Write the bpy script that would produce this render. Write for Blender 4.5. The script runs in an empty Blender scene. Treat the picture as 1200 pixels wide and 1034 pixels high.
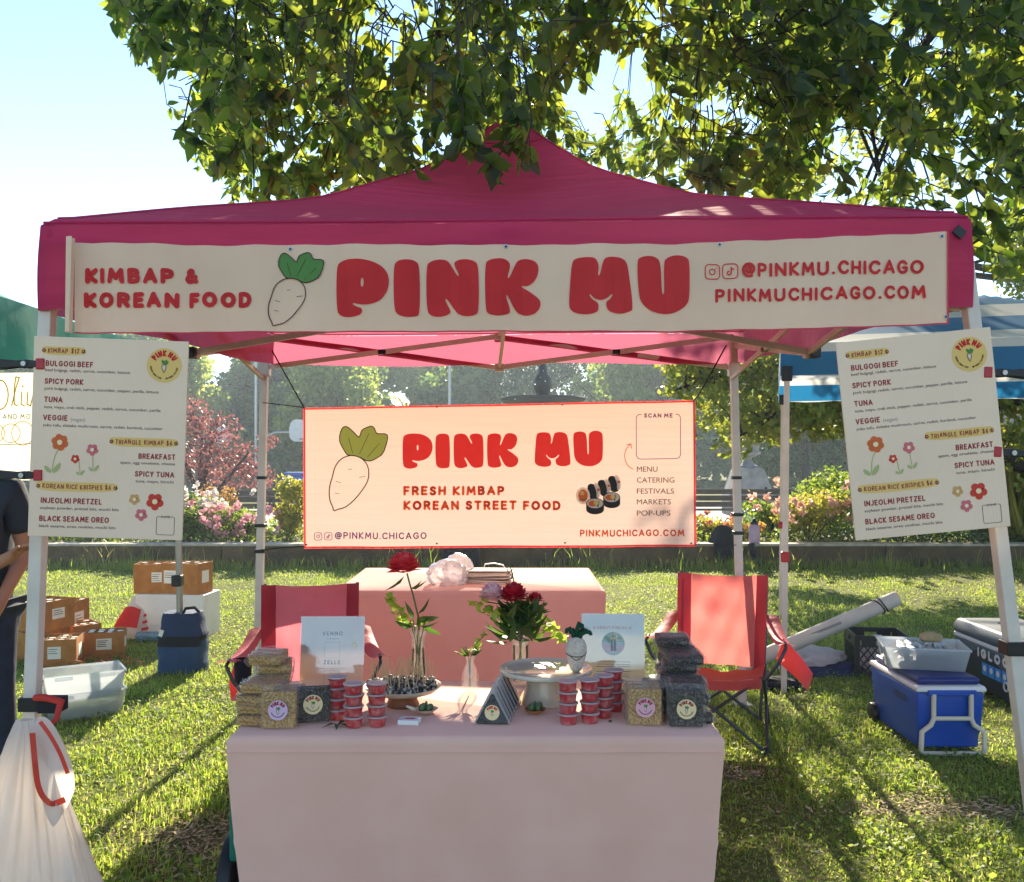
import bpy, bmesh, math, random
import numpy as np
from mathutils import Vector, Matrix, Euler
R = math.radians
S = bpy.context.scene
COL = S.collection
random.seed(7)
rng = np.random.default_rng(11)

# ------------------------------------------------------------------ camera
F = 1107.0            # focal length in pixels of a 1200 px wide picture
HY = 535.0            # horizon row
EYE = 1.6
cam = bpy.data.cameras.new("camera")
cam.sensor_width = 36.0
cam.lens = 36.0 * F / 1200.0
cam.shift_y = (HY - 517.0) / 1200.0
cam.clip_start = 0.05
cam.clip_end = 2000.0
camo = bpy.data.objects.new("camera", cam)
COL.objects.link(camo)
camo.location = (0, 0, EYE)
camo.rotation_euler = (R(90), 0, 0)
S.camera = camo

# ------------------------------------------------------------------ sky, sun, exposure
SUN_EL, SUN_AZ = 25.5, 3.5
w = bpy.data.worlds.new("World")
S.world = w
w.use_nodes = True
nt = w.node_tree
bg = nt.nodes["Background"]
sky = nt.nodes.new("ShaderNodeTexSky")
sky.sky_type = 'NISHITA'
sky.sun_disc = False
sky.sun_elevation = R(SUN_EL)
sky.sun_rotation = R(SUN_AZ)
sky.air_density = 1.0
sky.altitude = 1500
sky.dust_density = 0.0
sky.ozone_density = 1.3
nt.links.new(sky.outputs[0], bg.inputs[0])
bg.inputs[1].default_value = 0.108
sun = bpy.data.lights.new("sun", 'SUN')
sun.energy = 5.0
sun.angle = R(0.5)
sun.color = (1.0, 0.88, 0.68)
suno = bpy.data.objects.new("sun", sun)
COL.objects.link(suno)
sdir = Vector((math.sin(R(SUN_AZ)) * math.cos(R(SUN_EL)), math.cos(R(SUN_AZ)) * math.cos(R(SUN_EL)), math.sin(R(SUN_EL))))
suno.rotation_euler = (-sdir).to_track_quat('-Z', 'Y').to_euler()
suno.location = (1, 20, 14)
S.view_settings.view_transform = 'Standard'
S.view_settings.look = 'None'
S.view_settings.exposure = 1.6
S.view_settings.gamma = 1.0
S.view_settings.use_curve_mapping = False
S.render.engine = 'CYCLES'
S.cycles.use_denoising = True
S.cycles.max_bounces = 7
S.cycles.diffuse_bounces = 3
S.cycles.glossy_bounces = 3
S.cycles.transmission_bounces = 6
S.cycles.transparent_max_bounces = 16
S.cycles.volume_bounces = 0
S.cycles.caustics_reflective = False
S.cycles.caustics_refractive = False
S.cycles.sample_clamp_indirect = 6.0

# ------------------------------------------------------------------ helpers
def lin(c):
    c = c / 255.0
    return c / 12.92 if c <= 0.04045 else ((c + 0.055) / 1.055) ** 2.4

def C(r, g, b):
    return (lin(r), lin(g), lin(b), 1.0)

def P(px, py, Y):
    return Vector(((px - 600) * Y / F, Y, EYE - (py - HY) * Y / F))

def G(px, py):
    Y = F * EYE / (py - HY)
    return Vector(((px - 600) * Y / F, Y, 0.0))

def link(o):
    COL.objects.link(o)
    return o

def thing(name, label, cat, loc=(0, 0, 0), rotz=0.0, group=None):
    o = bpy.data.objects.new(name, None)
    o.empty_display_size = 0.1
    link(o)
    o.location = loc
    o.rotation_euler = (0, 0, rotz)
    return tag(o, label, cat, group)

def tag(o, label=None, cat=None, group=None, kind=None):
    if label: o['label'] = label
    if cat: o['category'] = cat
    if group: o['group'] = group
    if kind: o['kind'] = kind
    return o

def dup(root, loc=None, rotz=None, label=None, group=None, scale=None, parent=None):
    def cp(o, par):
        c = o.copy()
        link(c)
        if par is not None:
            c.parent = par
        for ch in list(o.children):
            cp(ch, c)
        return c
    r = cp(root, parent)
    if loc is not None: r.location = loc
    if rotz is not None: r.rotation_euler = (0, 0, rotz) if not isinstance(rotz, (tuple, list)) else rotz
    if scale is not None: r.scale = scale if isinstance(scale, (tuple, list)) else (scale,) * 3
    if label: r['label'] = label
    if group: r['group'] = group
    return r

def world_off(p):
    v = Vector((0, 0, 0))
    while p is not None:
        v += p.location
        p = p.parent
    return v

def new_obj(name, me, m=None, parent=None, smooth=0):
    o = bpy.data.objects.new(name, me)
    link(o)
    if m is not None:
        for k in (m if isinstance(m, (list, tuple)) else [m]):
            me.materials.append(k)
    if parent is not None: o.parent = parent
    if smooth:
        me.shade_smooth()
        if smooth < 180: me.set_sharp_from_angle(angle=R(smooth))
    return o

class MB:
    """collects shapes of ONE part"""
    def __init__(s):
        s.v = []; s.f = []; s.mi = []; s.cur = 0
    def add(s, vs, fs):
        n = len(s.v)
        s.v += [Vector(p) for p in vs]
        s.f += [tuple(i + n for i in f) for f in fs]
        s.mi += [s.cur] * len(fs)
        return s
    def box(s, c, size, M=None):
        x, y, z = (k / 2 for k in size)
        vs = [Vector((a * x, b * y, d * z)) for a in (-1, 1) for b in (-1, 1) for d in (-1, 1)]
        if M is not None: vs = [M @ p for p in vs]
        c = Vector(c)
        return s.add([p + c for p in vs], [(0, 1, 3, 2), (4, 6, 7, 5), (0, 4, 5, 1), (2, 3, 7, 6), (0, 2, 6, 4), (1, 5, 7, 3)])
    def tube(s, pts, r, n=8, cap=True):
        pts = [Vector(p) for p in pts]
        rs = r if isinstance(r, (list, tuple)) else [r] * len(pts)
        rings = []
        up = None
        for i, p in enumerate(pts):
            t = (pts[min(i + 1, len(pts) - 1)] - pts[max(i - 1, 0)])
            t = t.normalized() if t.length > 1e-9 else Vector((0, 0, 1))
            if up is None:
                up = t.orthogonal().normalized()
            else:
                up = (up - t * up.dot(t))
                up = up.normalized() if up.length > 1e-6 else t.orthogonal().normalized()
            b = t.cross(up)
            rings.append([p + (up * math.cos(a) + b * math.sin(a)) * rs[i] for a in (2 * math.pi * k / n for k in range(n))])
        vs = [q for ring in rings for q in ring]
        fs = []
        for i in range(len(pts) - 1):
            for k in range(n):
                a, b2 = i * n + k, i * n + (k + 1) % n
                fs.append((a, b2, b2 + n, a + n))
        if cap:
            fs.append(tuple(range(n - 1, -1, -1)))
            fs.append(tuple((len(pts) - 1) * n + k for k in range(n)))
        return s.add(vs, fs)
    def bar(s, p0, p1, w_, h_=None, side=None):
        p0, p1 = Vector(p0), Vector(p1)
        h_ = h_ or w_
        t = (p1 - p0).normalized()
        side = Vector(side) if side is not None else (Vector((0, 1, 0)) if abs(t.y) < .9 else Vector((1, 0, 0)))
        a = (side - t * side.dot(t)).normalized()
        b = t.cross(a)
        vs = [q + a * (i * w_ / 2) + b * (j * h_ / 2) for q in (p0, p1) for i, j in ((-1, -1), (1, -1), (1, 1), (-1, 1))]
        return s.add(vs, [(3, 2, 1, 0), (4, 5, 6, 7), (0, 1, 5, 4), (1, 2, 6, 5), (2, 3, 7, 6), (3, 0, 4, 7)])
    def lathe(s, prof, n=24, c=(0, 0, 0), wob=None):
        c = Vector(c)
        vs = []
        for r, z in prof:
            for k in range(n):
                a = 2 * math.pi * k / n
                rr = r * (wob(a, z) if wob else 1)
                vs.append(c + Vector((rr * math.cos(a), rr * math.sin(a), z)))
        fs = []
        for i in range(len(prof) - 1):
            for k in range(n):
                a, b = i * n + k, i * n + (k + 1) % n
                fs.append((a, b, b + n, a + n))
        if prof[0][0] > 1e-5: fs.append(tuple(range(n - 1, -1, -1)))
        if prof[-1][0] > 1e-5: fs.append(tuple((len(prof) - 1) * n + k for k in range(n)))
        return s.add(vs, fs)
    def grid(s, fn, nu, nv, closed=False):
        vs = [fn(i / nu, j / nv) for j in range(nv + 1) for i in range(nu + 1)]
        fs = [(j * (nu + 1) + i, j * (nu + 1) + i + 1, (j + 1) * (nu + 1) + i + 1, (j + 1) * (nu + 1) + i) for j in range(nv) for i in range(nu)]
        return s.add(vs, fs)
    def prism(s, poly, fn0, fn1):
        n = len(poly)
        vs = [fn0(*p) for p in poly] + [fn1(*p) for p in poly]
        fs = [tuple(range(n - 1, -1, -1)), tuple(range(n, 2 * n))] + [(i, (i + 1) % n, n + (i + 1) % n, n + i) for i in range(n)]
        return s.add(vs, fs)
    def ball(s, c, r, n=12, m=8, M=None):
        c = Vector(c)
        r = r if isinstance(r, (tuple, list)) else (r, r, r)
        vs = [Vector((0, 0, r[2]))]
        for j in range(1, m):
            t = math.pi * j / m
            for k in range(n):
                a = 2 * math.pi * k / n
                vs.append(Vector((r[0] * math.sin(t) * math.cos(a), r[1] * math.sin(t) * math.sin(a), r[2] * math.cos(t))))
        vs.append(Vector((0, 0, -r[2])))
        fs = [(0, 1 + k, 1 + (k + 1) % n) for k in range(n)]
        for j in range(m - 2):
            for k in range(n):
                a, b = 1 + j * n + k, 1 + j * n + (k + 1) % n
                fs.append((a, a + n, b + n, b))
        e = len(vs) - 1
        fs += [(e, 1 + (m - 2) * n + (k + 1) % n, 1 + (m - 2) * n + k) for k in range(n)]
        if M is not None: vs = [M @ p for p in vs]
        return s.add([p + c for p in vs], fs)
    def build(s, name, m, parent=None, smooth=0, bevel=0, seg=2, world=False, fixn=True, jitter=0, sub=0):
        off = world_off(parent) if world else Vector((0, 0, 0))
        me = bpy.data.meshes.new(name)
        me.from_pydata([tuple(p - off) for p in s.v], [], s.f)
        if any(s.mi):
            me.polygons.foreach_set('material_index', s.mi)
        if bevel or fixn or jitter or sub:
            bm = bmesh.new()
            bm.from_mesh(me)
            if fixn: bmesh.ops.recalc_face_normals(bm, faces=bm.faces)
            if bevel:
                es = [e for e in bm.edges if len(e.link_faces) == 2 and e.calc_face_angle(0) > R(35)]
                bmesh.ops.bevel(bm, geom=es, offset=bevel, segments=seg, profile=.5, affect='EDGES', clamp_overlap=True)
            if sub:
                bmesh.ops.subdivide_edges(bm, edges=bm.edges, cuts=sub, use_grid_fill=True)
            if jitter:
                for q in bm.verts: q.co += Vector((random.uniform(-1, 1), random.uniform(-1, 1), random.uniform(-1, 1))) * jitter
            bm.to_mesh(me)
            bm.free()
        return new_obj(name, me, m, parent, smooth)

def np_mesh(name, verts, faces, m, parent=None, smooth=False, kind=None):
    """verts (N,3); faces: list of int arrays (M,k)"""
    me = bpy.data.meshes.new(name)
    verts = np.asarray(verts, np.float32)
    me.vertices.add(len(verts))
    me.vertices.foreach_set('co', verts.ravel())
    idx = np.concatenate([np.asarray(f, np.int32).ravel() for f in faces])
    tot = np.concatenate([np.full(len(f), f.shape[1], np.int32) for f in faces])
    st = np.concatenate([[0], np.cumsum(tot)[:-1]]).astype(np.int32)
    me.loops.add(len(idx))
    me.loops.foreach_set('vertex_index', idx)
    me.polygons.add(len(tot))
    me.polygons.foreach_set('loop_start', st)
    me.polygons.foreach_set('loop_total', tot)
    me.update(calc_edges=True)
    o = new_obj(name, me, m, parent, 180 if smooth else 0)
    if kind: o['kind'] = kind
    return o

def rand_rot(n, droop=0.0, r=None):
    """n random orthonormal frames (axis, side, normal); droop pulls the axis down"""
    r = r or rng
    a = r.normal(size=(n, 3))
    a /= np.linalg.norm(a, axis=1)[:, None]
    a[:, 2] -= droop
    a /= np.linalg.norm(a, axis=1)[:, None]
    b = r.normal(size=(n, 3))
    b -= a * (a * b).sum(1)[:, None]
    b /= np.linalg.norm(b, axis=1)[:, None]
    c = np.cross(a, b)
    return a, b, c

def leaf_mesh(name, pos, size, m, parent=None, droop=0.0, wide=.5, detail=True, kind=None, off=None, frame=None):
    """leaves at pos (N,3) hanging from their base; size array"""
    n = len(pos)
    a, b, c = frame if frame is not None else rand_rot(n, droop)
    sz = np.broadcast_to(np.asarray(size, float), (n,))[:, None]
    pos = np.asarray(pos)
    if off is not None: pos = pos - np.array(off)
    if detail:
        B = pos
        L1 = pos + sz * (.28 * a + wide * .5 * b + .10 * c)
        L2 = pos + sz * (.62 * a + wide * .36 * b + .06 * c)
        T = pos + sz * (1.0 * a - .06 * c)
        R1 = pos + sz * (.28 * a - wide * .5 * b + .10 * c)
        R2 = pos + sz * (.62 * a - wide * .36 * b + .06 * c)
        M_ = pos + sz * (.5 * a)
        v = np.stack([B, L1, L2, T, R2, R1, M_], 1).reshape(-1, 3)
        k = np.arange(n)[:, None] * 7
        f = np.concatenate([k + np.array([[0, 6, 3, 2, 1]]), k + np.array([[0, 5, 4, 3, 6]])])
        return np_mesh(name, v, [f], m, parent, kind=kind)
    v = np.stack([pos - sz * .5 * a, pos + sz * wide * .5 * b, pos + sz * .5 * a + sz * .08 * c, pos - sz * wide * .5 * b], 1).reshape(-1, 3)
    k = np.arange(n)[:, None] * 4
    return np_mesh(name, v, [k + np.array([[0, 1, 2, 3]])], m, parent, kind=kind)

def chaikin(pts, it=2, closed=True):
    for _ in range(it):
        out = []
        n = len(pts)
        rngi = range(n) if closed else range(n - 1)
        if not closed: out.append(pts[0])
        for i in rngi:
            p, q = pts[i], pts[(i + 1) % n]
            out.append((.75 * p[0] + .25 * q[0], .75 * p[1] + .25 * q[1]))
            out.append((.25 * p[0] + .75 * q[0], .25 * p[1] + .75 * q[1]))
        if not closed: out.append(pts[-1])
        pts = out
    return pts

def fill2d(loops):
    cu = bpy.data.curves.new('tmp', 'CURVE')
    cu.dimensions = '2D'
    cu.fill_mode = 'BOTH'
    for pts in loops:
        s = cu.splines.new('POLY')
        s.points.add(len(pts) - 1)
        s.use_cyclic_u = True
        for p, q in zip(s.points, pts): p.co = (q[0], q[1], 0, 1)
    o = bpy.data.objects.new('tmp', cu)
    me = bpy.data.meshes.new_from_object(o)
    vs = [(v.co.x, v.co.y) for v in me.vertices]
    fs = [tuple(p.vertices) for p in me.polygons]
    bpy.data.objects.remove(o); bpy.data.curves.remove(cu); bpy.data.meshes.remove(me)
    return vs, fs

def font2d(text, bold=0.0, space=1.0):
    cu = bpy.data.curves.new('tmp', 'FONT')
    cu.body = text; cu.size = 1.0; cu.offset = bold; cu.space_character = space
    cu.resolution_u = 3
    o = bpy.data.objects.new('tmp', cu)
    me = bpy.data.meshes.new_from_object(o)
    vs = [(v.co.x, v.co.y) for v in me.vertices]
    fs = [tuple(p.vertices) for p in me.polygons]
    bpy.data.objects.remove(o); bpy.data.curves.remove(cu); bpy.data.meshes.remove(me)
    return vs, fs

# stroke letters: (width, polylines), unit height
_C = [(.72, .80), (.58, .96), (.4, 1), (.2, .93), (.05, .73), (0, .5), (.05, .27), (.2, .07), (.4, 0), (.58, .04), (.72, .2)]
GL = {
 'A': (.78, [[(0, 0), (.39, 1), (.78, 0)], [(.14, .3), (.64, .3)]]),
 'B': (.6, [[(0, 0), (0, 1), (.32, 1), (.5, .93), (.55, .76), (.5, .6), (.32, .53), (0, .53)], [(.32, .53), (.54, .45), (.6, .27), (.54, .08), (.35, 0), (0, 0)]]),
 'C': (.72, [_C]),
 'D': (.7, [[(0, 0), (0, 1), (.3, 1), (.52, .92), (.66, .73), (.7, .5), (.66, .27), (.52, .08), (.3, 0), (0, 0)]]),
 'E': (.52, [[(.52, 1), (0, 1), (0, 0), (.52, 0)], [(0, .52), (.45, .52)]]),
 'F': (.5, [[(.5, 1), (0, 1), (0, 0)], [(0, .5), (.43, .5)]]),
 'G': (.76, [_C[:-1] + [(.74, .2), (.76, .45), (.46, .45)]]),
 'H': (.68, [[(0, 0), (0, 1)], [(.68, 0), (.68, 1)], [(0, .5), (.68, .5)]]),
 'I': (.0, [[(0, 0), (0, 1)]]),
 'J': (.42, [[(.42, 1), (.42, .22), (.34, .06), (.18, 0), (0, .08)]]),
 'K': (.62, [[(0, 0), (0, 1)], [(.6, 1), (.04, .48), (.62, 0)]]),
 'L': (.48, [[(0, 1), (0, 0), (.48, 0)]]),
 'M': (.9, [[(0, 0), (.1, 1), (.45, .3), (.8, 1), (.9, 0)]]),
 'N': (.7, [[(0, 0), (0, 1), (.7, 0), (.7, 1)]]),
 'O': (.84, [[(.42, 1), (.2, .93), (.05, .73), (0, .5), (.05, .27), (.2, .07), (.42, 0), (.64, .07), (.79, .27), (.84, .5), (.79, .73), (.64, .93), (.42, 1)]]),
 'P': (.58, [[(0, 0), (0, 1), (.32, 1), (.52, .92), (.58, .72), (.52, .53), (.32, .45), (0, .45)]]),
 'R': (.6, [[(0, 0), (0, 1), (.32, 1), (.52, .92), (.58, .73), (.52, .55), (.32, .48), (0, .48)], [(.3, .48), (.6, 0)]]),
 'S': (.56, [[(.53, .84), (.42, .97), (.27, 1), (.1, .93), (.03, .76), (.1, .6), (.3, .51), (.48, .42), (.56, .25), (.48, .08), (.29, 0), (.1, .04), (0, .18)]]),
 'T': (.64, [[(0, 1), (.64, 1)], [(.32, 1), (.32, 0)]]),
 'U': (.68, [[(0, 1), (0, .32), (.06, .12), (.2, .02), (.34, 0), (.48, .02), (.62, .12), (.68, .32), (.68, 1)]]),
 'V': (.72, [[(0, 1), (.36, 0), (.72, 1)]]),
 'W': (1.0, [[(0, 1), (.25, 0), (.5, .8), (.75, 0), (1, 1)]]),
 'X': (.6, [[(0, 0), (.6, 1)], [(0, 1), (.6, 0)]]),
 'Y': (.64, [[(0, 1), (.32, .48), (.64, 1)], [(.32, .48), (.32, 0)]]),
 'Z': (.6, [[(0, 1), (.6, 1), (0, 0), (.6, 0)]]),
 '&': (.72, [[(.72, 0), (.2, .66), (.17, .85), (.3, 1), (.44, .94), (.44, .76), (.1, .42), (.02, .22), (.14, .04), (.32, 0), (.52, .1), (.68, .42)]]),
 '.': (.02, [[(0, 0.02), (.02, 0.02)]]),
 '-': (.3, [[(0, .42), (.3, .42)]]),
 '$': (.52, [[(.5, .82), (.4, .95), (.26, .97), (.1, .9), (.04, .76), (.1, .6), (.28, .51), (.45, .42), (.52, .25), (.44, .09), (.27, .03), (.1, .07), (0, .2)], [(.27, 1.12), (.25, -.12)]]),
 '1': (.2, [[(0, .8), (.2, 1), (.2, 0)]]),
 '2': (.52, [[(.02, .78), (.12, .95), (.28, 1), (.44, .93), (.5, .74), (.42, .55), (0, 0), (.52, 0)]]),
 '6': (.54, [[(.45, .98), (.2, .75), (.03, .45), (.0, .26), (.1, .06), (.27, 0), (.45, .06), (.54, .26), (.46, .46), (.28, .52), (.1, .46), (.02, .3)]]),
 '@': (1.0, [[(.68, .66), (.55, .72), (.4, .68), (.3, .5), (.3, .36), (.4, .24), (.54, .26), (.66, .42), (.7, .7)], [(.66, .42), (.68, .28), (.8, .24), (.93, .36), (1, .56), (.94, .8), (.76, .96), (.52, 1), (.25, .93), (.07, .72), (0, .44), (.08, .14), (.28, -.06), (.55, -.1), (.78, -.02)]]),
}

class Art:
    """flat print on a surface: fn(x, y, lift) -> point; x right, y DOWN, in print units"""
    def __init__(s, fn, step=0.0, unit=0.00025, base=.0012):
        s.fn = fn; s.step = step; s.unit = unit; s.base = base
        s.mb = {}; s.k = 0; s.n = 0
    def _mb(s, key):
        if key not in s.mb: s.mb[key] = MB()
        return s.mb[key]
    def shape(s, loops, key, layer=0):
        vs, fs = fill2d(loops)
        s.raw(vs, fs, key, layer)
    def raw(s, vs, fs, key, layer=0):
        if s.step and vs:
            xs = [v[0] for v in vs]
            if max(xs) - min(xs) > s.step * .6:
                bm = bmesh.new()
                bv = [bm.verts.new((v[0], v[1], 0)) for v in vs]
                for f in fs:
                    try: bm.faces.new([bv[i] for i in f])
                    except ValueError: pass
                a = math.floor(min(xs) / s.step) + 1
                while a * s.step < max(xs):
                    bmesh.ops.bisect_plane(bm, geom=bm.verts[:] + bm.edges[:] + bm.faces[:], plane_co=(a * s.step, 0, 0), plane_no=(1, 0, 0), dist=1e-6)
                    a += 1
                bm.verts.index_update()
                vs = [(v.co.x, v.co.y) for v in bm.verts]
                fs = [tuple(v.index for v in f.verts) for f in bm.faces]
                bm.free()
        d = s.base + layer * .0006
        s._mb(key).add([s.fn(x, y, d) for x, y in vs], fs)
    def seg(s, p, q, wd, key, layer=0, n=5, taper=1.0):
        dx, dy = q[0] - p[0], q[1] - p[1]
        a = math.atan2(dy, dx)
        pts = []
        for i in range(n + 1):
            t = a + math.pi / 2 + math.pi * i / n
            pts.append((p[0] + math.cos(t) * wd / 2, p[1] + math.sin(t) * wd / 2))
        for i in range(n + 1):
            t = a - math.pi / 2 + math.pi * i / n
            pts.append((q[0] + math.cos(t) * wd / 2 * taper, q[1] + math.sin(t) * wd / 2 * taper))
        s.k = (s.k + 1) % 5
        d = s.base + layer * .0006 + s.k * .00011
        mb = s._mb(key)
        mb.add([s.fn(x, y, d) for x, y in pts], [tuple(range(len(pts)))])
    def line(s, pts, wd, key, layer=0, closed=False):
        n = len(pts)
        for i in range(n if closed else n - 1):
            s.seg(pts[i], pts[(i + 1) % n], wd, key, layer)
    def disc(s, cx, cy, r, key, layer=0, n=28, ry=None):
        ry = ry or r
        s.raw([(cx + r * math.cos(2 * math.pi * i / n), cy + ry * math.sin(2 * math.pi * i / n)) for i in range(n)], [tuple(range(n))], key, layer)
    def stroke_text(s, txt, x0, x1, yb, h, wd, key, layer=0, tilt=0.0, gap=.24, sp=.42, wob=0.0, arc=None):
        """yb = baseline; fits the text from x0 to x1; arc=(cx, cy, r, a0, a1) bends it"""
        s.n += 1; key = f'{key}#{s.n}'
        # layout in unit height (strokes stay inside the cap height)
        hh = h - wd
        adv = []; x = 0.0
        g = gap + wd / hh
        for ch in txt:
            if ch == ' ':
                x += sp; continue
            W, pl = GL[ch]
            adv.append((x, pl)); x += W + g
        tot = x - g
        kx = (x1 - x0 - wd) / (tot * hh) if arc is None else 1
        for ax, pl in adv:
            jy = random.uniform(-wob, wob) * h
            js = random.uniform(-wob, wob)
            for L in pl:
                pts = []
                for (u, v) in L:
                    X = x0 + wd / 2 + (ax + u + js * v) * hh * kx
                    Yy = yb - wd / 2 - v * hh + jy + tilt * (X - x0)
                    if arc:
                        cx, cy, r, a0, a1 = arc
                        a = a0 + (a1 - a0) * ((ax + u) / tot)
                        rr = r + v * h
                        if a1 < a0: rr = r + (1 - (1 - v)) * h
                        sgn = 1
                        if arc and len(arc) > 4 and h < 0: sgn = -1
                        X, Yy = cx + rr * math.sin(a), cy - rr * math.cos(a)
                    pts.append((X, Yy))
                s.line(pts, wd, key, layer)
    def font_text(s, txt, x0, yb, h, key, layer=0, x1=None, right=None, bold=0.0, tilt=0.0):
        """h = cap height"""
        s.n += 1; key = f'{key}#{s.n}'
        vs, fs = font2d(txt, bold)
        xs = [v[0] for v in vs]
        mx, mn = max(xs), min(xs)
        k = h / .72
        kx = k
        if x1 is not None and right is None: kx = (x1 - x0) / (mx - mn)
        if right is not None:
            kx = k if x0 is None else (right - x0) / (mx - mn)
            x0 = right - (mx - mn) * kx
        out = []
        for x, y in vs:
            X = x0 + (x - mn) * kx
            out.append((X, yb - y * k + tilt * (X - x0)))
        s.raw(out, fs, key, layer)
    def rrect(s, x0, y0, x1, y1, r, wd, key, layer=0):
        pts = []
        for cx, cy, a0 in ((x1 - r, y0 + r, -90), (x1 - r, y1 - r, 0), (x0 + r, y1 - r, 90), (x0 + r, y0 + r, 180)):
            for i in range(4):
                a = R(a0 + i * 30)
                pts.append((cx + r * math.cos(a), cy + r * math.sin(a)))
        s.line(pts, wd, key, layer, closed=True)
    def build(s, names, mats, parent, world=False):
        """names: key -> part name, mats: key -> material"""
        for key, mb in s.mb.items():
            base = key.split('#')[0].split('@')[0]
            nm = 'lettering' if '#' in key else ('flower_print' if '@' in key else names.get(key, 'lettering'))
            mb.build(nm, mats.get(key) or mats.get(base) or INK[base], parent, world=world, fixn=False)

# ------------------------------------------------------------------ materials
def M(name, col, rough=.55, col2=None, ns=6.0, bump=0.0, bs=60.0, metal=0.0, trans=0.0, tcol=None, spec=.4, detail=4, sheen=0.0, mapscale=None, coat=0.0, rand=None, contrast=(.35, .65)):
    m = bpy.data.materials.new(name)
    m.use_nodes = True
    t = m.node_tree; N = t.nodes; L = t.links
    b = N["Principled BSDF"]; out = N["Material Output"]
    b.inputs['Base Color'].default_value = col
    b.inputs['Roughness'].default_value = rough
    b.inputs['Metallic'].default_value = metal
    b.inputs['Specular IOR Level'].default_value = spec
    if sheen: b.inputs['Sheen Weight'].default_value = sheen
    if coat: b.inputs['Coat Weight'].default_value = coat
    tc = N.new('ShaderNodeTexCoord')
    vec = tc.outputs['Object']
    if mapscale:
        mp = N.new('ShaderNodeMapping')
        mp.inputs['Scale'].default_value = mapscale
        L.new(vec, mp.inputs[0]); vec = mp.outputs[0]
    csock = None
    if col2 is not None:
        no = N.new('ShaderNodeTexNoise')
        no.inputs['Scale'].default_value = ns; no.inputs['Detail'].default_value = detail
        L.new(vec, no.inputs['Vector'])
        rp = N.new('ShaderNodeValToRGB')
        rp.color_ramp.elements[0].position = contrast[0]; rp.color_ramp.elements[1].position = contrast[1]
        rp.color_ramp.elements[0].color = col; rp.color_ramp.elements[1].color = col2
        L.new(no.outputs[0], rp.inputs[0])
        csock = rp.outputs[0]
    if rand is not None:
        ge = N.new('ShaderNodeNewGeometry')
        rp = N.new('ShaderNodeValToRGB')
        els = rp.color_ramp.elements
        els[0].color = rand[0]; els[1].color = rand[-1]
        for i in range(1, len(rand) - 1):
            e = els.new(i / (len(rand) - 1)); e.color = rand[i]
        L.new(ge.outputs['Random Per Island'], rp.inputs[0])
        if csock is not None:
            mx = N.new('ShaderNodeMix'); mx.data_type = 'RGBA'; mx.inputs[0].default_value = .5
            L.new(csock, mx.inputs[6]); L.new(rp.outputs[0], mx.inputs[7])
            csock = mx.outputs[2]
        else:
            csock = rp.outputs[0]
    if csock is not None: L.new(csock, b.inputs['Base Color'])
    if bump:
        nb = N.new('ShaderNodeTexNoise')
        nb.inputs['Scale'].default_value = bs; nb.inputs['Detail'].default_value = 5
        L.new(vec, nb.inputs['Vector'])
        bp = N.new('ShaderNodeBump')
        bp.inputs['Strength'].default_value = bump; bp.inputs['Distance'].default_value = .02
        L.new(nb.outputs[0], bp.inputs['Height']); L.new(bp.outputs[0], b.inputs['Normal'])
    if trans:
        tr = N.new('ShaderNodeBsdfTranslucent')
        tr.inputs[0].default_value = tcol or col
        if tcol is None and csock is not None: L.new(csock, tr.inputs[0])
        mx = N.new('ShaderNodeMixShader'); mx.inputs[0].default_value = trans
        L.new(b.outputs[0], mx.inputs[1]); L.new(tr.outputs[0], mx.inputs[2]); L.new(mx.outputs[0], out.inputs[0])
    return m

def leaf_mat(name, cols, trans=.45, tcols=None, rough=.45):
    m = M(name, cols[0], rough, rand=cols, spec=.35)
    t = m.node_tree; N = t.nodes; L = t.links
    tr = N.new('ShaderNodeBsdfTranslucent')
    ge = [n for n in N if n.type == 'NEW_GEOMETRY'][0]
    rp = N.new('ShaderNodeValToRGB')
    tc = tcols or cols
    rp.color_ramp.elements[0].color = tc[0]; rp.color_ramp.elements[1].color = tc[-1]
    if len(tc) == 3: e_ = rp.color_ramp.elements.new(.86); e_.color = tc[1]
    L.new(ge.outputs['Random Per Island'], rp.inputs[0])
    L.new(rp.outputs[0], tr.inputs[0])
    mx = N.new('ShaderNodeMixShader'); mx.inputs[0].default_value = trans
    L.new(N['Principled BSDF'].outputs[0], mx.inputs[1]); L.new(tr.outputs[0], mx.inputs[2])
    L.new(mx.outputs[0], N['Material Output'].inputs[0])
    return m

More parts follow.
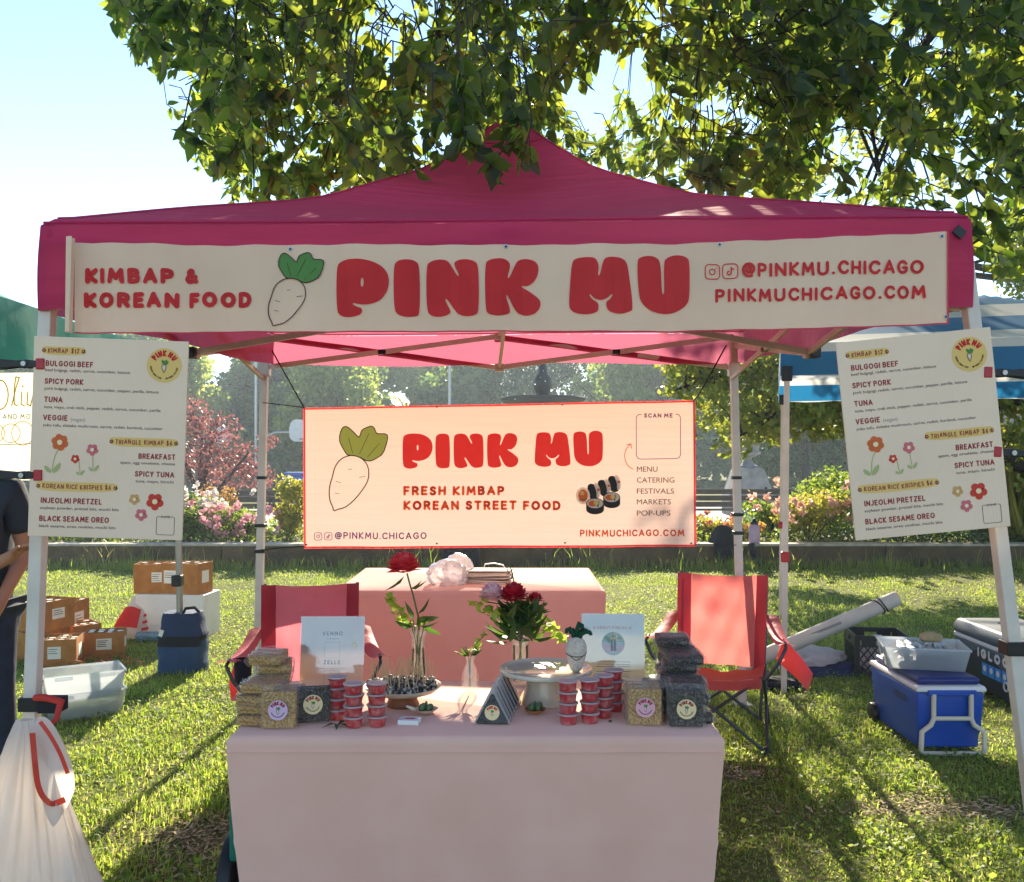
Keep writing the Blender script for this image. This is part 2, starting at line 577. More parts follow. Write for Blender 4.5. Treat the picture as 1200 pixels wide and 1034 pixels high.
def clear_mat(name, tint=(1, 1, 1, 1), gloss=.1, rough=.05, milk=0.0, milkcol=(.85, .87, .9, 1), bump=0.0, bs=60, facing=False):
    m = bpy.data.materials.new(name); m.use_nodes = True
    t = m.node_tree; N = t.nodes; L = t.links
    N.remove(N['Principled BSDF'])
    tr = N.new('ShaderNodeBsdfTransparent'); tr.inputs[0].default_value = tint
    gl = N.new('ShaderNodeBsdfGlossy'); gl.inputs['Roughness'].default_value = rough
    fr = N.new('ShaderNodeFresnel'); fr.inputs[0].default_value = 1.4
    ma = N.new('ShaderNodeMath'); ma.operation = 'ADD'; ma.inputs[1].default_value = gloss; ma.use_clamp = True
    if facing:
        lw = N.new('ShaderNodeLayerWeight'); lw.inputs[0].default_value = .25
        pw = N.new('ShaderNodeMath'); pw.operation = 'MULTIPLY'; pw.inputs[1].default_value = .75
        p2 = N.new('ShaderNodeMath'); p2.operation = 'POWER'; p2.inputs[1].default_value = 2.2
        L.new(lw.outputs['Facing'], p2.inputs[0]); L.new(p2.outputs[0], pw.inputs[0]); ma.inputs[1].default_value = gloss + .02; L.new(pw.outputs[0], ma.inputs[0])
    else:
        L.new(fr.outputs[0], ma.inputs[0])
    mx = N.new('ShaderNodeMixShader')
    L.new(ma.outputs[0], mx.inputs[0]); L.new(tr.outputs[0], mx.inputs[1]); L.new(gl.outputs[0], mx.inputs[2])
    res = mx.outputs[0]
    if bump:
        tc = N.new('ShaderNodeTexCoord')
        nb = N.new('ShaderNodeTexNoise'); nb.inputs['Scale'].default_value = bs
        L.new(tc.outputs['Object'], nb.inputs['Vector'])
        bp = N.new('ShaderNodeBump'); bp.inputs['Strength'].default_value = bump; bp.inputs['Distance'].default_value = .02
        L.new(nb.outputs[0], bp.inputs['Height']); L.new(bp.outputs[0], gl.inputs['Normal']); L.new(bp.outputs[0], fr.inputs['Normal'])
    if milk:
        df = N.new('ShaderNodeBsdfDiffuse'); df.inputs[0].default_value = milkcol
        tl = N.new('ShaderNodeBsdfTranslucent'); tl.inputs[0].default_value = milkcol
        dm = N.new('ShaderNodeMixShader'); dm.inputs[0].default_value = .5
        L.new(df.outputs[0], dm.inputs[1]); L.new(tl.outputs[0], dm.inputs[2])
        m2 = N.new('ShaderNodeMixShader'); m2.inputs[0].default_value = milk
        L.new(res, m2.inputs[1]); L.new(dm.outputs[0], m2.inputs[2]); res = m2.outputs[0]
    L.new(res, N['Material Output'].inputs[0])
    return m

m_white_metal = M('powder white metal', C(212, 202, 190), .4, C(198, 188, 176), 9, spec=.5)
m_steel = M('grey steel tube', C(150, 150, 150), .35, metal=.8)
m_dark_metal = M('dark metal', C(45, 45, 48), .4, metal=.5)
m_black = M('black plastic', C(22, 22, 25), .45)
m_black_cloth = M('black cloth', C(20, 21, 26), .9, C(32, 33, 40), 14, bump=.4, bs=40)
m_red_plastic = M('red plastic', C(170, 28, 40), .4)
m_white_plastic = M('white plastic', C(225, 225, 222), .4, C(212, 212, 210), 5)
m_card = M('cardboard', C(178, 122, 68), .85, C(160, 106, 58), 14, bump=.1, bs=90, spec=.2)
m_paper = M('white paper', C(230, 218, 204), .7, C(214, 210, 205), 12, trans=.15)
m_wood = M('bowl wood', C(150, 92, 50), .5, C(116, 66, 34), 5, mapscale=(1, 1, 8))
m_ceramic = M('cream ceramic', C(218, 200, 174), .35, C(204, 186, 160), 18, coat=.25, bump=.06, bs=50)
m_glass = clear_mat('clear glass', (.985, .99, .985, 1), .02, .03, facing=True, milk=.03)
m_wrap = clear_mat('clear wrap', (.99, .99, .99, 1), .03, .12, bump=1.0, bs=70, facing=True, milk=.05, milkcol=(.95, .84, .7, 1))
m_tub = clear_mat('milky clear plastic', (.92, .94, .96, 1), .05, .12, milk=.4, milkcol=(.80, .84, .88, 1))
m_cloth_white = M('pink light tinted table fabric', C(246, 198, 178), .8, C(239, 189, 169), 4, bump=.12, bs=16, trans=.2, tcol=C(242, 205, 190), sheen=.15, spec=.2)  # white cloth; pink light from the canopy is put into its colour
m_cloth_pink_lit = M('deep pink light tinted table fabric', C(236, 186, 174), .8, C(228, 176, 164), 4, bump=.12, bs=14, trans=.35, tcol=C(242, 180, 166), sheen=.15, spec=.2)  # deeper pink: light through the rear cloth is put into its colour
m_tree_bark = M('bark', C(62, 52, 44), .9, C(38, 32, 28), 12, bump=.8, bs=20, mapscale=(1, 1, .3))
m_ink_red = M('print red', C(214, 38, 38), .6, C(204, 32, 34), 9, trans=.25, tcol=C(225, 40, 40))
m_ink_coral = M('print coral', C(232, 64, 62), .6, C(224, 56, 54), 9, trans=.4, tcol=C(246, 72, 66))
m_ink_orange = M('print orange', C(224, 100, 52), .6, trans=.4, tcol=C(246, 120, 70))
m_ink_maroon = M('print maroon', C(150, 38, 44), .7)
m_ink_brown = M('print brown', C(66, 36, 26), .7)
m_ink_grey = M('print grey', C(92, 70, 66), .7)
m_ink_palegrey = M('print pale grey', C(150, 140, 134), .7)
m_ink_purple = M('print violet', C(136, 90, 150), .7, trans=.35, tcol=C(150, 100, 165))
m_ink_tan = M('print tan', C(226, 186, 108), .7)
m_ink_sage = M('print sage', C(166, 172, 108), .7)
m_ink_leaf = M('print leaf green', C(160, 184, 92), .6, trans=.4, tcol=C(184, 208, 110))
m_ink_leaf_dark = M('print deep green', C(76, 124, 52), .6)
m_ink_pink = M('print pink', C(206, 104, 112), .7)
m_ink_flower = M('print burnt orange', C(224, 112, 56), .7, trans=.2)
m_ink_fred = M('print brick red', C(202, 60, 40), .7)
m_ink_cream = M('print cream', C(240, 214, 168), .7)
m_ink_black = M('print black', C(28, 26, 26), .6)
m_ink_white = M('print white', C(240, 226, 208), .6, trans=.3)

INK = {'red': m_ink_red, 'orange': m_ink_orange, 'maroon': m_ink_maroon, 'brown': m_ink_brown, 'ink': m_ink_grey, 'pale': m_ink_palegrey, 'tan': m_ink_tan, 'sage': m_ink_sage, 'leaf': m_ink_leaf, 'leafd': m_ink_leaf_dark, 'pink': m_ink_pink, 'flower': m_ink_flower, 'fred': m_ink_fred, 'cream': m_ink_cream, 'black': m_ink_black, 'white': m_ink_white}
# ================================================================== THE SETTING
def ground_mat():
    m = bpy.data.materials.new('lawn soil'); m.use_nodes = True
    t = m.node_tree; N = t.nodes; L = t.links; b = N['Principled BSDF']
    tc = N.new('ShaderNodeTexCoord')
    n1 = N.new('ShaderNodeTexNoise'); n1.inputs['Scale'].default_value = .8; n1.inputs['Detail'].default_value = 6
    n2 = N.new('ShaderNodeTexNoise'); n2.inputs['Scale'].default_value = 30; n2.inputs['Detail'].default_value = 4
    L.new(tc.outputs['Object'], n1.inputs['Vector']); L.new(tc.outputs['Object'], n2.inputs['Vector'])
    r1 = N.new('ShaderNodeValToRGB'); r1.color_ramp.elements[0].position = .4; r1.color_ramp.elements[1].position = .62
    r1.color_ramp.elements[0].color = C(70, 88, 30); r1.color_ramp.elements[1].color = C(98, 112, 42)
    r2 = N.new('ShaderNodeValToRGB'); r2.color_ramp.elements[0].position = .4; r2.color_ramp.elements[1].position = .66
    r2.color_ramp.elements[0].color = C(80, 80, 40); r2.color_ramp.elements[1].color = C(136, 122, 84)
    L.new(n1.outputs[0], r1.inputs[0]); L.new(n2.outputs[0], r2.inputs[0])
    mx = N.new('ShaderNodeMix'); mx.data_type = 'RGBA'
    L.new(n2.outputs[0], mx.inputs[0]); L.new(r1.outputs[0], mx.inputs[6]); L.new(r2.outputs[0], mx.inputs[7])
    L.new(mx.outputs[2], b.inputs['Base Color']); b.inputs['Roughness'].default_value = .95
    b.inputs['Specular IOR Level'].default_value = .1
    bp = N.new('ShaderNodeBump'); bp.inputs['Strength'].default_value = .8; bp.inputs['Distance'].default_value = .03
    L.new(n2.outputs[0], bp.inputs['Height']); L.new(bp.outputs[0], b.inputs['Normal'])
    return m

g = MB()
g.grid(lambda u, v: Vector((-300 + 600 * u, -60 + 660 * v, 0)), 20, 20)
tag(g.build('ground', ground_mat()), kind='structure')

# bare patches: (x, y, rx, ry)
BARE = [(-1.25, 3.95, .45, .30), (2.0, 4.25, .55, .16), (7.2, 11.6, 1.6, .9), (1.15, 4.75, .18, .1), (-2.75, 4.4, .25, .12)]
def bare(x, y):
    k = np.zeros_like(x)
    for bx, by, rx, ry in BARE:
        d = ((x - bx) / rx) ** 2 + ((y - by) / ry) ** 2
        k = np.maximum(k, np.exp(-d * 1.1))
    return k

def smooth_noise(x, y, f, seed):
    r = np.random.default_rng(seed)
    out = np.zeros_like(x)
    for i in range(5):
        a = r.uniform(0, 2 * np.pi); ff = f * r.uniform(.6, 1.8)
        out += np.sin(ff * (x * np.cos(a) + y * np.sin(a)) + r.uniform(0, 6.28))
    return out / 5

def scatter(n, y0, y1, power):
    # rows thin out with distance, as the picture does
    u = rng.random(n)
    if abs(power) < 1e-6:
        y = y0 + (y1 - y0) * u
    else:
        q = power
        y = (y0 ** q + (y1 ** q - y0 ** q) * u) ** (1 / q)
    x = (rng.random(n) * 2 - 1) * (.60 * y + .35)
    return x, y

m_grass = leaf_mat('grass blades', [C(70, 98, 26), C(92, 120, 34), C(112, 136, 42), C(138, 152, 60), C(184, 166, 104)], .52, [C(150, 186, 50), C(212, 222, 100), C(222, 204, 136)], .5)
def grass(n, y0, y1, power, hmin, hmax, wid, name):
    x, y = scatter(n, y0, y1, power)
    k = bare(x, y)
    hgt = .62 + .55 * smooth_noise(x, y, 2.4, 3) + .35 * smooth_noise(x, y, 9.0, 5)
    keep = (rng.random(n) > k * 1.25) & (rng.random(n) < np.clip(.8 + 1.1 * smooth_noise(x, y, 5.5, 9), .3, 1))
    x, y, hgt = x[keep], y[keep], np.clip(hgt[keep], .3, 1.4)
    n = len(x)
    h = (hmin + (hmax - hmin) * rng.random(n) ** 1.6) * hgt
    a = rng.random(n) * 2 * np.pi
    lean = rng.random(n) * 1.0 + .2
    d = np.stack([np.cos(a), np.sin(a), np.zeros(n)], 1)
    s = np.stack([-np.sin(a), np.cos(a), np.zeros(n)], 1)
    tw = rng.uniform(-1, 1, n)[:, None]
    s = s * np.cos(tw) + d * np.sin(tw)
    w_ = (wid * (.6 + .8 * rng.random(n)))[:, None]
    b = np.stack([x, y, np.zeros(n) - .004], 1)
    up = np.array([[0, 0, 1.0]])
    hh = h[:, None]; le = lean[:, None]
    mid = b + d * hh * le * .32 + up * hh * .62
    tip = b + d * hh * le * 1.0 + up * hh * (1.0 - .25 * le)
    v = np.stack([b - s * w_ * .5, b + s * w_ * .5, mid - s * w_ * .42, mid + s * w_ * .42, tip], 1).reshape(-1, 3)
    k = np.arange(n)[:, None] * 5
    return np_mesh(name, v, [k + np.array([[0, 1, 3, 2]]), k + np.array([[2, 3, 4]])], m_grass, kind='stuff')
tag(grass(400000, 2.5, 13.7, .55, .022, .075, .0056, 'grass'), 'short trampled backlit grass of the park lawn', 'grass')
# taller tufts along the retaining wall
def tufts():
    n = 7000
    x = rng.uniform(-8.5, 8.8, n); x += .25 * np.sin(x * 3)
    keep = rng.random(n) < np.clip(.45 + .9 * smooth_noise(x, x * 0, 2.2, 21), .05, 1)
    x = x[keep]; n = len(x)
    y = 13.55 - np.abs(rng.normal(0, .16, n))
    h = rng.uniform(.05, .2, n) * (1 + 1.0 * (rng.random(n) > .95))
    a = rng.random(n) * 6.28
    d = np.stack([np.cos(a), np.sin(a) * .4, np.zeros(n)], 1)
    s = np.stack([np.ones(n), np.zeros(n), np.zeros(n)], 1)
    b = np.stack([x, y, np.zeros(n)], 1); up = np.array([[0, 0, 1.0]]); hh = h[:, None]
    w_ = .008
    le = rng.uniform(.1, .6, n)[:, None]
    mid = b + d * hh * le * .3 + up * hh * .6
    tip = b + d * hh * le + up * hh
    v = np.stack([b - s * w_ * .5, b + s * w_ * .5, mid - s * w_ * .4, mid + s * w_ * .4, tip], 1).reshape(-1, 3)
    k = np.arange(n)[:, None] * 5
    return np_mesh('grass', v, [k + np.array([[0, 1, 3, 2]]), k + np.array([[2, 3, 4]])], m_grass, kind='stuff')
tag(tufts(), 'taller uncut grass fringe along the foot of the stone wall', 'grass')
# low broad leaved weeds in the lawn
m_weed = leaf_mat('clover', [C(64, 94, 26), C(98, 124, 40)], .5, [C(146, 178, 50), C(204, 214, 100)], .6)
def weeds():
    n = 110000
    x, y = scatter(n, 2.5, 13.5, .35)
    keep = (rng.random(n) < np.clip(.5 + 1.6 * smooth_noise(x, y, 3.1, 31), .05, 1)) & (rng.random(n) > bare(x, y) * 1.4)
    x, y = x[keep], y[keep]; n = len(x)
    z = rng.uniform(.008, .045, n)
    a, b, c = rand_rot(n, 0)
    a[:, 2] *= .35; a /= np.linalg.norm(a, axis=1)[:, None]
    b = np.cross(np.array([[0, 0, 1.0]]) + .5 * rng.normal(size=(n, 3)), a); b /= np.linalg.norm(b, axis=1)[:, None]
    c = np.cross(a, b)
    return leaf_mesh('clover', np.stack([x, y, z], 1), rng.uniform(.012, .032, n), m_weed, wide=.8, detail=False, kind='stuff', frame=(a, b, c))
tag(weeds(), 'low clover and broadleaf weeds mixed into the lawn', 'clover')
# dry clippings, dead leaves and woodchips on the bare soil
m_litter = M('dry litter', C(150, 120, 80), .9, rand=[C(104, 88, 60), C(158, 136, 96), C(202, 184, 144)])
def litter():
    xs, ys = [], []
    for bx, by, rx, ry in BARE:
        n = int(2600 * min(1.6, rx * ry * 8))
        xs.append(bx + rng.normal(0, rx * .8, n)); ys.append(by + rng.normal(0, ry * .8, n))
    x_, y_ = scatter(1500, 2.6, 12, .55); xs.append(x_); ys.append(y_)
    x = np.concatenate(xs); y = np.concatenate(ys); n = len(x)
    a, b, c = rand_rot(n, 0)
    a[:, 2] *= .2; a /= np.linalg.norm(a, axis=1)[:, None]
    b = np.cross(np.array([[0, 0, 1.0]]) + .3 * rng.normal(size=(n, 3)), a); b /= np.linalg.norm(b, axis=1)[:, None]
    c = np.cross(a, b)
    return leaf_mesh('leaf_litter', np.stack([x, y, np.concatenate([rng.uniform(.006, .018, n - 1500), rng.uniform(.02, .05, 1500)])], 1), rng.uniform(.01, .045, n), m_litter, wide=.3, detail=False, kind='stuff', frame=(a, b, c))
tag(litter(), 'dry clippings and leaf litter on the worn soil patches', 'leaf litter')

# retaining wall of the flower bed
m_wall = M('weathered concrete', C(104, 86, 58), .9, C(62, 53, 38), 3.5, bump=.5, bs=24, detail=8, contrast=(.3, .7))
m_wall_top = M('pale coping', C(188, 178, 158), .85, C(150, 142, 124), 6, bump=.2, bs=40)
wt = thing('retaining_wall', 'low weathered concrete retaining wall edging the flower bed across the lawn', 'wall', (0, 13.8, 0))
b = MB()
xs = [-16, -9.1, -4.2, .6, 5.4, 10.2, 16]
for x0, x1 in zip(xs[:-1], xs[1:]):
    b.box(((x0 + x1) / 2, 0, .145), (x1 - x0 - .012, .28, .31))
b.build('wall_face', m_wall, wt, bevel=.012)
b = MB()
for x0, x1 in zip(xs[:-1], xs[1:]):
    b.box(((x0 + x1) / 2, 0, .318), (x1 - x0 - .008, .32, .036))
b.build('coping', m_wall_top, wt, bevel=.01)
# soil behind the wall, then the paved walk
m_soil = M('bed soil', C(70, 56, 40), .95, C(98, 80, 58), 6, bump=.8, bs=20)
b = MB(); b.grid(lambda u, v: Vector((-16 + 32 * u, 13.95 + 4.6 * v, .27 - .2 * v)), 24, 6)
tag(b.build('flower_bed_ground', m_soil), kind='structure')
m_pave = M('pale paving', C(196, 188, 176), .85, C(172, 166, 156), 3, bump=.1, bs=30)
b = MB(); b.grid(lambda u, v: Vector((-40 + 80 * u, 18.6 + 11 * v, .012)), 4, 2)
tag(b.build('path', m_pave), kind='structure')

# ------------------------------------------------------------------ plants of the bed
m_leaf_bush = leaf_mat('bush leaves', [C(56, 84, 30), C(84, 112, 44), C(116, 134, 60)], .5, [C(118, 150, 40), C(180, 192, 72)])
m_leaf_yellow = leaf_mat('yellow green leaves', [C(104, 118, 36), C(142, 146, 52), C(172, 164, 70)], .5, [C(176, 178, 52), C(214, 200, 80)])
m_leaf_dark = leaf_mat('dark bush leaves', [C(36, 60, 34), C(54, 82, 44)], .35, [C(80, 120, 50), C(110, 140, 60)])
m_leaf_plum = leaf_mat('plum leaves', [C(84, 48, 58), C(116, 72, 78), C(150, 104, 98)], .4, [C(140, 78, 84), C(186, 128, 116)])
m_leaf_rust = leaf_mat('rust leaves', [C(140, 100, 56), C(176, 130, 70)], .45, [C(190, 140, 66), C(214, 176, 96)])
def flower_mat(n, c1, c2): return leaf_mat(n, [c1, c2], .4)
m_fl_white = flower_mat('white petals', C(222, 216, 204), C(236, 222, 214))
m_fl_pink = flower_mat('pink petals', C(220, 150, 160), C(232, 184, 186))
m_fl_peach = flower_mat('peach petals', C(224, 168, 150), C(236, 200, 180))
m_fl_red = flower_mat('coral petals', C(206, 118, 90), C(222, 150, 120))

def blob_points(n, lobes, r=None):
    """points gathered near the outside of several ellipsoids"""
    r = r or rng
    w_ = np.array([l[3] * l[4] * l[5] for l in lobes]) ** .7
    pick = r.choice(len(lobes), n, p=w_ / w_.sum())
    Lb = np.array(lobes)[pick]
    d = r.normal(size=(n, 3)); d /= np.linalg.norm(d, axis=1)[:, None]
    rad = r.random(n)[:, None] ** .38
    return Lb[:, :3] + d * rad * Lb[:, 3:6]

def bush(name, label, cat, x, y, w_, h, mat, n=1300, ls=.06, flowers=None, nf=0, fs=.05, z0=.22, group='plants of the flower bed', spiky=False):
    t = thing(name, label, cat, (x, y, z0), 0, group)
    st = MB()
    for i in range(7):
        a = random.uniform(0, 6.28); rr = random.uniform(.1, .42) * w_
        st.tube([(0, 0, -.05), (rr * .4 * math.cos(a), rr * .4 * math.sin(a) * .7, h * .4), (rr * math.cos(a), rr * math.sin(a) * .7, h * random.uniform(.65, .9))], [.012, .009, .004], 5)
    st.build('stem', m_tree_bark, t)
    if spiky:
        nn = n
        a = rng.random(nn) * 6.28
        base = np.stack([rng.normal(0, w_ * .16, nn), rng.normal(0, w_ * .12, nn), np.zeros(nn)], 1)
        ax = np.stack([np.cos(a) * .55, np.sin(a) * .4, rng.uniform(.6, 1.4, nn)], 1); ax /= np.linalg.norm(ax, axis=1)[:, None]
        sd = np.cross(ax, rng.normal(size=(nn, 3))); sd /= np.linalg.norm(sd, axis=1)[:, None]
        leaf_mesh('foliage', base, rng.uniform(.5, 1.05, nn) * h, mat, t, wide=.05, frame=(ax, sd, np.cross(ax, sd)))
    else:
        lobes = []
        for i in range(9):
            a = random.uniform(0, 6.28); q = random.uniform(.1, .62)
            lobes.append((q * w_ * .5 * math.cos(a), q * w_ * .4 * math.sin(a), h * random.uniform(.25, .82), w_ * random.uniform(.14, .27), w_ * random.uniform(.14, .24), h * random.uniform(.14, .26)))
        pts = blob_points(n, lobes)
        leaf_mesh('foliage', pts, rng.uniform(.6, 1.4, n) * ls, mat, t, droop=.25, wide=.6)
    if flowers:
        k = 14
        c = np.stack([rng.normal(0, w_ * .26, nf), rng.normal(-w_ * .12, w_ * .2, nf), h * np.clip(rng.normal(.72, .2, nf), .25, 1.12)], 1)
        pts = np.repeat(c, k, 0) + rng.normal(0, fs * .35, (nf * k, 3))
        leaf_mesh('blossom', pts, rng.uniform(.6, 1.1, nf * k) * fs, flowers, t, wide=.9, detail=False)
    return t

def bx(px, Y): return (px - 600) * Y / F
BL = [
 ('flowering_bush', 'bush dotted with white blossoms beside the plum leaved shrub', 'bush', 238, 15.2, 1.1, .6, m_leaf_bush, 1500, .06, m_fl_white, 46, .07),
 ('flowering_bush', 'low bush of pale pink blossoms behind the pale tent post', 'bush', 285, 14.7, 1.35, .42, m_leaf_bush, 1500, .05, m_fl_pink, 60, .065),
 ('flowering_bush', 'pink and green bush close to the wall under the menu board', 'bush', 222, 14.5, .9, .5, m_leaf_bush, 1000, .05, m_fl_pink, 22, .06),
 ('rust_leaved_plant', 'small rust orange leaved plant above the white blossoms', 'plant', 262, 16.0, .7, .75, m_leaf_rust, 500, .06, None, 0, 0),
 ('yellow_shrub', 'rounded yellow green shrub beside the red edged banner', 'shrub', 340, 14.9, .85, .8, m_leaf_yellow, 1500, .06, None, 0, 0),
 ('dark_shrub', 'dark green shrub at the wall by the menu board edge', 'shrub', 214, 14.8, .7, .55, m_leaf_dark, 700, .06, None, 0, 0),
 ('flowering_bush', 'low bush with orange blossoms at the banner corner', 'bush', 832, 15.0, .9, .36, m_leaf_yellow, 1000, .05, m_fl_red, 14, .06),
 ('green_shrub', 'tall loose green shrub before the park bench', 'shrub', 898, 15.6, 1.0, .52, m_leaf_bush, 1100, .065, None, 0, 0),
 ('flowering_bush', 'broad bush with peach roses beside the grey tent leg', 'bush', 946, 14.7, 1.5, .62, m_leaf_yellow, 2000, .055, m_fl_peach, 34, .08),
 ('green_shrub', 'wide bright green shrub behind the peach roses', 'shrub', 968, 16.4, 1.7, .85, m_leaf_bush, 2200, .07, None, 0, 0),
 ('flowering_bush', 'rose bush half hidden by the tilted menu board', 'bush', 1022, 14.8, 1.4, .65, m_leaf_bush, 1500, .055, m_fl_peach, 20, .08),
 ('tall_grass_plant', 'tall arching ornamental grass near the tilted menu board post', 'plant', 1192, 15.0, 1.3, 1.3, m_leaf_yellow, 420, .06, None, 0, 0),
 ('green_shrub', 'low dark shrub hugging the wall under the tilted board', 'shrub', 1085, 14.6, 2.2, .55, m_leaf_dark, 1700, .055, None, 0, 0),
 ('rust_leaved_plant', 'rust tinted bush between banner and thin tent leg', 'plant', 872, 14.6, .8, .3, m_leaf_rust, 450, .05, None, 0, 0),
]
for q in BL:
    bush(q[0], q[1], q[2], bx(q[3], q[4]), q[4], q[5] * 1.25, q[6] * 1.4, q[7], int(q[8] * 1.8), *q[9:12], fs=q[12] * 1.15, spiky=q[0] == 'tall_grass_plant')
# plants along the bed that run behind the signs
for i, px in enumerate((60, 130, 420, 520, 620, 720, 1240)):
    bush('bed_plant', 'mixed green bed plant half hidden behind tent, signs and banner', 'plant', bx(px, 14.9), 14.9 + random.uniform(-.2, .6), 1.5, random.uniform(.7, 1.1), random.choice([m_leaf_bush, m_leaf_dark, m_leaf_yellow]), 2000, .06, group='plants hidden behind the signs')

# low ground cover that fills the bed down to the wall
ng = 26000
gx_ = rng.uniform(-13, 13, ng); gy_ = 14.0 + 3.6 * rng.random(ng) ** 1.3
gz_ = .2 + (.05 + .32 * rng.random(ng)) * (.55 + .6 * np.abs(smooth_noise(gx_, gy_, 2.6, 44)))
gc = leaf_mesh('ground_cover', np.stack([gx_, gy_, gz_], 1), rng.uniform(.04, .1, ng), m_leaf_bush, wide=.6, detail=False, kind='stuff')
tag(gc, 'mixed low green ground cover filling the flower bed behind the wall', 'ground cover')
# plum leaved smoke bush
t = thing('plum_tree', 'plum red leaved ornamental tree behind the flower bed', 'tree', (bx(236, 22), 22, 0))
st = MB()
for dx, dz in ((-.6, 2.2), (.3, 2.6), (1.2, 1.7), (-.1, 2.3)):
    st.tube([(0, 0, 0), (dx * .3, 0, dz * .45), (dx, random.uniform(-.4, .4), dz)], [.09, .06, .02], 6)
st.build('trunk', m_tree_bark, t)
lob = [(-.3, 0, 2.55, .55, .6, .5), (-.9, 0, 2.2, .6, .6, .6), (.35, 0, 2.1, .6, .6, .6), (-.4, 0, 1.6, .9, .7, .6), (1.0, 0, 1.55, .45, .5, .4), (1.35, 0, 1.15, .4, .5, .35), (.5, 0, 1.2, .6, .6, .5), (1.5, .1, 1.95, .28, .3, .22), (-1.3, 0, 2.9, .6, .6, .5)]
leaf_mesh('crown', blob_points(4200, lob), rng.uniform(.05, .13, 4200), m_leaf_plum, t, droop=.1, wide=.7, detail=False)

# ------------------------------------------------------------------ far park trees
m_leaf_far = leaf_mat('park tree leaves', [C(44, 78, 48), C(66, 100, 58), C(96, 124, 70)], .5, [C(96, 142, 66), C(170, 190, 96)])
m_leaf_far2 = leaf_mat('park tree leaves lighter', [C(76, 104, 46), C(106, 128, 58), C(136, 150, 72)], .5, [C(140, 172, 60), C(204, 210, 100)])
def far_tree(label, h, w_, mat, n, seed):
    r = np.random.default_rng(seed); rd = random.Random(seed)
    t = thing('park_tree', label, 'tree', (0, 0, 0), 0, 'trees across the park')
    tr = MB()
    tr.tube([(0, 0, 0), (.1, 0, h * .25), (0, .1, h * .5), (.1, 0, h * .85)], [.32, .25, .17, .04], 8)
    for i in range(9):
        a = rd.uniform(0, 6.28); z = h * rd.uniform(.2, .6)
        q = w_ * rd.uniform(.25, .42)
        tr.tube([(0, 0, z), (q * .5 * math.cos(a), q * .5 * math.sin(a), z + h * .1), (q * math.cos(a), q * math.sin(a), z + h * rd.uniform(.1, .25))], [.11, .07, .02], 5)
    tr.build('trunk', m_tree_bark, t, smooth=60)
    lob = []
    for i in range(34):
        a = rd.uniform(0, 6.28); zz = rd.uniform(.06, .93)
        prof = math.sin(math.pi * min(1, max(.12, zz) ** .75)) ** .6
        q = w_ * .5 * prof * rd.uniform(.35, .85)
        s_ = w_ * rd.uniform(.13, .22)
        lob.append((q * math.cos(a), q * math.sin(a), h * zz, s_, s_, s_ * .8))
    pts = blob_points(n, lob, r)
    leaf_mesh('crown', pts, r.uniform(.2, .5, n), mat, t, droop=.2, wide=.8, detail=False)
    return t
FT = [far_tree('broad hazy green tree in the row across the park', 9.0, 9.4, m_leaf_far, 15000, 1),
      far_tree('taller loose hazy tree in the row across the park', 10.5, 8.6, m_leaf_far, 14000, 2),
      far_tree('paler sunlit hazy tree in the row across the park', 8.4, 8.6, m_leaf_far2, 14000, 3)]
spots = [(-29, 58), (-24.5, 64), (-20, 55), (-15.5, 62), (-11, 57), (-6.6, 63), (-2.0, 59), (2.5, 64), (6.5, 58), (11, 62), (15, 60), (20, 57), (25, 63), (30, 58), (34, 62), (-34, 62), (-17.5, 70), (-4, 72), (9, 73), (22, 72), (-9.3, 50), (13.4, 43)]
for i, (x, y) in enumerate(spots):
    k = FT[i % 3]
    s_ = random.uniform(.86, 1.1) * (.6 if y < 45 else .82 if y < 52 else 1)
    if i < 3:
        k.location = (x, y, 0); k.scale = (s_,) * 3; k.rotation_euler.z = i
    else:
        dup(k, (x, y, 0), random.uniform(0, 6.28), scale=s_)
hedge = MB()
nh = 12000
hp = np.stack([rng.uniform(-44, 44, nh), rng.uniform(49, 52, nh), rng.random(nh) ** .8 * 2.6 * (1 + .25 * np.sin(rng.uniform(-44, 44, nh)))], 1)
hd = leaf_mesh('hedge_row', hp, rng.uniform(.2, .5, nh), m_leaf_far, wide=.8, detail=False, kind='stuff')
tag(hd, 'hazy hedge and undergrowth along the foot of the far trees', 'hedge')

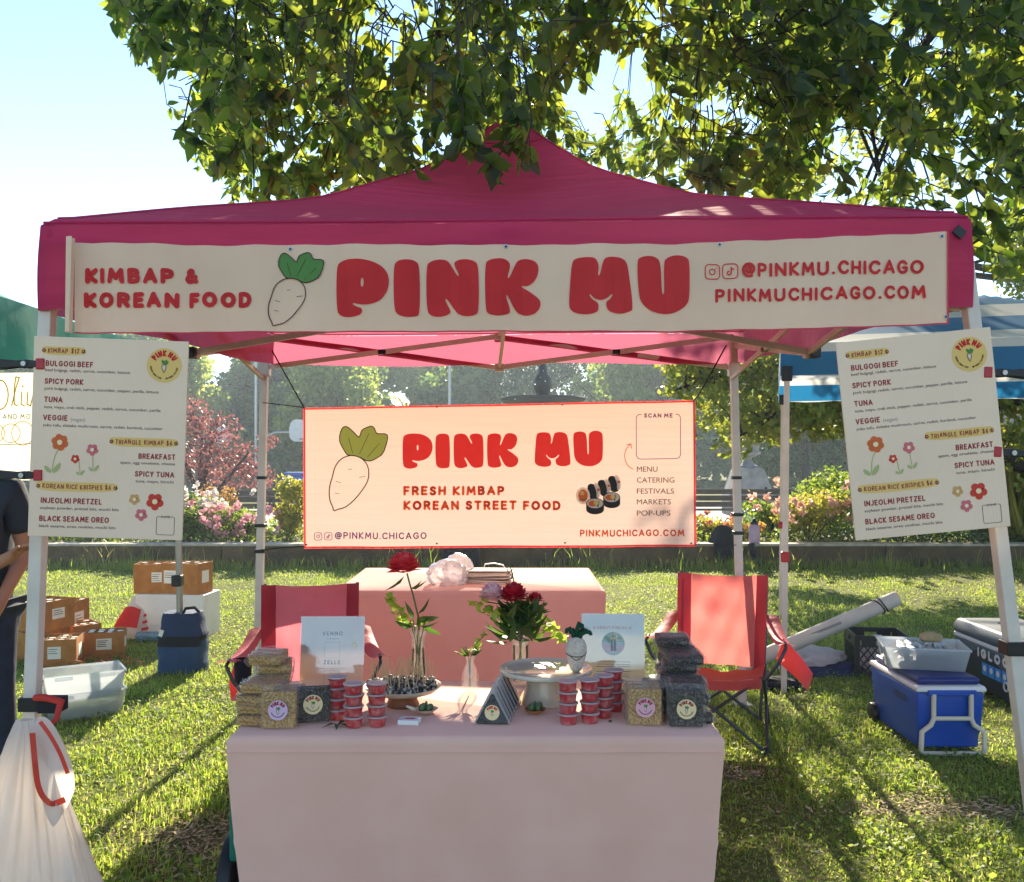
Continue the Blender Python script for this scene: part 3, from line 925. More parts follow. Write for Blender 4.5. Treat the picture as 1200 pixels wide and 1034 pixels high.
# ------------------------------------------------------------------ tree with dark branches by the striped tent
m_leaf_mid = leaf_mat('honey green leaves', [C(86, 108, 36), C(120, 134, 48), C(152, 154, 66)], .45, [C(150, 168, 48), C(200, 196, 84)])
t = thing('spreading_tree', 'spreading tree with dark level branches behind the striped tent', 'tree', (9.6, 14.6, 0))
br = MB()
o0 = Vector((9.6, 14.6, 0))
def brp(lst, rr, n=6):
    br.tube([Vector(p) - o0 for p in lst], rr, n)
brp([(9.6, 14.6, -.1), (9.4, 14.6, 1.3), (9.0, 14.5, 2.4), (8.6, 14.4, 3.6), (8.3, 14.4, 5)], [.24, .2, .17, .12, .05], 10)
limbs = []
for q in [[P(1330, 560, 14.5), P(1190, 545, 14.2), P(1120, 500, 13.8), P(1010, 492, 13.4), P(930, 478, 13.1), P(850, 520, 12.9)],
          [P(1320, 500, 14.5), P(1190, 476, 14), P(1080, 455, 13.8), P(985, 458, 13.5), P(940, 475, 13.2), P(880, 500, 13)],
          [P(1320, 450, 14.6), P(1150, 442, 14.2), P(1010, 440, 14.2), P(930, 428, 13.8), P(840, 440, 13.6), P(790, 458, 13.4)],
          [P(1310, 430, 14.6), P(1180, 400, 14.6), P(1050, 390, 14.6), P(940, 400, 14.6), P(870, 405, 14.4)],
          [P(1300, 560, 14.4), P(1200, 470, 13.2), P(1130, 440, 12.6), P(1060, 430, 12.2)]]:
    rr = [.13, .10, .075, .055, .035, .015][:len(q)]
    brp(q, rr, 7); limbs.append(q)
cl = []
for q in limbs:
    for i in range(len(q) - 1):
        for u in (0, .25, .5, .75):
            p = q[i].lerp(q[i + 1], u)
            for s_ in range(4):
                e = p + Vector((random.uniform(-.6, .5), random.uniform(-.7, .7), random.uniform(-.25, .5)))
                brp([p, (p + e) / 2 + Vector((0, 0, .06)), e], [.02, .013, .004], 4)
                cl.append(tuple(e) + (.30, .32, .16))
for q in range(70):
    e = P(random.uniform(790, 1330), random.uniform(385, 520), random.uniform(13, 15.5))
    if e.z > 1.9 + max(0, (e.x - 5)) * .02: cl.append(tuple(e) + (.38, .4, .2))
for q in range(64):  # added, mostly unseen upper crown that casts dappled shade on the near lawn
    cl.append((random.uniform(1.6, 10.5), random.uniform(12.2, 16.5), random.uniform(3.3, 5.9), .42, .45, .26))
for q in range(16):
    e_ = Vector(cl[-q - 1][:3]); brp([(8.5, 14.4, 4.2), (Vector((8.5, 14.4, 4.4)) + e_) / 2 + Vector((0, 0, .3)), e_], [.06, .035, .01], 5)
br.build('trunk', m_tree_bark, t, smooth=60)
n = 40000
pts = blob_points(n, cl)
leaf_mesh('crown', pts, rng.uniform(.06, .15, n), m_leaf_mid, t, droop=.2, wide=.6, detail=False, off=o0)

# ------------------------------------------------------------------ overhead shade tree
m_leaf_near = leaf_mat('shade tree leaves', [C(28, 48, 24), C(44, 68, 32), C(70, 94, 42)], .45, [C(100, 138, 34), C(206, 216, 76)], .4)
TB = Vector((7.4, 8.6, 0))
t = thing('shade_tree', 'large shade tree whose drooping leafy branches hang over the pink tent', 'tree', TB)
bk = MB()
def bkp(lst, rr, n=6): bk.tube([Vector(p) - TB for p in lst], rr, n)
bkp([(7.4, 8.6, -.1), (7.3, 8.6, 1.5), (7.1, 8.6, 3.2), (6.9, 8.5, 5.0), (6.6, 8.4, 7.0)], [.34, .28, .25, .2, .1], 12)
LIMB = []
for e in [[(7.1, 8.6, 3.6), (5.2, 8.0, 5.0), (2.6, 7.3, 5.7), (-.2, 7.0, 5.8), (-2.2, 6.8, 5.7), (-2.9, 6.7, 5.35)],
          [(6.95, 8.5, 4.6), (4.6, 7.0, 5.7), (2.2, 5.8, 5.7), (.2, 5.0, 5.3), (-1.4, 4.6, 4.9)],
          [(6.9, 8.5, 5.0), (4.6, 8.8, 6.2), (1.4, 8.8, 6.5), (-1.2, 8.5, 6.4), (-2.6, 8.3, 6.1)],
          [(7.1, 8.6, 3.4), (5.7, 7.6, 4.6), (4.4, 6.7, 4.9), (3.2, 6.2, 4.7)],
          [(7.0, 8.6, 4.2), (6.2, 9.6, 5.4), (4.6, 10.2, 5.9), (2.8, 10.4, 5.6)]]:
    e = [Vector(p) for p in e]
    LIMB.append(e)
    bkp(e, [.17, .12, .09, .06, .035, .018][:len(e)], 8)
LP = [q[i].lerp(q[i + 1], u / 8) for q in LIMB for i in range(len(q) - 1) for u in range(8)]
BOUGH = []; OWN = {}; USED = {}
rb_ = random.Random(9)
for i in range(150):
    p0 = rb_.choice(LP); a = rb_.uniform(0, 6.28); q = rb_.uniform(.5, 1.15); dz = rb_.uniform(.25, 1.5)
    if p0.x > 5.5: continue
    dx, dy = math.cos(a) * q, math.sin(a) * q * .7
    pts = [p0, p0 + Vector((dx * .35, dy * .35, .08)), p0 + Vector((dx * .75, dy * .75, -.25 * dz)), p0 + Vector((dx, dy, -.6 * dz)), p0 + Vector((dx * 1.12, dy * 1.12, -dz))]
    if min(600 + q_.x * F / q_.y for q_ in pts) < 185: continue
    if pts[-1].z < 2.9 or (pts[-1].y < 6.3 and pts[-1].z < 3.45): continue
    for j in range(4):
        for k in range(1, 5):
            q_ = pts[j].lerp(pts[j + 1], k / 4); BOUGH.append(q_); OWN[id(q_)] = (i, j, pts)
LOW = [(118, 0), (135, 40), (160, 70), (205, 150), (240, 225), (262, 250), (430, 250), (560, 230), (640, 200), (700, 225), (800, 250), (1000, 265), (1140, 285), (1160, 330), (1290, 345)]
def lowat(px):
    for (a, b_), (c, d) in zip(LOW[:-1], LOW[1:]):
        if a <= px <= c: return b_ + (d - b_) * (px - a) / (c - a)
    return -50
def roofz(x, y):
    t_ = 1 - max(abs(x + .03), abs(y - 4.56)) / 1.54
    return 2.4 + .95 * max(0, t_) ** 1.3 if t_ > -.1 else 0
tw_pos, tw_dir = [], []
def twig(e, L_, src=None, nl=15):
    """a hanging spray that ends at e; its leaves alternate along it"""
    near = src or min(BOUGH, key=lambda p: (p - e).length + (1.2 if p.z < e.z + .05 else 0))
    if id(near) in OWN:
        i_, j_, pts_ = OWN[id(near)]; USED[i_] = (max(j_, USED.get(i_, (0,))[0]), pts_)
    h_ = (near - e); h_.z = 0
    h_ = h_.normalized() if h_.length > .05 else Vector((0, 0, 0))
    top = e + h_ * random.uniform(.05, .3) + Vector((random.uniform(-.3, .3), random.uniform(-.25, .25), L_))
    if (near - top).length > .45: near = top + (near - top).normalized() * random.uniform(.15, .4)
    mid = (near + top) / 2 + Vector((0, 0, .05 + .12 * (near - top).length))
    bkp([near, mid, top, (top + e) / 2 + Vector((random.uniform(-.05, .05), 0, 0)), e], [.005, .0045, .004, .003, .002], 4)
    d = (e - top).normalized()
    for i in range(nl):
        u = (i + random.random()) / nl
        tw_pos.append(top.lerp(e, u)); tw_dir.append((d, i))
cnt = 0
rt = random.Random(5)
def clump(px, py):
    return (math.sin(px * .021 + 1.3) + math.sin(px * .037 + py * .03) + math.sin(py * .05 - px * .013 + 2) + math.sin(px * .009 - py * .02)) / 4
tries = 0
while cnt < 2050 and tries < 90000:
    tries += 1
    px = rt.uniform(105, 1290); py = rt.uniform(-230, 345)
    lo = lowat(px)
    if py > lo - 6: continue
    if px < 320 and py < 150 and px < 118 + (py if py > 0 else 0) * .42: continue
    if clump(px, py) < rt.uniform(-.62, .22): continue
    Y = rt.uniform(4.3, 9.2)
    e = P(px, py, Y)
    if e.z > 6.4: continue
    if abs(e.x + .03) < 1.75 and 2.8 < Y < 6.4 and e.z < roofz(e.x, Y) + .35: continue
    if Y < 6.6 and py > 150 and 480 < px < 760: continue
    twig(e, rt.uniform(.08, .34), nl=rt.randint(11, 19)); cnt += 1
# the spray that hangs before the tent's peak, and the one lower on its shoulder
for (px, py, Y) in [(500, 165, 4.1), (520, 190, 4.0), (545, 175, 3.95), (570, 200, 3.9), (590, 205, 3.85), (610, 196, 3.9), (622, 190, 3.95), (560, 150, 4.1), (535, 150, 4.2), (595, 170, 4.0), (510, 150, 4.3), (480, 190, 4.2), (455, 205, 4.1), (440, 195, 4.2), (490, 203, 4.0), (600, 150, 4.1), (575, 130, 4.2), (540, 120, 4.3), (465, 180, 4.3), (420, 215, 4.3), (615, 130, 4.3), (520, 100, 4.4), (560, 95, 4.4), (600, 100, 4.4), (640, 110, 4.5), (480, 130, 4.4)]:
    e = P(px, py, Y)
    twig(e, .38, src=min(LP, key=lambda p: (p - (e + Vector((0, .6, 1.5)))).length), nl=17)
for j_, pts_ in USED.values():
    bkp(pts_[:j_ + 2], [.016, .013, .010, .007, .004][:j_ + 2], 5)
for i in range(7):   # thick dark hanging boughs
    x = 3.2 + random.uniform(-1, 1.4); y = random.uniform(6, 8)
    s0 = min(LP, key=lambda p: (p - Vector((x + .6, y, 5.4))).length)
    bkp([s0, s0 + Vector((-.25, 0, -.5)), s0 + Vector((-.5 + random.uniform(-.2, .2), .1, -1.2)), s0 + Vector((-.6 + random.uniform(-.4, .4), .1, -1.9))], [.035, .028, .018, .007], 6)
bk.build('trunk', m_tree_bark, t, smooth=60)
n = len(tw_pos)
pos = np.array([tuple(p) for p in tw_pos])
dirs = np.array([tuple(d[0]) for d in tw_dir]); par = np.array([(-1) ** d[1] for d in tw_dir])
side = np.cross(dirs, rng.normal(size=(n, 3))); side /= np.linalg.norm(side, axis=1)[:, None]
ax = dirs * .55 + side * par[:, None] * .75 + rng.normal(0, .22, (n, 3)); ax[:, 2] -= .35
ax /= np.linalg.norm(ax, axis=1)[:, None]
sd = np.cross(ax, rng.normal(size=(n, 3))); sd /= np.linalg.norm(sd, axis=1)[:, None]
leaf_mesh('crown', pos, rng.uniform(.06, .14, n), m_leaf_near, t, wide=.56, off=TB, frame=(ax, sd, np.cross(ax, sd)))

# ------------------------------------------------------------------ benches, urn, fountain, hoops, poles, far buildings
m_bench_wood = M('bench boards', C(108, 94, 80), .8, C(82, 70, 60), 4, mapscale=(1, 12, 12))
m_bench_iron = M('bench iron', C(38, 38, 40), .5, metal=.3)
def bench(label, x, y, L_):
    t = thing('park_bench', label, 'bench', (x, y, .012), 0, 'wooden park benches by the walk')
    b = MB()
    for i in range(3): b.box((0, .02 + i * .13, .43), (L_, .11, .035))
    b.build('seat', m_bench_wood, t, bevel=.006)
    b = MB()
    for i in range(3): b.box((0, .42 + i * .035, .53 + i * .14), (L_, .03, .115))
    b.build('backrest', m_bench_wood, t, bevel=.006)
    for sx in ((-1, 0, 1) if L_ > 3 else (-1, 1)):
        b = MB(); xx = sx * (L_ / 2 - .25)
        b.bar((xx, -.02, 0), (xx, -.02, .41), .05, .06); b.bar((xx, .4, 0), (xx, .4, .41), .05, .06)
        b.bar((xx, -.05, .39), (xx, .42, .39), .05, .04); b.bar((xx, .4, .41), (xx, .52, .9), .05, .05)
        b.build('leg', m_bench_iron, t)
    return t
bench('long weathered bench behind the rose bush and the thin tent leg', bx(905, 20.4), 20.4, 4.2)
bench('weathered bench half hidden behind yellow shrub and the hung banner', bx(330, 19.6), 19.6, 3.4)
bench('pale slatted bench farther off, above the pink blossoms', bx(288, 27), 27, 1.9)
bench('bench running on behind the tilted menu board', bx(1140, 20.6), 20.6, 3.6)

m_stone = M('grey stone', C(150, 150, 146), .85, C(124, 124, 122), 4, bump=.3, bs=20)
t = thing('stone_urn', 'tall grey stone garden urn raised on its pedestal beyond the benches', 'urn', (bx(876, 26), 26, 0))
b = MB(); b.lathe([(.01, 1.28), (.27, 1.28), (.28, 1.34), (.16, 1.40), (.1, 1.5), (.12, 1.56), (.34, 1.66), (.36, 1.72), (.30, 1.76), (.33, 1.95), (.42, 2.1), (.52, 2.14), (.52, 2.19), (.4, 2.19), (.02, 2.05)], 28, wob=lambda a, z: 1 + (.025 * math.cos(16 * a) if 1.57 < z < 2.1 else 0))
b.build('bowl', m_stone, t, smooth=40)
b = MB(); b.prism([(-.62, 0), (.62, 0), (.62, .5), (.38, 1.18), (.32, 1.28), (-.32, 1.28), (-.38, 1.18), (-.62, .5)], lambda x, z: Vector((x, -.45, z)), lambda x, z: Vector((x, .45, z)))
b.build('pedestal', m_stone, t, bevel=.03)
m_bronze = M('dark bronze', C(26, 30, 32), .5, C(18, 22, 24), 6, metal=.2)
fx, fy = bx(636, 28), 28
t = thing('fountain', 'tall dark tiered fountain seen over the top of the hung banner', 'fountain', (fx, fy, 0))
b = MB(); b.lathe([(4.6, 0), (4.6, .5), (4.3, .55), (4.3, .3), (.1, .3)], 40); b.build('pool_rim', m_stone, t, smooth=40)
b = MB(); b.lathe([(.9, .3), (.8, .8), (.35, 1.2), (.3, 3.2), (.55, 3.6)], 24); b.build('pedestal', m_bronze, t, smooth=40)
b = MB(); b.lathe([(.2, 3.7), (1.2, 3.85), (1.85, 4.02), (1.9, 4.12), (1.85, 4.15), (1.1, 4.02), (.1, 3.98)], 36); b.build('basin', m_bronze, t, smooth=40)
b = MB(); b.lathe([(.16, 3.98), (.3, 4.3), (.42, 4.6), (.38, 4.85), (.22, 5.05), (.17, 5.4), (.15, 6.3), (.22, 6.5), (.02, 6.6)], 20); b.build('column', m_bronze, t, smooth=40)
t.scale = (.667, .667, .806)
m_drop = clear_mat('spray drops', (1, 1, 1, 1), .3, .2, milk=.75, milkcol=(.95, .97, 1, 1))
n = 500
ang = rng.random(n) * 6.28; u = rng.random(n)
rad = .25 + 1.9 * u + rng.normal(0, .08, n)
zz = 6.4 + .9 * u - 3.6 * u * u + rng.normal(0, .1, n)
k = rng.random(n) < .5
rad[k] = 1.75 + rng.normal(0, .12, k.sum()); zz[k] = 4.1 + rng.random(k.sum()) * 2.0
lf = leaf_mesh('water_spray', np.stack([rad * np.cos(ang) + 0, rad * np.sin(ang), zz], 1), rng.uniform(.03, .075, n), m_drop, None, wide=.7, detail=False, kind='stuff')
lf.location = (fx, fy, 0); lf.scale = (.667, .667, .806)
tag(lf, 'fine sunlit water droplets falling around the fountain column', 'water')

def hoop(label, px, py, Y, side):
    x = bx(px, Y); z = EYE - (py - HY) * Y / F
    t = thing('basketball_hoop', label, 'hoop', (x + side * 1.3, Y, 0), 0, 'basketball hoops across the park')
    b = MB(); b.tube([(0, 0, 0), (0, 0, z - .5), (-side * .12, 0, z - .15), (-side * .45, 0, z), (-side * 1.2, 0, z)], .06, 8); b.build('post', m_steel, t, smooth=50)
    b = MB(); pl = chaikin([(-.5, -.35), (.5, -.35), (.62, .1), (.4, .5), (-.4, .5), (-.62, .1)], 2)
    b.prism(pl, lambda u, v: Vector((-side * 1.3 + u * .45, u * .5 - .0, z + v)), lambda u, v: Vector((-side * 1.3 + u * .45 + .04, u * .5 + .04, z + v)))
    b.build('backboard', m_white_plastic, t)
    b = MB(); c0 = Vector((-side * 1.62, -.1, z - .25))
    b.tube([c0 + Vector((.23 * math.cos(a), .23 * math.sin(a), 0)) for a in [2 * math.pi * i / 16 for i in range(17)]], .015, 6, cap=False); b.build('rim', m_red_plastic, t)
hoop('white basketball backboard on a bent post beside the banner edge', 349, 507, 36, -1)
hoop('small far basketball backboard above the plum tree', 259, 512, 46, -1)
def pole(label, px, Y, h):
    t = thing('lamp_post', label, 'lamp post', (bx(px, Y), Y, 0), 0, 'park light poles')
    b = MB(); b.tube([(0, 0, 0), (0, 0, h)], [.09, .06], 8); b.build('post', m_steel, t, smooth=50)
    b = MB(); b.box((0, -.25, h + .05), (.25, .7, .14)); b.build('lamp_head', m_dark_metal, t, bevel=.03)
pole('pale slim light pole beyond the plum tree', 300, 44, 9)
pole('dark slim light pole between far trees and fountain', 527, 40, 8)
bn = thing('recycling_bin', 'blue recycling bin beyond the benches at the banner edge', 'bin', (bx(350, 30), 30, 0))
m_blue_bin = M('blue bin plastic', C(40, 92, 170), .5)
b = MB(); b.prism([(-.3, .02), (.3, .02), (.36, 1.0), (-.36, 1.0)], lambda x, z: Vector((x, -.3, z)), lambda x, z: Vector((x, .3, z))); b.build('body', m_blue_bin, bn, bevel=.03)
b = MB(); b.box((0, 0, 1.06), (.8, .7, .08)); b.build('lid', m_blue_bin, bn, bevel=.03)
# far buildings
m_bld = M('grey brick wall', C(150, 142, 136), .9, C(130, 122, 118), 3)
m_roof = M('slate roof', C(96, 96, 102), .8, C(82, 82, 88), 4)
m_win = M('dark window glass', C(44, 52, 60), .15, spec=.6)
def house(label, x, y, w_, d, h):
    t = thing('park_building', label, 'building', (x, y, 0), 0, 'buildings beyond the park')
    b = MB(); b.box((0, 0, h / 2), (w_, d, h)); b.build('wall', m_bld, t)
    b = MB(); b.prism([(-d / 2 - .4, h + .01), (d / 2 + .4, h + .01), (0, h + 1.6)], lambda u, z: Vector((-w_ / 2 - .4, u, z)), lambda u, z: Vector((w_ / 2 + .4, u, z))); b.build('roof', m_roof, t)
    k = int(w_ // 2.4)
    for i in range(k):
        xx = -w_ / 2 + (i + .5) * w_ / k
        f = MB(); f.box((xx, -d / 2 - .02, h * .55), (1.1, .06, h * .4)); wn = f.build('window', m_white_plastic, t)
        f = MB(); f.box((xx, -d / 2 - .06, h * .55), (.94, .04, h * .4 - .16)); f.build('pane', m_win, wn)
house('low grey park building with pitched roof beyond the urn', 24.5, 52, 12, 6, 2.6)
house('low pale park building behind the far trees and hoops', -14, 78, 16, 7, 3.2)
# haze over the park
hz = bpy.data.materials.new('park haze'); hz.use_nodes = True
N = hz.node_tree.nodes; N.remove(N['Principled BSDF'])
vol = N.new('ShaderNodeVolumePrincipled')
vol.inputs['Color'].default_value = (.78, .90, 1.0, 1); vol.inputs['Density'].default_value = .0018
vol.inputs['Anisotropy'].default_value = .3
hz.node_tree.links.new(vol.outputs[0], N['Material Output'].inputs['Volume'])
b = MB(); b.box((0, 45, 6.5), (140, 130, 15)); ho = b.build('haze', hz)
tag(ho, 'thin bluish morning haze filling the park air', 'haze', kind='stuff')
# ================================================================== PINK CANOPY TENT
m_pink = M('pink canopy polyester', C(200, 52, 94), .62, C(186, 44, 84), 5, bump=.5, bs=5, mapscale=(.5, 5, 5), trans=.3, tcol=C(226, 130, 160), spec=.22)
m_pink_in = m_pink
TC = Vector((-.02, 4.56, 0)); HALF = 1.505
def prof(t):
    pts = [(0, 2.36), (.25, 2.50), (.5, 2.63), (.75, 2.85), (.9, 3.07), (.97, 3.19), (1, 3.22)]
    for (a, b_), (c, d) in zip(pts[:-1], pts[1:]):
        if t <= c:
            return b_ + (d - b_) * (t - a) / (c - a)
    return 3.22
def roof(u, v):
    x, y = 2 * u - 1, 2 * v - 1
    m_ = max(abs(x), abs(y)); n_ = min(abs(x), abs(y))
    t_ = 1 - m_
    # softened profile
    z = (prof(max(0, t_ - .05)) + 2 * prof(t_) + prof(min(1, t_ + .05))) / 4
    r_ = n_ / m_ if m_ > 1e-6 else 1
    z -= .055 * (1 - r_ ** 2) * math.sin(math.pi * min(1, t_ * 1.05)) ** .8
    z += .006 * math.sin(x * 9 + y * 4) * t_ + .004 * math.sin(26 * t_ + 3 * x) * (1 - r_)
    z += .05 * (x + 1) / 2 * 0 + .025 * (y + 1) / 2 + .02 * (x + 1) / 2
    if m_ > .985: z -= .02 * (m_ - .985) / .015
    return Vector((TC.x + HALF * x, TC.y + HALF * y, z))
tent = thing('canopy_tent', 'pink pop up canopy tent with flared roof on pale square legs', 'tent', (TC.x, TC.y, 0))
b = MB()
for k in range(4):
    c4 = [(-1, -1), (1, -1), (1, 1), (-1, 1), (-1, -1)]
    def sector(u, v):
        e = (c4[k][0] + (c4[k + 1][0] - c4[k][0]) * u, c4[k][1] + (c4[k + 1][1] - c4[k][1]) * u)
        q = 1 - v * .999
        return roof((e[0] * q + 1) / 2, (e[1] * q + 1) / 2)
    b.grid(sector, 40, 48)
ro = b.build('roof', m_pink, tent, smooth=180, world=True)
bm = bmesh.new(); bm.from_mesh(ro.data); bmesh.ops.remove_doubles(bm, verts=bm.verts, dist=.0008); bm.to_mesh(ro.data); bm.free()
for tt in (.885, .995):
    b = MB(); ring = []
    for i in range(129):
        s_ = (i / 32) % 4; k = int(s_); f_ = s_ - k
        c4 = [(-1, -1), (1, -1), (1, 1), (-1, 1), (-1, -1)]
        q = 1 - tt if tt < .99 else .995
        ring.append(roof(((c4[k][0] + (c4[k + 1][0] - c4[k][0]) * f_) * q + 1) / 2, ((c4[k][1] + (c4[k + 1][1] - c4[k][1]) * f_) * q + 1) / 2) + Vector((0, 0, .002)))
    b.tube(ring, .004, 5, cap=False); b.build('seam', m_pink, tent, smooth=60, world=True)
for cx_, cy_ in ((-1, -1), (1, -1), (1, 1), (-1, 1)):
    b = MB(); b.tube([roof((cx_ * q / 40 + 1) / 2, (cy_ * q / 40 + 1) / 2) + Vector((0, 0, .002)) for q in range(0, 40)], .004, 5); b.build('seam', m_pink, tent, smooth=60, world=True)
b = MB()
def val(u, v):
    # round the four sides; u along the perimeter
    s = (u * 4) % 4; k = int(s); f = s - k
    c = [(-1, -1), (1, -1), (1, 1), (-1, 1), (-1, -1)]
    x = c[k][0] + (c[k + 1][0] - c[k][0]) * f; y = c[k][1] + (c[k + 1][1] - c[k][1]) * f
    top = roof((x + 1) / 2, (y + 1) / 2).z - .001
    drop = .275 if k == 0 else (.19 if k == 2 else .23)
    if k in (1, 3): drop = .275 + (.19 - .275) * ((y + 1) / 2)
    bulge = .004 * math.sin(math.pi * v) + .006 * math.sin(u * 60 + 4 * math.sin(u * 23)) * v + .003 * math.sin(u * 170) * v
    r_ = HALF * (1 + .003 * v) + bulge
    cx = math.copysign(min(abs(x), .992), x); cy = math.copysign(min(abs(y), .992), y)
    return Vector((TC.x + r_ * x, TC.y + r_ * y, top - drop * v + .008 * math.sin(u * 44) * v))
b.grid(val, 320, 8); b.build('valance', m_pink, tent, smooth=60, world=True)
# corner caps of the fabric
for (x, y) in ((-1, -1), (1, -1)):
    b = MB(); p = roof((x + 1) / 2, (y + 1) / 2)
    b.ball(p + Vector((-.028 * x, .028, -.03)), (.036, .034, .034), 12, 8); b.build('corner_cap', m_pink, tent, smooth=180, world=True)
b = MB(); p = roof(1, 0); b.box(p + Vector((-.045, -.014, -.045)), (.034, .010, .030), Euler((0, R(40), 0)).to_matrix()); b.build('corner_strap', m_black, tent, world=True)
# legs
def legobj(name, p0, p1, wd, foot=True):
    b = MB(); b.bar(p0, p1, wd, wd * .92); l = b.build(name, m_white_metal, tent, bevel=.004, world=True)
    d = (Vector(p1) - Vector(p0))
    return l, Vector(p0), d
FLB, FLT = Vector((-1.60, 3.09, 0)), Vector((-1.51, 3.09, 2.30))
FRB, FRT = Vector((1.76, 3.09, 0)), Vector((1.47, 3.09, 2.32))
BLB, BLT = Vector((-1.64, 6.07, 0)), Vector((-1.585, 6.07, 2.36))
BRB, BRT = Vector((1.48, 6.07, 0)), Vector((1.42, 6.07, 2.36))
for p0, p1 in ((FLB, FLT), (FRB, FRT), (BLB, BLT), (BRB, BRT)):
    front = p0.y < 4
    l, o, d = legobj('leg', p0, p1, .046 if front else .05)
    f = MB(); f.box(p0 + Vector((0, 0, .008)), (.11, .11, .012)); f.build('foot', m_steel, l, world=True)
    if not front:
        f = MB(); q = p0 + d * .915; f.box(q, (.07, .07, .09)); f.build('bracket', m_white_metal, l, bevel=.006, world=True)
    if not front:
        for zz in (.42, .49) if p0.x < 0 else (.47, .52):
            f = MB(); q = p0 + d * zz; f.box(q, (.066, .066, .022)); f.build('collar', m_black, l, bevel=.004, world=True)
        f = MB(); q = p0 + d * .62; f.box(q, (.056, .056, .02)); f.build('clip', m_black, l, world=True)
    else:
        f = MB(); q = p0 + d * (.345 if p0.x < 0 else .42); f.box(q, (.066, .066, .045)); f.build('collar', m_black, l, bevel=.004, world=True)
# scissor trusses
def truss(A, B, upA, loA, n=2):
    """A, B: leg tops; lower rail height offset"""
    out = []
    for i in range(n):
        a0 = A.lerp(B, i / n); a1 = A.lerp(B, (i + 1) / n)
        inn = Vector((0, 0, 0))
        for lo0, lo1 in ((loA, upA), (upA, loA)):
            q0 = Vector((a0.x, a0.y, lo0)); q1 = Vector((a1.x, a1.y, lo1))
            b = MB(); sd = (B - A).normalized().cross(Vector((0, 0, 1)))
            off = sd * (.012 if lo0 < lo1 else -.012)
            b.bar(q0 + off, q1 + off, .018, .032, side=sd)
            b.build('truss_bar', m_white_metal, tent, bevel=.003, world=True)
        b = MB(); mid = (a0 + a1) / 2; b.box((mid.x, mid.y, (upA + loA) / 2), (.05, .05, .03)); b.build('pivot', m_black, tent, bevel=.004, world=True)
    for i in range(1, n):
        for zz in (loA, upA):
            b = MB(); p = A.lerp(B, i / n); b.box((p.x, p.y, zz), (.06, .06, .05)); b.build('joint', m_white_metal, tent, bevel=.008, world=True)
truss(BLT, BRT, 2.37, 2.17)
truss(FLT, FRT, 2.30, 2.09)
truss(FLT, BLT, 2.31, 2.10)
truss(FRT, BRT, 2.31, 2.10)
hub = Vector((TC.x, TC.y, 2.36))
for q in (Vector((-1.545, 4.56, 2.10)), Vector((1.455, 4.56, 2.10)), Vector((-.03, 3.07, 2.10)), Vector((-.08, 6.05, 2.18))):
    b = MB(); b.bar(q, hub, .018, .03); b.build('truss_bar', m_white_metal, tent, world=True)
    b = MB(); b.bar(q + Vector((0, 0, .2)), hub + Vector((0, 0, .3)), .018, .03); b.build('truss_bar', m_white_metal, tent, world=True)
    if abs(q.x) > 1:
        b = MB(); b.box(q, (.05, .09, .05)); b.build('joint', m_black, tent, bevel=.006, world=True)
b = MB(); b.bar(hub - Vector((0, 0, .08)), hub + Vector((0, 0, .8)), .045); b.build('centre_pole', m_white_metal, tent, world=True)

# ------------------------------------------------------------------ PINK MU letters (traced, photo pixels of the front banner)
def z1(pts): return [(390 + x / 4.8, 280 + y / 4.8) for x, y in pts]
def z2(pts): return [(640 + x / 6.316, 280 + y / 6.316) for x, y in pts]
BIG = [
 [z1([(20, 155), (45, 130), (90, 118), (150, 115), (220, 125), (280, 155), (312, 200), (318, 250), (305, 300), (275, 340), (235, 362), (190, 372), (150, 372), (120, 363), (114, 372), (138, 385), (168, 392), (167, 425), (130, 440), (85, 445), (45, 435), (20, 405)]),
  z1([(160, 230), (168, 220), (176, 230), (176, 266), (168, 276), (160, 266)])],
 [z1([(342, 155), (365, 125), (415, 115), (465, 122), (488, 150), (490, 425), (465, 437), (415, 442), (370, 432), (345, 400)])],
 [z1([(524, 150), (545, 125), (590, 115), (635, 120), (660, 140), (702, 215), (713, 207), (678, 143), (700, 122), (750, 114), (800, 125), (820, 155), (823, 410), (800, 430), (750, 438), (715, 430), (690, 410), (641, 336), (629, 345), (668, 412), (650, 430), (600, 441), (555, 433), (526, 405)])],
 [z1([(855, 140), (880, 122), (925, 113), (970, 117), (995, 135), (998, 165), (981, 220), (993, 226), (1030, 135), (1050, 117), (1085, 110), (1130, 120), (1155, 145), (1158, 185), (1140, 235), (1095, 268), (1065, 261), (1061, 271), (1090, 285), (1140, 320), (1170, 350), (1165, 390), (1140, 420), (1090, 434), (1045, 422), (1020, 395), (983, 316), (973, 325), (1002, 410), (985, 428), (930, 437), (880, 428), (858, 405)])],
 [z2([(190, 165), (225, 143), (290, 137), (350, 143), (375, 165), (388, 215), (379, 275), (395, 279), (420, 160), (450, 140), (500, 133), (560, 143), (595, 170), (610, 240), (645, 520), (620, 540), (560, 556), (500, 552), (450, 530), (438, 470), (470, 452), (493, 418), (482, 409), (450, 445), (400, 461), (350, 445), (326, 411), (315, 418), (340, 455), (385, 478), (385, 540), (350, 556), (290, 563), (220, 550), (180, 525), (170, 490), (172, 420)])],
 [z2([(670, 160), (700, 138), (765, 126), (815, 137), (850, 170), (859, 400), (869, 409), (879, 400), (873, 165), (900, 135), (950, 118), (1000, 122), (1040, 140), (1060, 170), (1060, 440), (1040, 490), (990, 530), (930, 552), (870, 556), (800, 545), (740, 515), (700, 470), (683, 410)])],
]
def big_letters(art, fmap, key, layer=0):
    for loops in BIG:
        art.n += 1
        art.shape([[fmap(*p) for p in chaikin(l, 2)] for l in loops], f'{key}#{art.n}', layer)

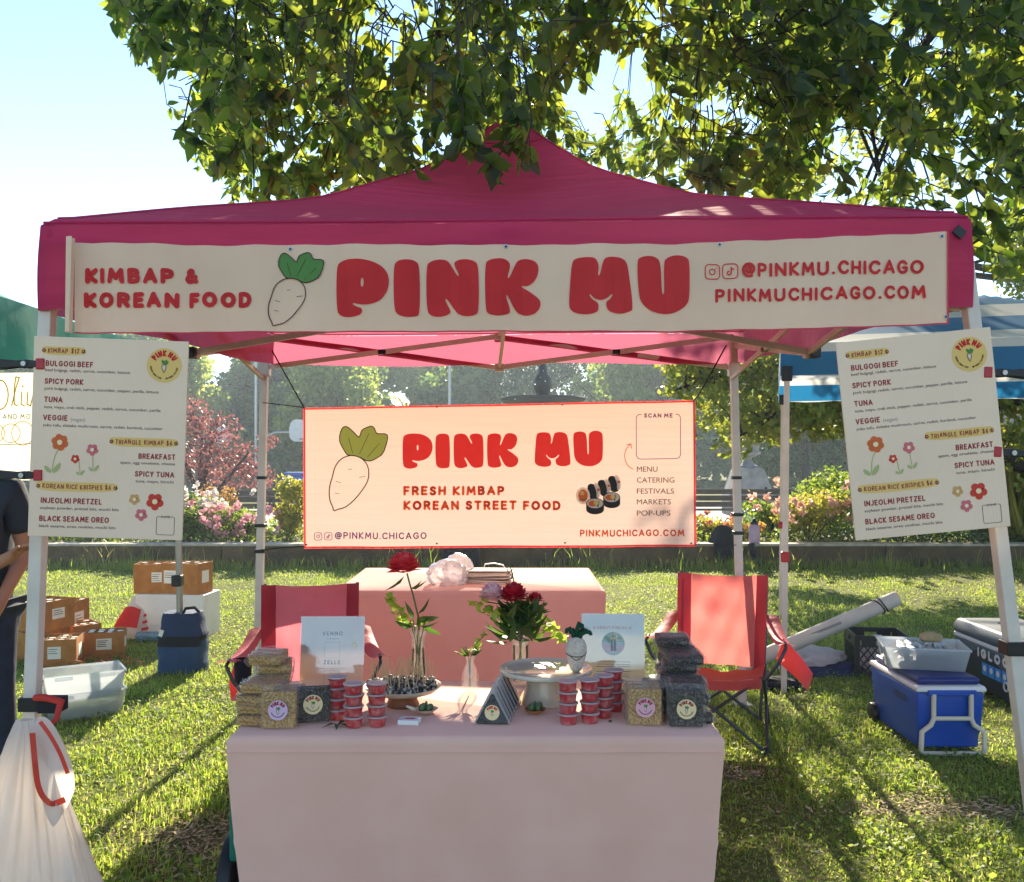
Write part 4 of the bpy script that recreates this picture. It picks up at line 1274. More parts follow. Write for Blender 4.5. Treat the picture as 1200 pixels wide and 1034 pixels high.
def radish(art, fmap, sc, k_line, k_body, k_leaf, layer=0):
    """plain daikon radish: white root, leafy top"""
    z = lambda pts: [fmap(x, y) for x, y in pts]
    body = chaikin([(165, 600), (185, 500), (240, 420), (320, 380), (400, 378), (480, 415), (530, 480), (543, 570), (525, 650), (460, 745), (380, 840), (290, 910), (220, 922), (176, 946), (172, 900), (140, 845), (130, 760), (140, 670)], 2)
    leaf = chaikin([(250, 120), (290, 78), (340, 100), (430, 195), (442, 192), (455, 150), (465, 120), (520, 95), (570, 78), (605, 110), (612, 165), (720, 155), (738, 200), (690, 360), (640, 395), (570, 435), (510, 435), (440, 390), (350, 378), (310, 372), (275, 310), (230, 230)], 2)
    art.shape([z(leaf)], k_leaf, layer)
    art.line(z(leaf[::2]), 10 * sc, k_line, layer + 2, closed=True)
    art.line(z(body[::2]), 11 * sc, k_line, layer + 3, closed=True)
    for q in ([(330, 200), (372, 355)], [(540, 160), (442, 362)], [(648, 260), (525, 395)], [(200, 640), (250, 655)], [(440, 600), (500, 590)], [(190, 760), (235, 765)], [(330, 520), (365, 516)]):
        art.line(z(q), 5 * sc, k_line, layer + 2)

def insta(art, x, y, s, wd, key):
    art.rrect(x, y, x + s, y + s, s * .25, wd, key)
    art.line([(x + s / 2 + s * .2 * math.cos(a), y + s / 2 + s * .2 * math.sin(a)) for a in [6.283 * i / 14 for i in range(14)]], wd, key, closed=True)
    art.disc(x + s * .76, y + s * .25, wd * .7, key, n=8)
def tiktok(art, x, y, s, wd, key):
    art.rrect(x, y, x + s, y + s, s * .25, wd, key)
    art.line([(x + s * .44 + s * .13 * math.cos(a), y + s * .62 + s * .13 * math.sin(a)) for a in [-1.57 - 4.7 * i / 9 for i in range(10)]] , wd * 1.3, key)
    art.line([(x + s * .57, y + s * .62), (x + s * .57, y + s * .24), (x + s * .63, y + s * .34), (x + s * .74, y + s * .38)], wd * 1.3, key)

# ------------------------------------------------------------------ front banner
FBY = 2.985
m_vinyl = M('cream vinyl', C(242, 210, 178), .55, C(233, 200, 168), 2.5, bump=.05, bs=12, trans=.2, tcol=C(235, 195, 175), spec=.4)
m_hem = M('red hem', C(196, 40, 62), .6)
def fb_rip(px):
    k = math.floor(px / 12.0)
    def f(a):
        return .007 * math.sin(a * .11) + .006 * math.sin(a * .045 + 1) + (.018 * math.exp(-((a - 92) / 9.0) ** 2))
    return f(k * 12) + (f(k * 12 + 12) - f(k * 12)) * (px - k * 12) / 12.0
def FB(px, py, lift=0): return P(px, py, FBY) + Vector((0, -fb_rip(px) - lift, 0))
fb = thing('front_banner', 'long cream banner with big red lettering along the tent valance', 'banner', P(600, 340, FBY))
TOP = [(88, 285), (180, 285.5), (260, 288.5), (330, 287), (420, 286.5), (590, 287.5), (700, 286), (800, 286), (860, 283), (980, 278), (1108, 272)]
BOT = [(88, 391), (300, 389.5), (600, 388.5), (780, 389), (900, 386.5), (1000, 384), (1108, 379.5)]
def ip(tab, x):
    if x <= tab[0][0]: return tab[0][1]
    for (a, b_), (c, d) in zip(tab[:-1], tab[1:]):
        if x <= c: return b_ + (d - b_) * (x - a) / (c - a)
    return tab[-1][1]
cols = [88] + [12 * i for i in range(8, 93)] + [1110]
b = MB()
vs = []; fs = []
for i, x in enumerate(cols):
    t0, t1 = ip(TOP, x), ip(BOT, x)
    for j in range(9): vs.append(FB(x, t0 + (t1 - t0) * j / 8))
for i in range(len(cols) - 1):
    for j in range(8): fs.append((i * 9 + j, (i + 1) * 9 + j, (i + 1) * 9 + j + 1, i * 9 + j + 1))
b.add(vs, fs); sheet = b.build('banner_sheet', m_vinyl, fb, smooth=180, world=True, fixn=False)
# curled edge at its left end
b = MB()
def curl(u, v):
    a = u * 3.4
    r_ = .016
    p = P(88, 279 + 112 * v + (1 - v) * 2, FBY)
    return p + Vector((-r_ * math.sin(a) * (1.2 - .3 * v) + .0, -.018 - r_ * (1 - math.cos(a)), .0)) + Vector((.008 * (1 - v), 0, 0))
b.grid(curl, 10, 8); b.build('curled_edge', m_vinyl, fb, smooth=180, world=True)
art = Art(FB, step=12, base=.0032)
big_letters(art, lambda x, y: (x, y), 'red')
art.stroke_text("KIMBAP &", 100, 232, 333.2, 18.5, 5.4, 'red', gap=.16, sp=.55, wob=.025)
art.stroke_text("KOREAN FOOD", 99, 296, 361.2, 18.5, 5.4, 'red', gap=.16, sp=.55, wob=.025)
art.stroke_text("@PINKMU.CHICAGO", 868, 1083, 325, 16.5, 3.4, 'red', gap=.2, tilt=-.021)
art.stroke_text("PINKMUCHICAGO.COM", 838, 1085, 355, 15.8, 3.4, 'red', gap=.2, tilt=-.021)
insta(art, 826, 310.5, 17, 1.1, 'red'); tiktok(art, 846.5, 310, 17, 1.1, 'red')
zf = lambda x, y: (370 + x / 8.62, 490 + y / 8.62)
def fb_rad(x, y):   # same drawing as on the rear banner, smaller
    X, Y_ = zf(x, y)
    return (347 + (X - 420) * .92, 339 + (Y_ - 549) * .865)
radish(art, fb_rad, .105, 'brown', 'white', 'leafd')
art.line([(89, 390.2)] + [(x, ip(BOT, x) + .0) for x in range(100, 1104, 12)] + [(1109, 379.8)], 1.6, 'hem', 1)
art.line([(1109.2, 272.5), (1109.4, 379)], 2.2, 'hem', 1)
for (x, y) in ((340, 292), (593, 290), (843, 287), (1102, 278), (1107, 372)):
    art.disc(x, y, 2.7, 'ring', 1, n=14); art.disc(x, y, 1.5, 'black', 2, n=12)
art.build({'brown': 'artwork', 'white': 'artwork', 'leafd': 'artwork', 'hem': 'hem', 'ring': 'grommet', 'black': 'grommet'},
          {'red': m_ink_red, 'brown': m_ink_brown, 'white': m_vinyl, 'leafd': m_ink_leaf_dark, 'hem': m_hem, 'ring': m_steel, 'black': m_black}, fb, world=True)

# ------------------------------------------------------------------ rear banner
RBY = 6.0
m_vinyl2 = M('blush vinyl', C(243, 211, 194), .6, C(234, 200, 182), 3.0, trans=.2, tcol=C(248, 208, 188), mapscale=(.5, 1, 14), spec=.3, contrast=(.3, .7))
def rb_rip(px):
    k = math.floor(px / 12.0)
    def f(a): return .014 * math.sin(a * .030) + .008 * math.sin(a * .071 + 1) + .004 * math.sin(a * .16)
    return f(k * 12) + (f(k * 12 + 12) - f(k * 12)) * (px - k * 12) / 12.0
def RB(px, py, lift=0): return P(px, py, RBY) + Vector((0, -rb_rip(px) - lift, 0))
rb = thing('rear_banner', 'blush banner with red edges strung between the rear tent legs', 'banner', P(585, 556, RBY))
b = MB()
def rbs(u, v):
    px = 356 + (813 - 356) * u + v * (1.0 + u)
    py = (479 - 9 * u) * (1 - v) + (642 - 2.5 * u) * v + 2.0 * math.sin(math.pi * u) * v * .5
    return RB(px, py) + Vector((0, .0, 0))
vs = []; fs = []
cols = [356] + [12 * i for i in range(30, 68)] + [815]
for x in cols:
    u = (x - 356) / 459
    for j in range(13):
        v = j / 12; vs.append(RB(x + v * (1 - u), (479 - 9 * u) * (1 - v) + (642 - 2.5 * u) * v))
for i in range(len(cols) - 1):
    for j in range(12): fs.append((i * 13 + j, (i + 1) * 13 + j, (i + 1) * 13 + j + 1, i * 13 + j + 1))
b.add(vs, fs); b.build('banner_sheet', m_vinyl2, rb, smooth=180, world=True, fixn=False)
art = Art(RB, step=12, base=.003)
big_letters(art, lambda x, y: (472 + (x - 394) * .566, 549.5 + (y - 372.5) * .605), 'coral')
art.stroke_text("FRESH KIMBAP", 473, 591, 580.8, 11.2, 3.0, 'orange', gap=.2, sp=.6, wob=.02)
art.stroke_text("KOREAN STREET FOOD", 473, 657, 598, 11.2, 3.0, 'orange', gap=.2, sp=.6, wob=.02)
art.stroke_text("@PINKMU.CHICAGO", 392, 500, 631.8, 8, 1.35, 'violet', gap=.24)
art.stroke_text("PINKMUCHICAGO.COM", 679.5, 802, 628.9, 8.2, 1.6, 'orange', gap=.22)
insta(art, 368.3, 624.6, 8.6, .7, 'violet'); tiktok(art, 380, 624.6, 8.6, .7, 'violet')
art.stroke_text("SCAN ME", 755, 788.5, 489.6, 5.2, 1.1, 'violet', gap=.25)
for q in ([(752, 485.8), (748, 486.2), (745.8, 489), (745.8, 534), (748, 537.5), (752, 538.2), (792, 537.6), (796, 536.5), (797.6, 533), (797.4, 489), (795.5, 486), (792, 485.4)],): art.line(q, .8, 'violet')
for tx, x1, y in (("MENU", 771, 553), ("CATERING", 790.5, 565.8), ("FESTIVALS", 790, 578.8), ("MARKETS", 786.5, 591.4), ("POP-UPS", 786, 604.6)):
    art.font_text(tx, 746.5, y, 6.4, 'grey', x1=x1)
art.line(chaikin([(742, 550), (735, 546), (731.5, 536), (733, 527), (739, 520.5)], 2, False), .8, 'orange'); art.line([(734.6, 521.6), (739.4, 520.2), (740.2, 525.4)], .8, 'orange')
radish(art, zf, .112, 'brown', 'body', 'leaf')
# kimbap slices
def slice_(x, y, r, tall, lay):
    art.shape([[(x - r, y)] + [(x + r * math.cos(math.pi - math.pi * i / 12), y + tall + r * .55 * math.sin(math.pi * i / 12)) for i in range(13)] + [(x + r, y)]], 'black', lay)
    art.disc(x, y, r, 'black', lay + 1, ry=r * .62); art.disc(x, y, r * .9, 'white', lay + 2, ry=r * .54)
    art.disc(x - r * .25, y, r * .5, 'flower', lay + 3, ry=r * .34, n=14); art.disc(x + r * .12, y - r * .08, r * .28, 'tan', lay + 4, ry=r * .26, n=12)
    art.line([(x + r * .38, y - r * .2), (x + r * .3, y + r * .3)], r * .2, 'leafd', lay + 3)
for i in range(3):
    x = 687 + 12 * i; y = 578 - 4.6 * i
    pts = [(x, y - 9), (x + 7, y - 12), (x + 13, y - 6), (x + 15, y + 4), (x + 12, y + 8), (x + 4, y + 8)]
    art.shape([chaikin(pts, 2)], 'black', 0 + i)
    art.shape([chaikin([(x + 7.5, y - 12), (x + 13, y - 12), (x + 16.5, y - 4), (x + 16, y + 5), (x + 11.5, y + 6), (x + 12, y - 2)], 2)], 'white', 3 + i); art.disc(x + 14, y - 4, 1.6, 'flower', 6 + i, n=10)
art.disc(683, 581, 8.2, 'white', 5, ry=10); art.disc(683, 581, 5.6, 'flower', 6, ry=7.4, n=18); art.disc(682, 578, 2.6, 'tan', 7, n=12); art.line([(679, 586), (686, 585)], 1.4, 'leafd', 7)
slice_(716.5, 583, 10, 7, 6); slice_(697, 590, 10.4, 7, 11)
# red edging
art.line([(356.5 + i * 11.4, 479.3 - i * .222) for i in range(41)], 2.2, 'hem', 1); art.line([(813.4, 471), (815, 639)], 2.4, 'hem', 1)
art.line([(357.5 + i * 11.43, 642 - i * .06) for i in range(41)], 2.4, 'hem', 1); art.line([(357, 641), (356.4, 479.4)], 2.4, 'hem', 1)
for (x, y) in ((512, 477), (659, 474.5), (512, 637), (662, 636.2), (810, 637), (359, 638.5)): art.disc(x, y, 1.1, 'black', 2, n=10)
m_hem2 = M('coral hem', C(222, 66, 70), .6, trans=.4, tcol=C(235, 80, 80))
art.build({'brown': 'artwork', 'body': 'artwork', 'leaf': 'artwork', 'black': 'artwork', 'white': 'artwork', 'flower': 'artwork', 'tan': 'artwork', 'leafd': 'artwork', 'hem': 'hem'},
          {'coral': m_ink_coral, 'orange': m_ink_orange, 'violet': m_ink_purple, 'grey': m_ink_grey, 'brown': m_ink_brown, 'body': m_vinyl2, 'leaf': m_ink_leaf, 'black': m_ink_black, 'white': m_ink_white, 'flower': m_ink_flower, 'tan': m_ink_tan, 'leafd': m_ink_leaf_dark, 'hem': m_hem2}, rb, world=True)
def cord(label, pts, r=.005):
    o = MB().tube(pts, r, 6).build('bungee_cord', m_black, None, smooth=60)
    tag(o, label, 'cord', 'bungee cords holding the rear banner')
cord('black bungee from the roof frame to the banner corner above the radish', [P(317, 408, 6.03), P(335, 440, 6.02), P(353, 472, 6.01), P(356.6, 478.6, 5.99)])
cord('short level cord from tent leg to the banner corner above the radish', [P(308, 472, 6.03), P(330, 474.5, 6.02), P(356, 477.6, 5.985)], .003)
cord('black bungee from the roof frame to the banner corner by the empty code frame', [P(851, 405, 6.03), P(832, 440, 6.02), P(818, 464, 6.01), P(813, 470, 5.985)])
cord('level cord low on the tent leg below the banner by handles text', [P(304, 645, 6.03), P(330, 642, 6.02), P(356.5, 640.6, 5.985)], .004)
cord('level cord low on the tent leg below the banner by web address', [P(863, 639, 6.03), P(840, 638.5, 6.02), P(815, 638.6, 5.985)], .003)

# ------------------------------------------------------------------ menu boards
BW, BH = .4716, .618
m_board = M('corrugated white board', C(240, 210, 182), .65, C(232, 202, 174), 3, spec=.3)
N_ = m_board.node_tree
wv = N_.nodes.new('ShaderNodeTexWave'); wv.inputs['Scale'].default_value = 34; wv.inputs['Distortion'].default_value = 0
tcn = N_.nodes.new('ShaderNodeTexCoord'); N_.links.new(tcn.outputs['Object'], wv.inputs['Vector'])
bpn = N_.nodes.new('ShaderNodeBump'); bpn.inputs['Strength'].default_value = .08; bpn.inputs['Distance'].default_value = .004
N_.links.new(wv.outputs[0], bpn.inputs['Height']); N_.links.new(bpn.outputs[0], N_.nodes['Principled BSDF'].inputs['Normal'])
def emblem(art, cx, cy, r, k_bg, k_red='red', layer=0, small=True):
    art.disc(cx, cy, r, k_bg, layer)
    art.stroke_text("PINK MU", 0, 0, 0, r * .26, r * .1, k_red, layer + 1, arc=(cx, cy, r * .58, -1.0, 1.0), gap=.2)
    s_ = r / 1150
    z = lambda x, y: (cx + (x - 430) * s_, cy + (y - 470) * s_)
    lf = [(250, 120), (290, 78), (340, 100), (430, 195), (465, 120), (570, 78), (605, 110), (612, 165), (720, 155), (690, 360), (570, 435), (440, 390), (310, 372), (230, 230)]
    art.shape([[z(*p) for p in chaikin(lf, 1)]], 'leafd', layer + 1)
    bd = [(300, 450), (420, 400), (540, 450), (560, 580), (520, 740), (440, 900), (420, 960), (400, 900), (320, 740), (285, 580)]
    art.shape([[z(*p) for p in chaikin(bd, 1)]], 'white', layer + 1); art.line([z(*p) for p in chaikin(bd, 1)], r * .03, 'brown', layer + 2, closed=True)
    if small:
        for txt, a0, a1 in (("KOREAN STREET FOOD", 4.6, 3.35), ("@PINKMU.CHICAGO", 2.95, 1.75)):
            g = len(txt)
            for i, ch in enumerate(txt):
                if ch == ' ': continue
                a = a0 + (a1 - a0) * i / (g - 1)
                c_, s2 = math.cos(a), math.sin(a)
                rr = r * .76; hh = r * .085
                W, pl = GL[ch]
                for L in pl:
                    q = []
                    for u, v in L:
                        dx = (u - W / 2) * hh * .8; dy = (v - .5) * hh
                        q.append((cx + (rr - dy) * s2 + dx * -c_, cy - (rr - dy) * c_ + dx * -s2))
                    art.line(q, r * .018, 'brown', layer + 1)
def daisy(art, x, y, r, key, n=6, ctr='cream', rot=.3):
    art.n += 1; key = f'{key}@{art.n}'; ctr = f'{ctr}@c{art.n}'
    for i in range(n):
        a = rot + 6.283 * i / n
        art.disc(x + r * .56 * math.cos(a), y + r * .56 * math.sin(a), r * .42, key, layer=i % 2, n=14)
    art.disc(x, y, r * .45, key, 2, n=12); art.disc(x, y, r * .3, ctr, 3, n=12)
def menu_board(label, loc, rot):
    t = thing('menu_board', label, 'menu board', loc, 0, 'menu boards on the front tent legs')
    t.rotation_euler = rot
    b = MB(); b.box((0, 0, 0), (BW, .008, BH)); b.build('panel', m_board, t, bevel=.0012)
    k = BW / 180
    art = Art(lambda x, y, d: Vector(((x - 90) * k, -.004 - d, (118 - y) * k)), base=.0006)
    def pill(x0, x1, y, h, txt, tx0, tx1):
        pts = chaikin([(x0, y - h * .3), (x0 + 3, y - h * .5), (x0 + (x1 - x0) * .4, y - h * .46), (x1 - 3, y - h * .52), (x1, y - h * .2), (x1 - 1, y + h * .4), (x0 + (x1 - x0) * .5, y + h * .5), (x0 + 2, y + h * .47)], 2)
        art.n += 1; art.shape([pts], f'pill{art.n}')
        art.stroke_text(txt, tx0, tx1, y + 2.7, 5.6, .85, 'maroon', 1, gap=.3, sp=.6, wob=.1)
        daisy(art, x0 + 2.5, y, 2.6, 'maroon', 5, 'tan'); daisy(art, x1 - 2.5, y, 2.6, 'maroon', 5, 'tan')
    pill(9.5, 60.5, 16.6, 10, "KIMBAP $12", 16.5, 53)
    pill(91.5, 172, 121.5, 11, "TRIANGLE KIMBAP $6", 98.5, 165)
    pill(8, 103, 176.5, 11.5, "KOREAN RICE KRISPIES $6", 15.5, 95)
    for txt, x0, x1, y in (("BULGOGI BEEF", 14.5, 69.5, 35), ("SPICY PORK", 14, 59, 56), ("TUNA", 14, 35.5, 77.6), ("VEGGIE", 13.5, 42, 99), ("INJEOLMI PRETZEL", 14, 85, 196.6), ("BLACK SESAME OREO", 13, 94, 218), ("BREAKFAST", 126, 169, 141), ("SPICY TUNA", 122.5, 168.6, 162)):
        art.stroke_text(txt, x0, x1, y, 6.7, 1.3, 'maroon', gap=.22)
    for txt, x0, x1, y in (("beef bulgogi, radish, carrot, cucumber, lettuce", 14, 113, 41), ("pork bulgogi, radish, carrot, cucumber, pepper, perilla, lettuce", 14, 147, 62.8), ("tuna, mayo, crab stick, pepper, radish, carrot, cucumber, perilla", 14, 150, 84.6), ("yubu tofu, shiitake mushroom, carrot, radish, burdock, cucumber", 13.5, 153, 106), ("soybean powder, pretzel bits, mochi bits", 13.5, 105, 203.6), ("black sesame, oreo cookies, mochi bits", 13, 102, 225), ("spam, egg omelette, cheese", 105, 169, 147.3), ("tuna, mayo, kimchi", 123.5, 168, 168.8)):
        art.font_text(txt, x0, y, 3.4, 'ink', x1=x1, bold=.008)
    art.font_text("(vegan)", 45.5, 99, 4.4, 'pale', x1=62.5)
    emblem(art, 152.5, 29.5, 20.5, 'tan')
    art.line(chaikin([(33, 132), (28, 142), (26, 158)], 1, False), 1, 'sage'); art.line([(57, 147), (58.5, 160)], .8, 'sage'); art.line([(72.5, 136), (73.5, 155)], .8, 'sage')
    def lf(x, y, s_):
        art.shape([chaikin([(x, y), (x - 4 * s_, y - 6 * s_), (x - 10 * s_, y - 8 * s_), (x - 8 * s_, y - 2 * s_), (x - 3 * s_, y + 1 * s_)], 2)], 'sage', 1)
        art.shape([chaikin([(x, y), (x + 3 * s_, y - 7 * s_), (x + 10 * s_, y - 13 * s_), (x + 9 * s_, y - 5 * s_), (x + 3 * s_, y + 1 * s_)], 2)], 'sage', 2)
    lf(26, 160, 1); lf(58.5, 162, .5); lf(74, 157, .62)
    daisy(art, 34, 124.5, 10.3, 'flower', 6); daisy(art, 52.5, 143.5, 5.4, 'fred', 5); daisy(art, 72, 132, 7.4, 'pink', 5)
    daisy(art, 123, 189, 6.8, 'dull', 5); daisy(art, 147, 191, 10.6, 'fred', 5); daisy(art, 131.5, 207, 7.6, 'pink', 5)
    art.rrect(149.5, 208.5, 170.5, 230, 2, .6, 'ink'); art.disc(160, 208.5, 6.2, 'bg', 1, ry=1.6); art.stroke_text("SCAN ME", 154.5, 165.5, 209.6, 2.2, .45, 'ink', 2)
    m_dull = bpy.data.materials.get('print dull gold') or M('print dull gold', C(206, 154, 96), .7)
    pk = [k for k in art.mb if k.startswith('pill')]
    art.build({**{k: 'price_label' for k in pk}, 'tan': 'emblem', 'sage': 'artwork', 'flower': 'artwork', 'fred': 'artwork', 'pink': 'artwork', 'dull': 'artwork', 'cream': 'artwork', 'leafd': 'artwork', 'white': 'artwork', 'brown': 'artwork', 'bg': 'artwork'},
              {**{k: m_ink_tan for k in pk}, 'tan': m_ink_tan, 'maroon': m_ink_maroon, 'ink': m_ink_grey, 'pale': m_ink_palegrey, 'red': m_ink_red, 'leafd': m_ink_leaf_dark, 'white': m_ink_white, 'brown': m_ink_brown, 'sage': m_ink_sage, 'flower': m_ink_flower, 'fred': m_ink_fred, 'pink': m_ink_pink, 'cream': m_ink_cream, 'dull': m_dull, 'bg': m_board}, t)
    return t
mb0 = menu_board('white menu board hanging almost level before the green tent', P(127.5, 514, 2.93), (0, R(1.9), R(2)))
dup(mb0, P(1081, 509, 2.93), (0, R(-5.7), R(-3)), 'white menu board hanging tilted before the striped blue tent')
# spring clamps
def clamp(label, loc, rot):
    t = thing('spring_clamp', label, 'clamp', loc, 0, 'black spring clamps gripping the boards')
    t.rotation_euler = rot
    for s_ in (-1, 1):
        b = MB(); b.prism([(0, -.010), (.03, -.013), (.06, -.010), (.13, -.016), (.145, -.010), (.145, .010), (.13, .016), (.06, .010), (.03, .013), (0, .010)], lambda x, z: Vector((x, s_ * (.004 + .10 * x), z)), lambda x, z: Vector((x, s_ * (.014 + .10 * x), z)))
        b.build('handle', m_black, t, bevel=.002)
        b = MB(); b.box((-.012, s_ * .011, 0), (.026, .012, .034)); b.build('jaw', m_red_plastic, t, bevel=.003)
    b = MB(); b.tube([(.035, -.025, 0), (.035, .025, 0)], .008, 10); b.build('hinge_pin', m_steel, t, smooth=50)
    return t
c0 = clamp('black clamp with red jaws beside the first dish heading, green tent side', P(45, 427, 2.93) , (0, 0, R(180)))
dup(c0, P(46, 557, 2.93) - Vector((.01, 0, 0)), (0, 0, R(180)), 'black clamp with red jaws near the rice krispies heading, green tent side')
dup(c0, P(1160, 437, 2.93), (0, R(2), 0), 'black clamp with red jaws below the round emblem, striped tent side')
dup(c0, P(1171, 530, 2.93), (0, R(4), 0), 'black clamp with red jaws beside the triangle kimbap dishes, striped tent side')
# ================================================================== TABLES AND WHAT STANDS ON THEM
TH = .74
def fitted_table(label, name, x0, x1, y0, y1, taper, loc):
    """stretch cloth fitted over a folding table; local origin at loc on the ground"""
    t = thing(name, label, 'table', loc)
    b = MB()
    w_, d = x1 - x0, y1 - y0
    def edge(u):      # rounded rectangle 0..1 -> unit x,y, corner flag
        pts = []
        return pts
    n = 110
    per = []
    for i in range(n * 4):
        s = i / n; k = int(s); f = s - k
        c = [(-1, -1), (1, -1), (1, 1), (-1, 1), (-1, -1)]
        x = c[k][0] + (c[k + 1][0] - c[k][0]) * f; y = c[k][1] + (c[k + 1][1] - c[k][1]) * f
        per.append((x, y))
    rows0 = [(0, 0), (.004, .004), (.012, .012), (.03, .018), (.05, .024), (.1, .08), (.2, .22), (.35, .45), (.5, .66), (.6, .8), (.68, .92), (.735, 1)]
    rows = []
    for (a0, q0), (a1, q1) in zip(rows0[:-1], rows0[1:]):
        k_ = max(1, int((a1 - a0) / .02))
        rows += [(a0 + (a1 - a0) * i / k_, q0 + (q1 - q0) * i / k_) for i in range(k_)]
    rows.append(rows0[-1])
    cre = lambda v, c, w__: math.exp(-((v - c) / w__) ** 2)
    vs = []
    for z_, q in rows:
        for i, (x, y) in enumerate(per):
            cor = abs(x * y)
            pull = taper * q * (1 - .0 * cor)
            s__ = i / len(per) * 4
            wob = (.012 * math.sin(s__ * 6.1 + 2 * z_) + .009 * math.sin(s__ * 17 + 1 + 5 * z_)) * q + .005 * math.sin(s__ * 41 + 9 * z_ + 2) * q * q
            wob += .006 * cre(s__ % 1, .34, .014) * min(1, q * 12) - .005 * cre(s__ % 1, .67, .014) * min(1, q * 12) + .0025 * cre(z_, .33, .016)
            wob += .006 * q * math.sin(40 * abs(abs(x) - abs(y)) + 6 * z_) * cor ** 6
            if cor > .93: pull -= .012 * q
            X = (w_ / 2 - pull + wob) * x; Y = (d / 2 - taper * .35 * q + wob * .7) * y
            rr = .014 * max(0, 1 - z_ / .012) if z_ < .012 else 0
            vs.append(Vector((X - rr * x, Y - rr * y, TH - z_)))
    fs = []
    m_ = len(per)
    for j in range(len(rows) - 1):
        for i in range(m_): fs.append((j * m_ + i, j * m_ + (i + 1) % m_, (j + 1) * m_ + (i + 1) % m_, (j + 1) * m_ + i))
    fs.append(tuple(range(m_ - 1, -1, -1)))
    b.add(vs, fs)
    b.build('fitted_cloth', m_cloth_pink_lit if name == 'work_table' else m_cloth_white, t, smooth=50)
    # the hem seam that runs below the table edge
    s_ = MB()
    loop = []
    for i, (x, y) in enumerate(per + per[:1]): loop.append(Vector(((w_ / 2 - taper * .025 + .003) * x, (d / 2 - taper * .009 + .003) * y, TH - .05)))
    s_.tube(loop, .0016, 4, cap=False); s_.build('seam', m_cloth_white, t)
    return t
ft = fitted_table('front serving table under a fitted white cloth with painted pink light, laden with snacks', 'serving_table', -.878, .655, 2.9, 3.63, .085, (-.112, 3.265, 0))
rtb = fitted_table('rear work table under a fitted cloth below the hung banner', 'work_table', -1.14, .60, 6.03, 7.3, .05, (-.27, 6.66, 0))

def T(px, Y, dz=0.0): return Vector(((px - 600) * Y / F, Y, TH + dz + .0012))

# ---- snack packets
m_tan_rice = M('puffed rice tan', C(214, 172, 104), .7, rand=None, col2=C(164, 118, 60), ns=130, bump=.8, bs=140, detail=1)
m_blk_rice = M('puffed rice black sesame', C(44, 37, 29), .7, col2=C(122, 106, 80), ns=150, bump=.8, bs=150, detail=1, contrast=(.52, .75))
m_stk_lilac = M('lilac sticker', C(206, 172, 196), .6)
m_stk_cream = M('cream sticker', C(226, 200, 150), .6)
m_stk_rose = M('rose sticker', C(216, 160, 170), .6)
def packet(name, label, mat, sticker, w_=.106, h=.112, d=.03, group='rice snack packets'):
    t = thing(name, label, 'snack packet', (0, 0, 0), 0, group)
    b = MB(); b.box((0, 0, h / 2 + .003), (w_, d, h))
    o = b.build('snack_bar', mat, t, bevel=.0035, seg=2)
    b = MB()
    def wr(u, v):
        a = u * 2 * math.pi
        # flat pouch: puffed in the middle, pinched at top
        x = math.copysign(abs(math.cos(a)) ** .5, math.cos(a)) * (w_ / 2 + .008)
        y = math.copysign(abs(math.sin(a)) ** .5, math.sin(a)) * (d / 2 + .006) * (1 - .55 * max(0, (v - .9) / .1))
        e_ = max(0, (v - .86) / .14); x *= 1 + .05 * e_; y *= 1 - e_ * .9
        return Vector((x + .002 * math.sin(v * 23 + a * 3), y + .003 * math.sin(v * 19 + a * 5) + .004 * math.sin(x * 160) * e_, .001 + v * (h + .024)))
    b.grid(wr, 36, 14); b.build('wrapper', m_wrap, t, smooth=180)
    if sticker:
        art = Art(lambda x, y, q: Vector((x, -d / 2 - .0095 - q, h / 2 + .004 - y)), base=.0003)
        emblem(art, 0, 0, .031, 'bg', small=False)
        art.line([(.021 * math.sin(a), .021 * math.cos(a)) for a in [-1.2 + .3 * i for i in range(9)]], .0022, 'brown', 1)
        art.build({'bg': 'sticker', 'red': 'lettering', 'leafd': 'artwork', 'white': 'artwork', 'brown': 'artwork'}, {'bg': sticker, 'red': m_ink_maroon, 'leafd': m_ink_leaf_dark, 'white': m_ink_white, 'brown': m_ink_brown}, t)
    return t
def put(o, loc, rx=0, rz=0, ry=0):
    o.location = loc; o.rotation_euler = (R(rx), R(ry), R(rz)); return o
ptan = put(packet('rice_packet', 'tan rice packet with lilac sticker, foremost of the pile by the payment sign', m_tan_rice, m_stk_lilac), T(327, 2.985), -4, 3)
pblk = put(packet('sesame_packet', 'black sesame snack packet with cream sticker beside the tan packets, below the payment sign', m_blk_rice, m_stk_cream), T(367, 3.05), -6, 10)
ptan2 = put(packet('rice_packet', 'tan rice packet with rose sticker, foremost of those near the black pile', m_tan_rice, m_stk_rose), T(755.5, 3.02), -3, -2)
pblk2 = put(dup(pblk, label='black sesame snack packet with cream sticker at the foot of the tall black pile'), T(803.5, 3.0), -3, -3)
ptp = packet('rice_packet', 'plain tan rice packet standing behind the lilac stickered one', m_tan_rice, None); put(ptp, T(314, 3.03), -6, 8)
pbp = packet('sesame_packet', 'black sesame packet standing close behind the stickered black packet', m_blk_rice, None); put(pbp, T(802, 3.045), -5, -3)
put(dup(ptp, label='plain tan rice packet at the outer end of the standing row by the folding chair'), T(307, 3.075), -8, 12)
put(dup(ptp, label='plain tan rice packet directly behind the rose stickered packet'), T(754, 3.065), -6, -2)
put(dup(ptp, label='plain tan rice packet rearmost behind the rose stickered packet'), T(753, 3.11), -9, 1)
put(dup(pbp, label='black sesame packet rearmost in the standing row under the black pile'), T(801, 3.09), -8, 0)
LV = ['bottom', 'second', 'third', 'fourth', 'fifth', 'sixth', 'seventh', 'top']
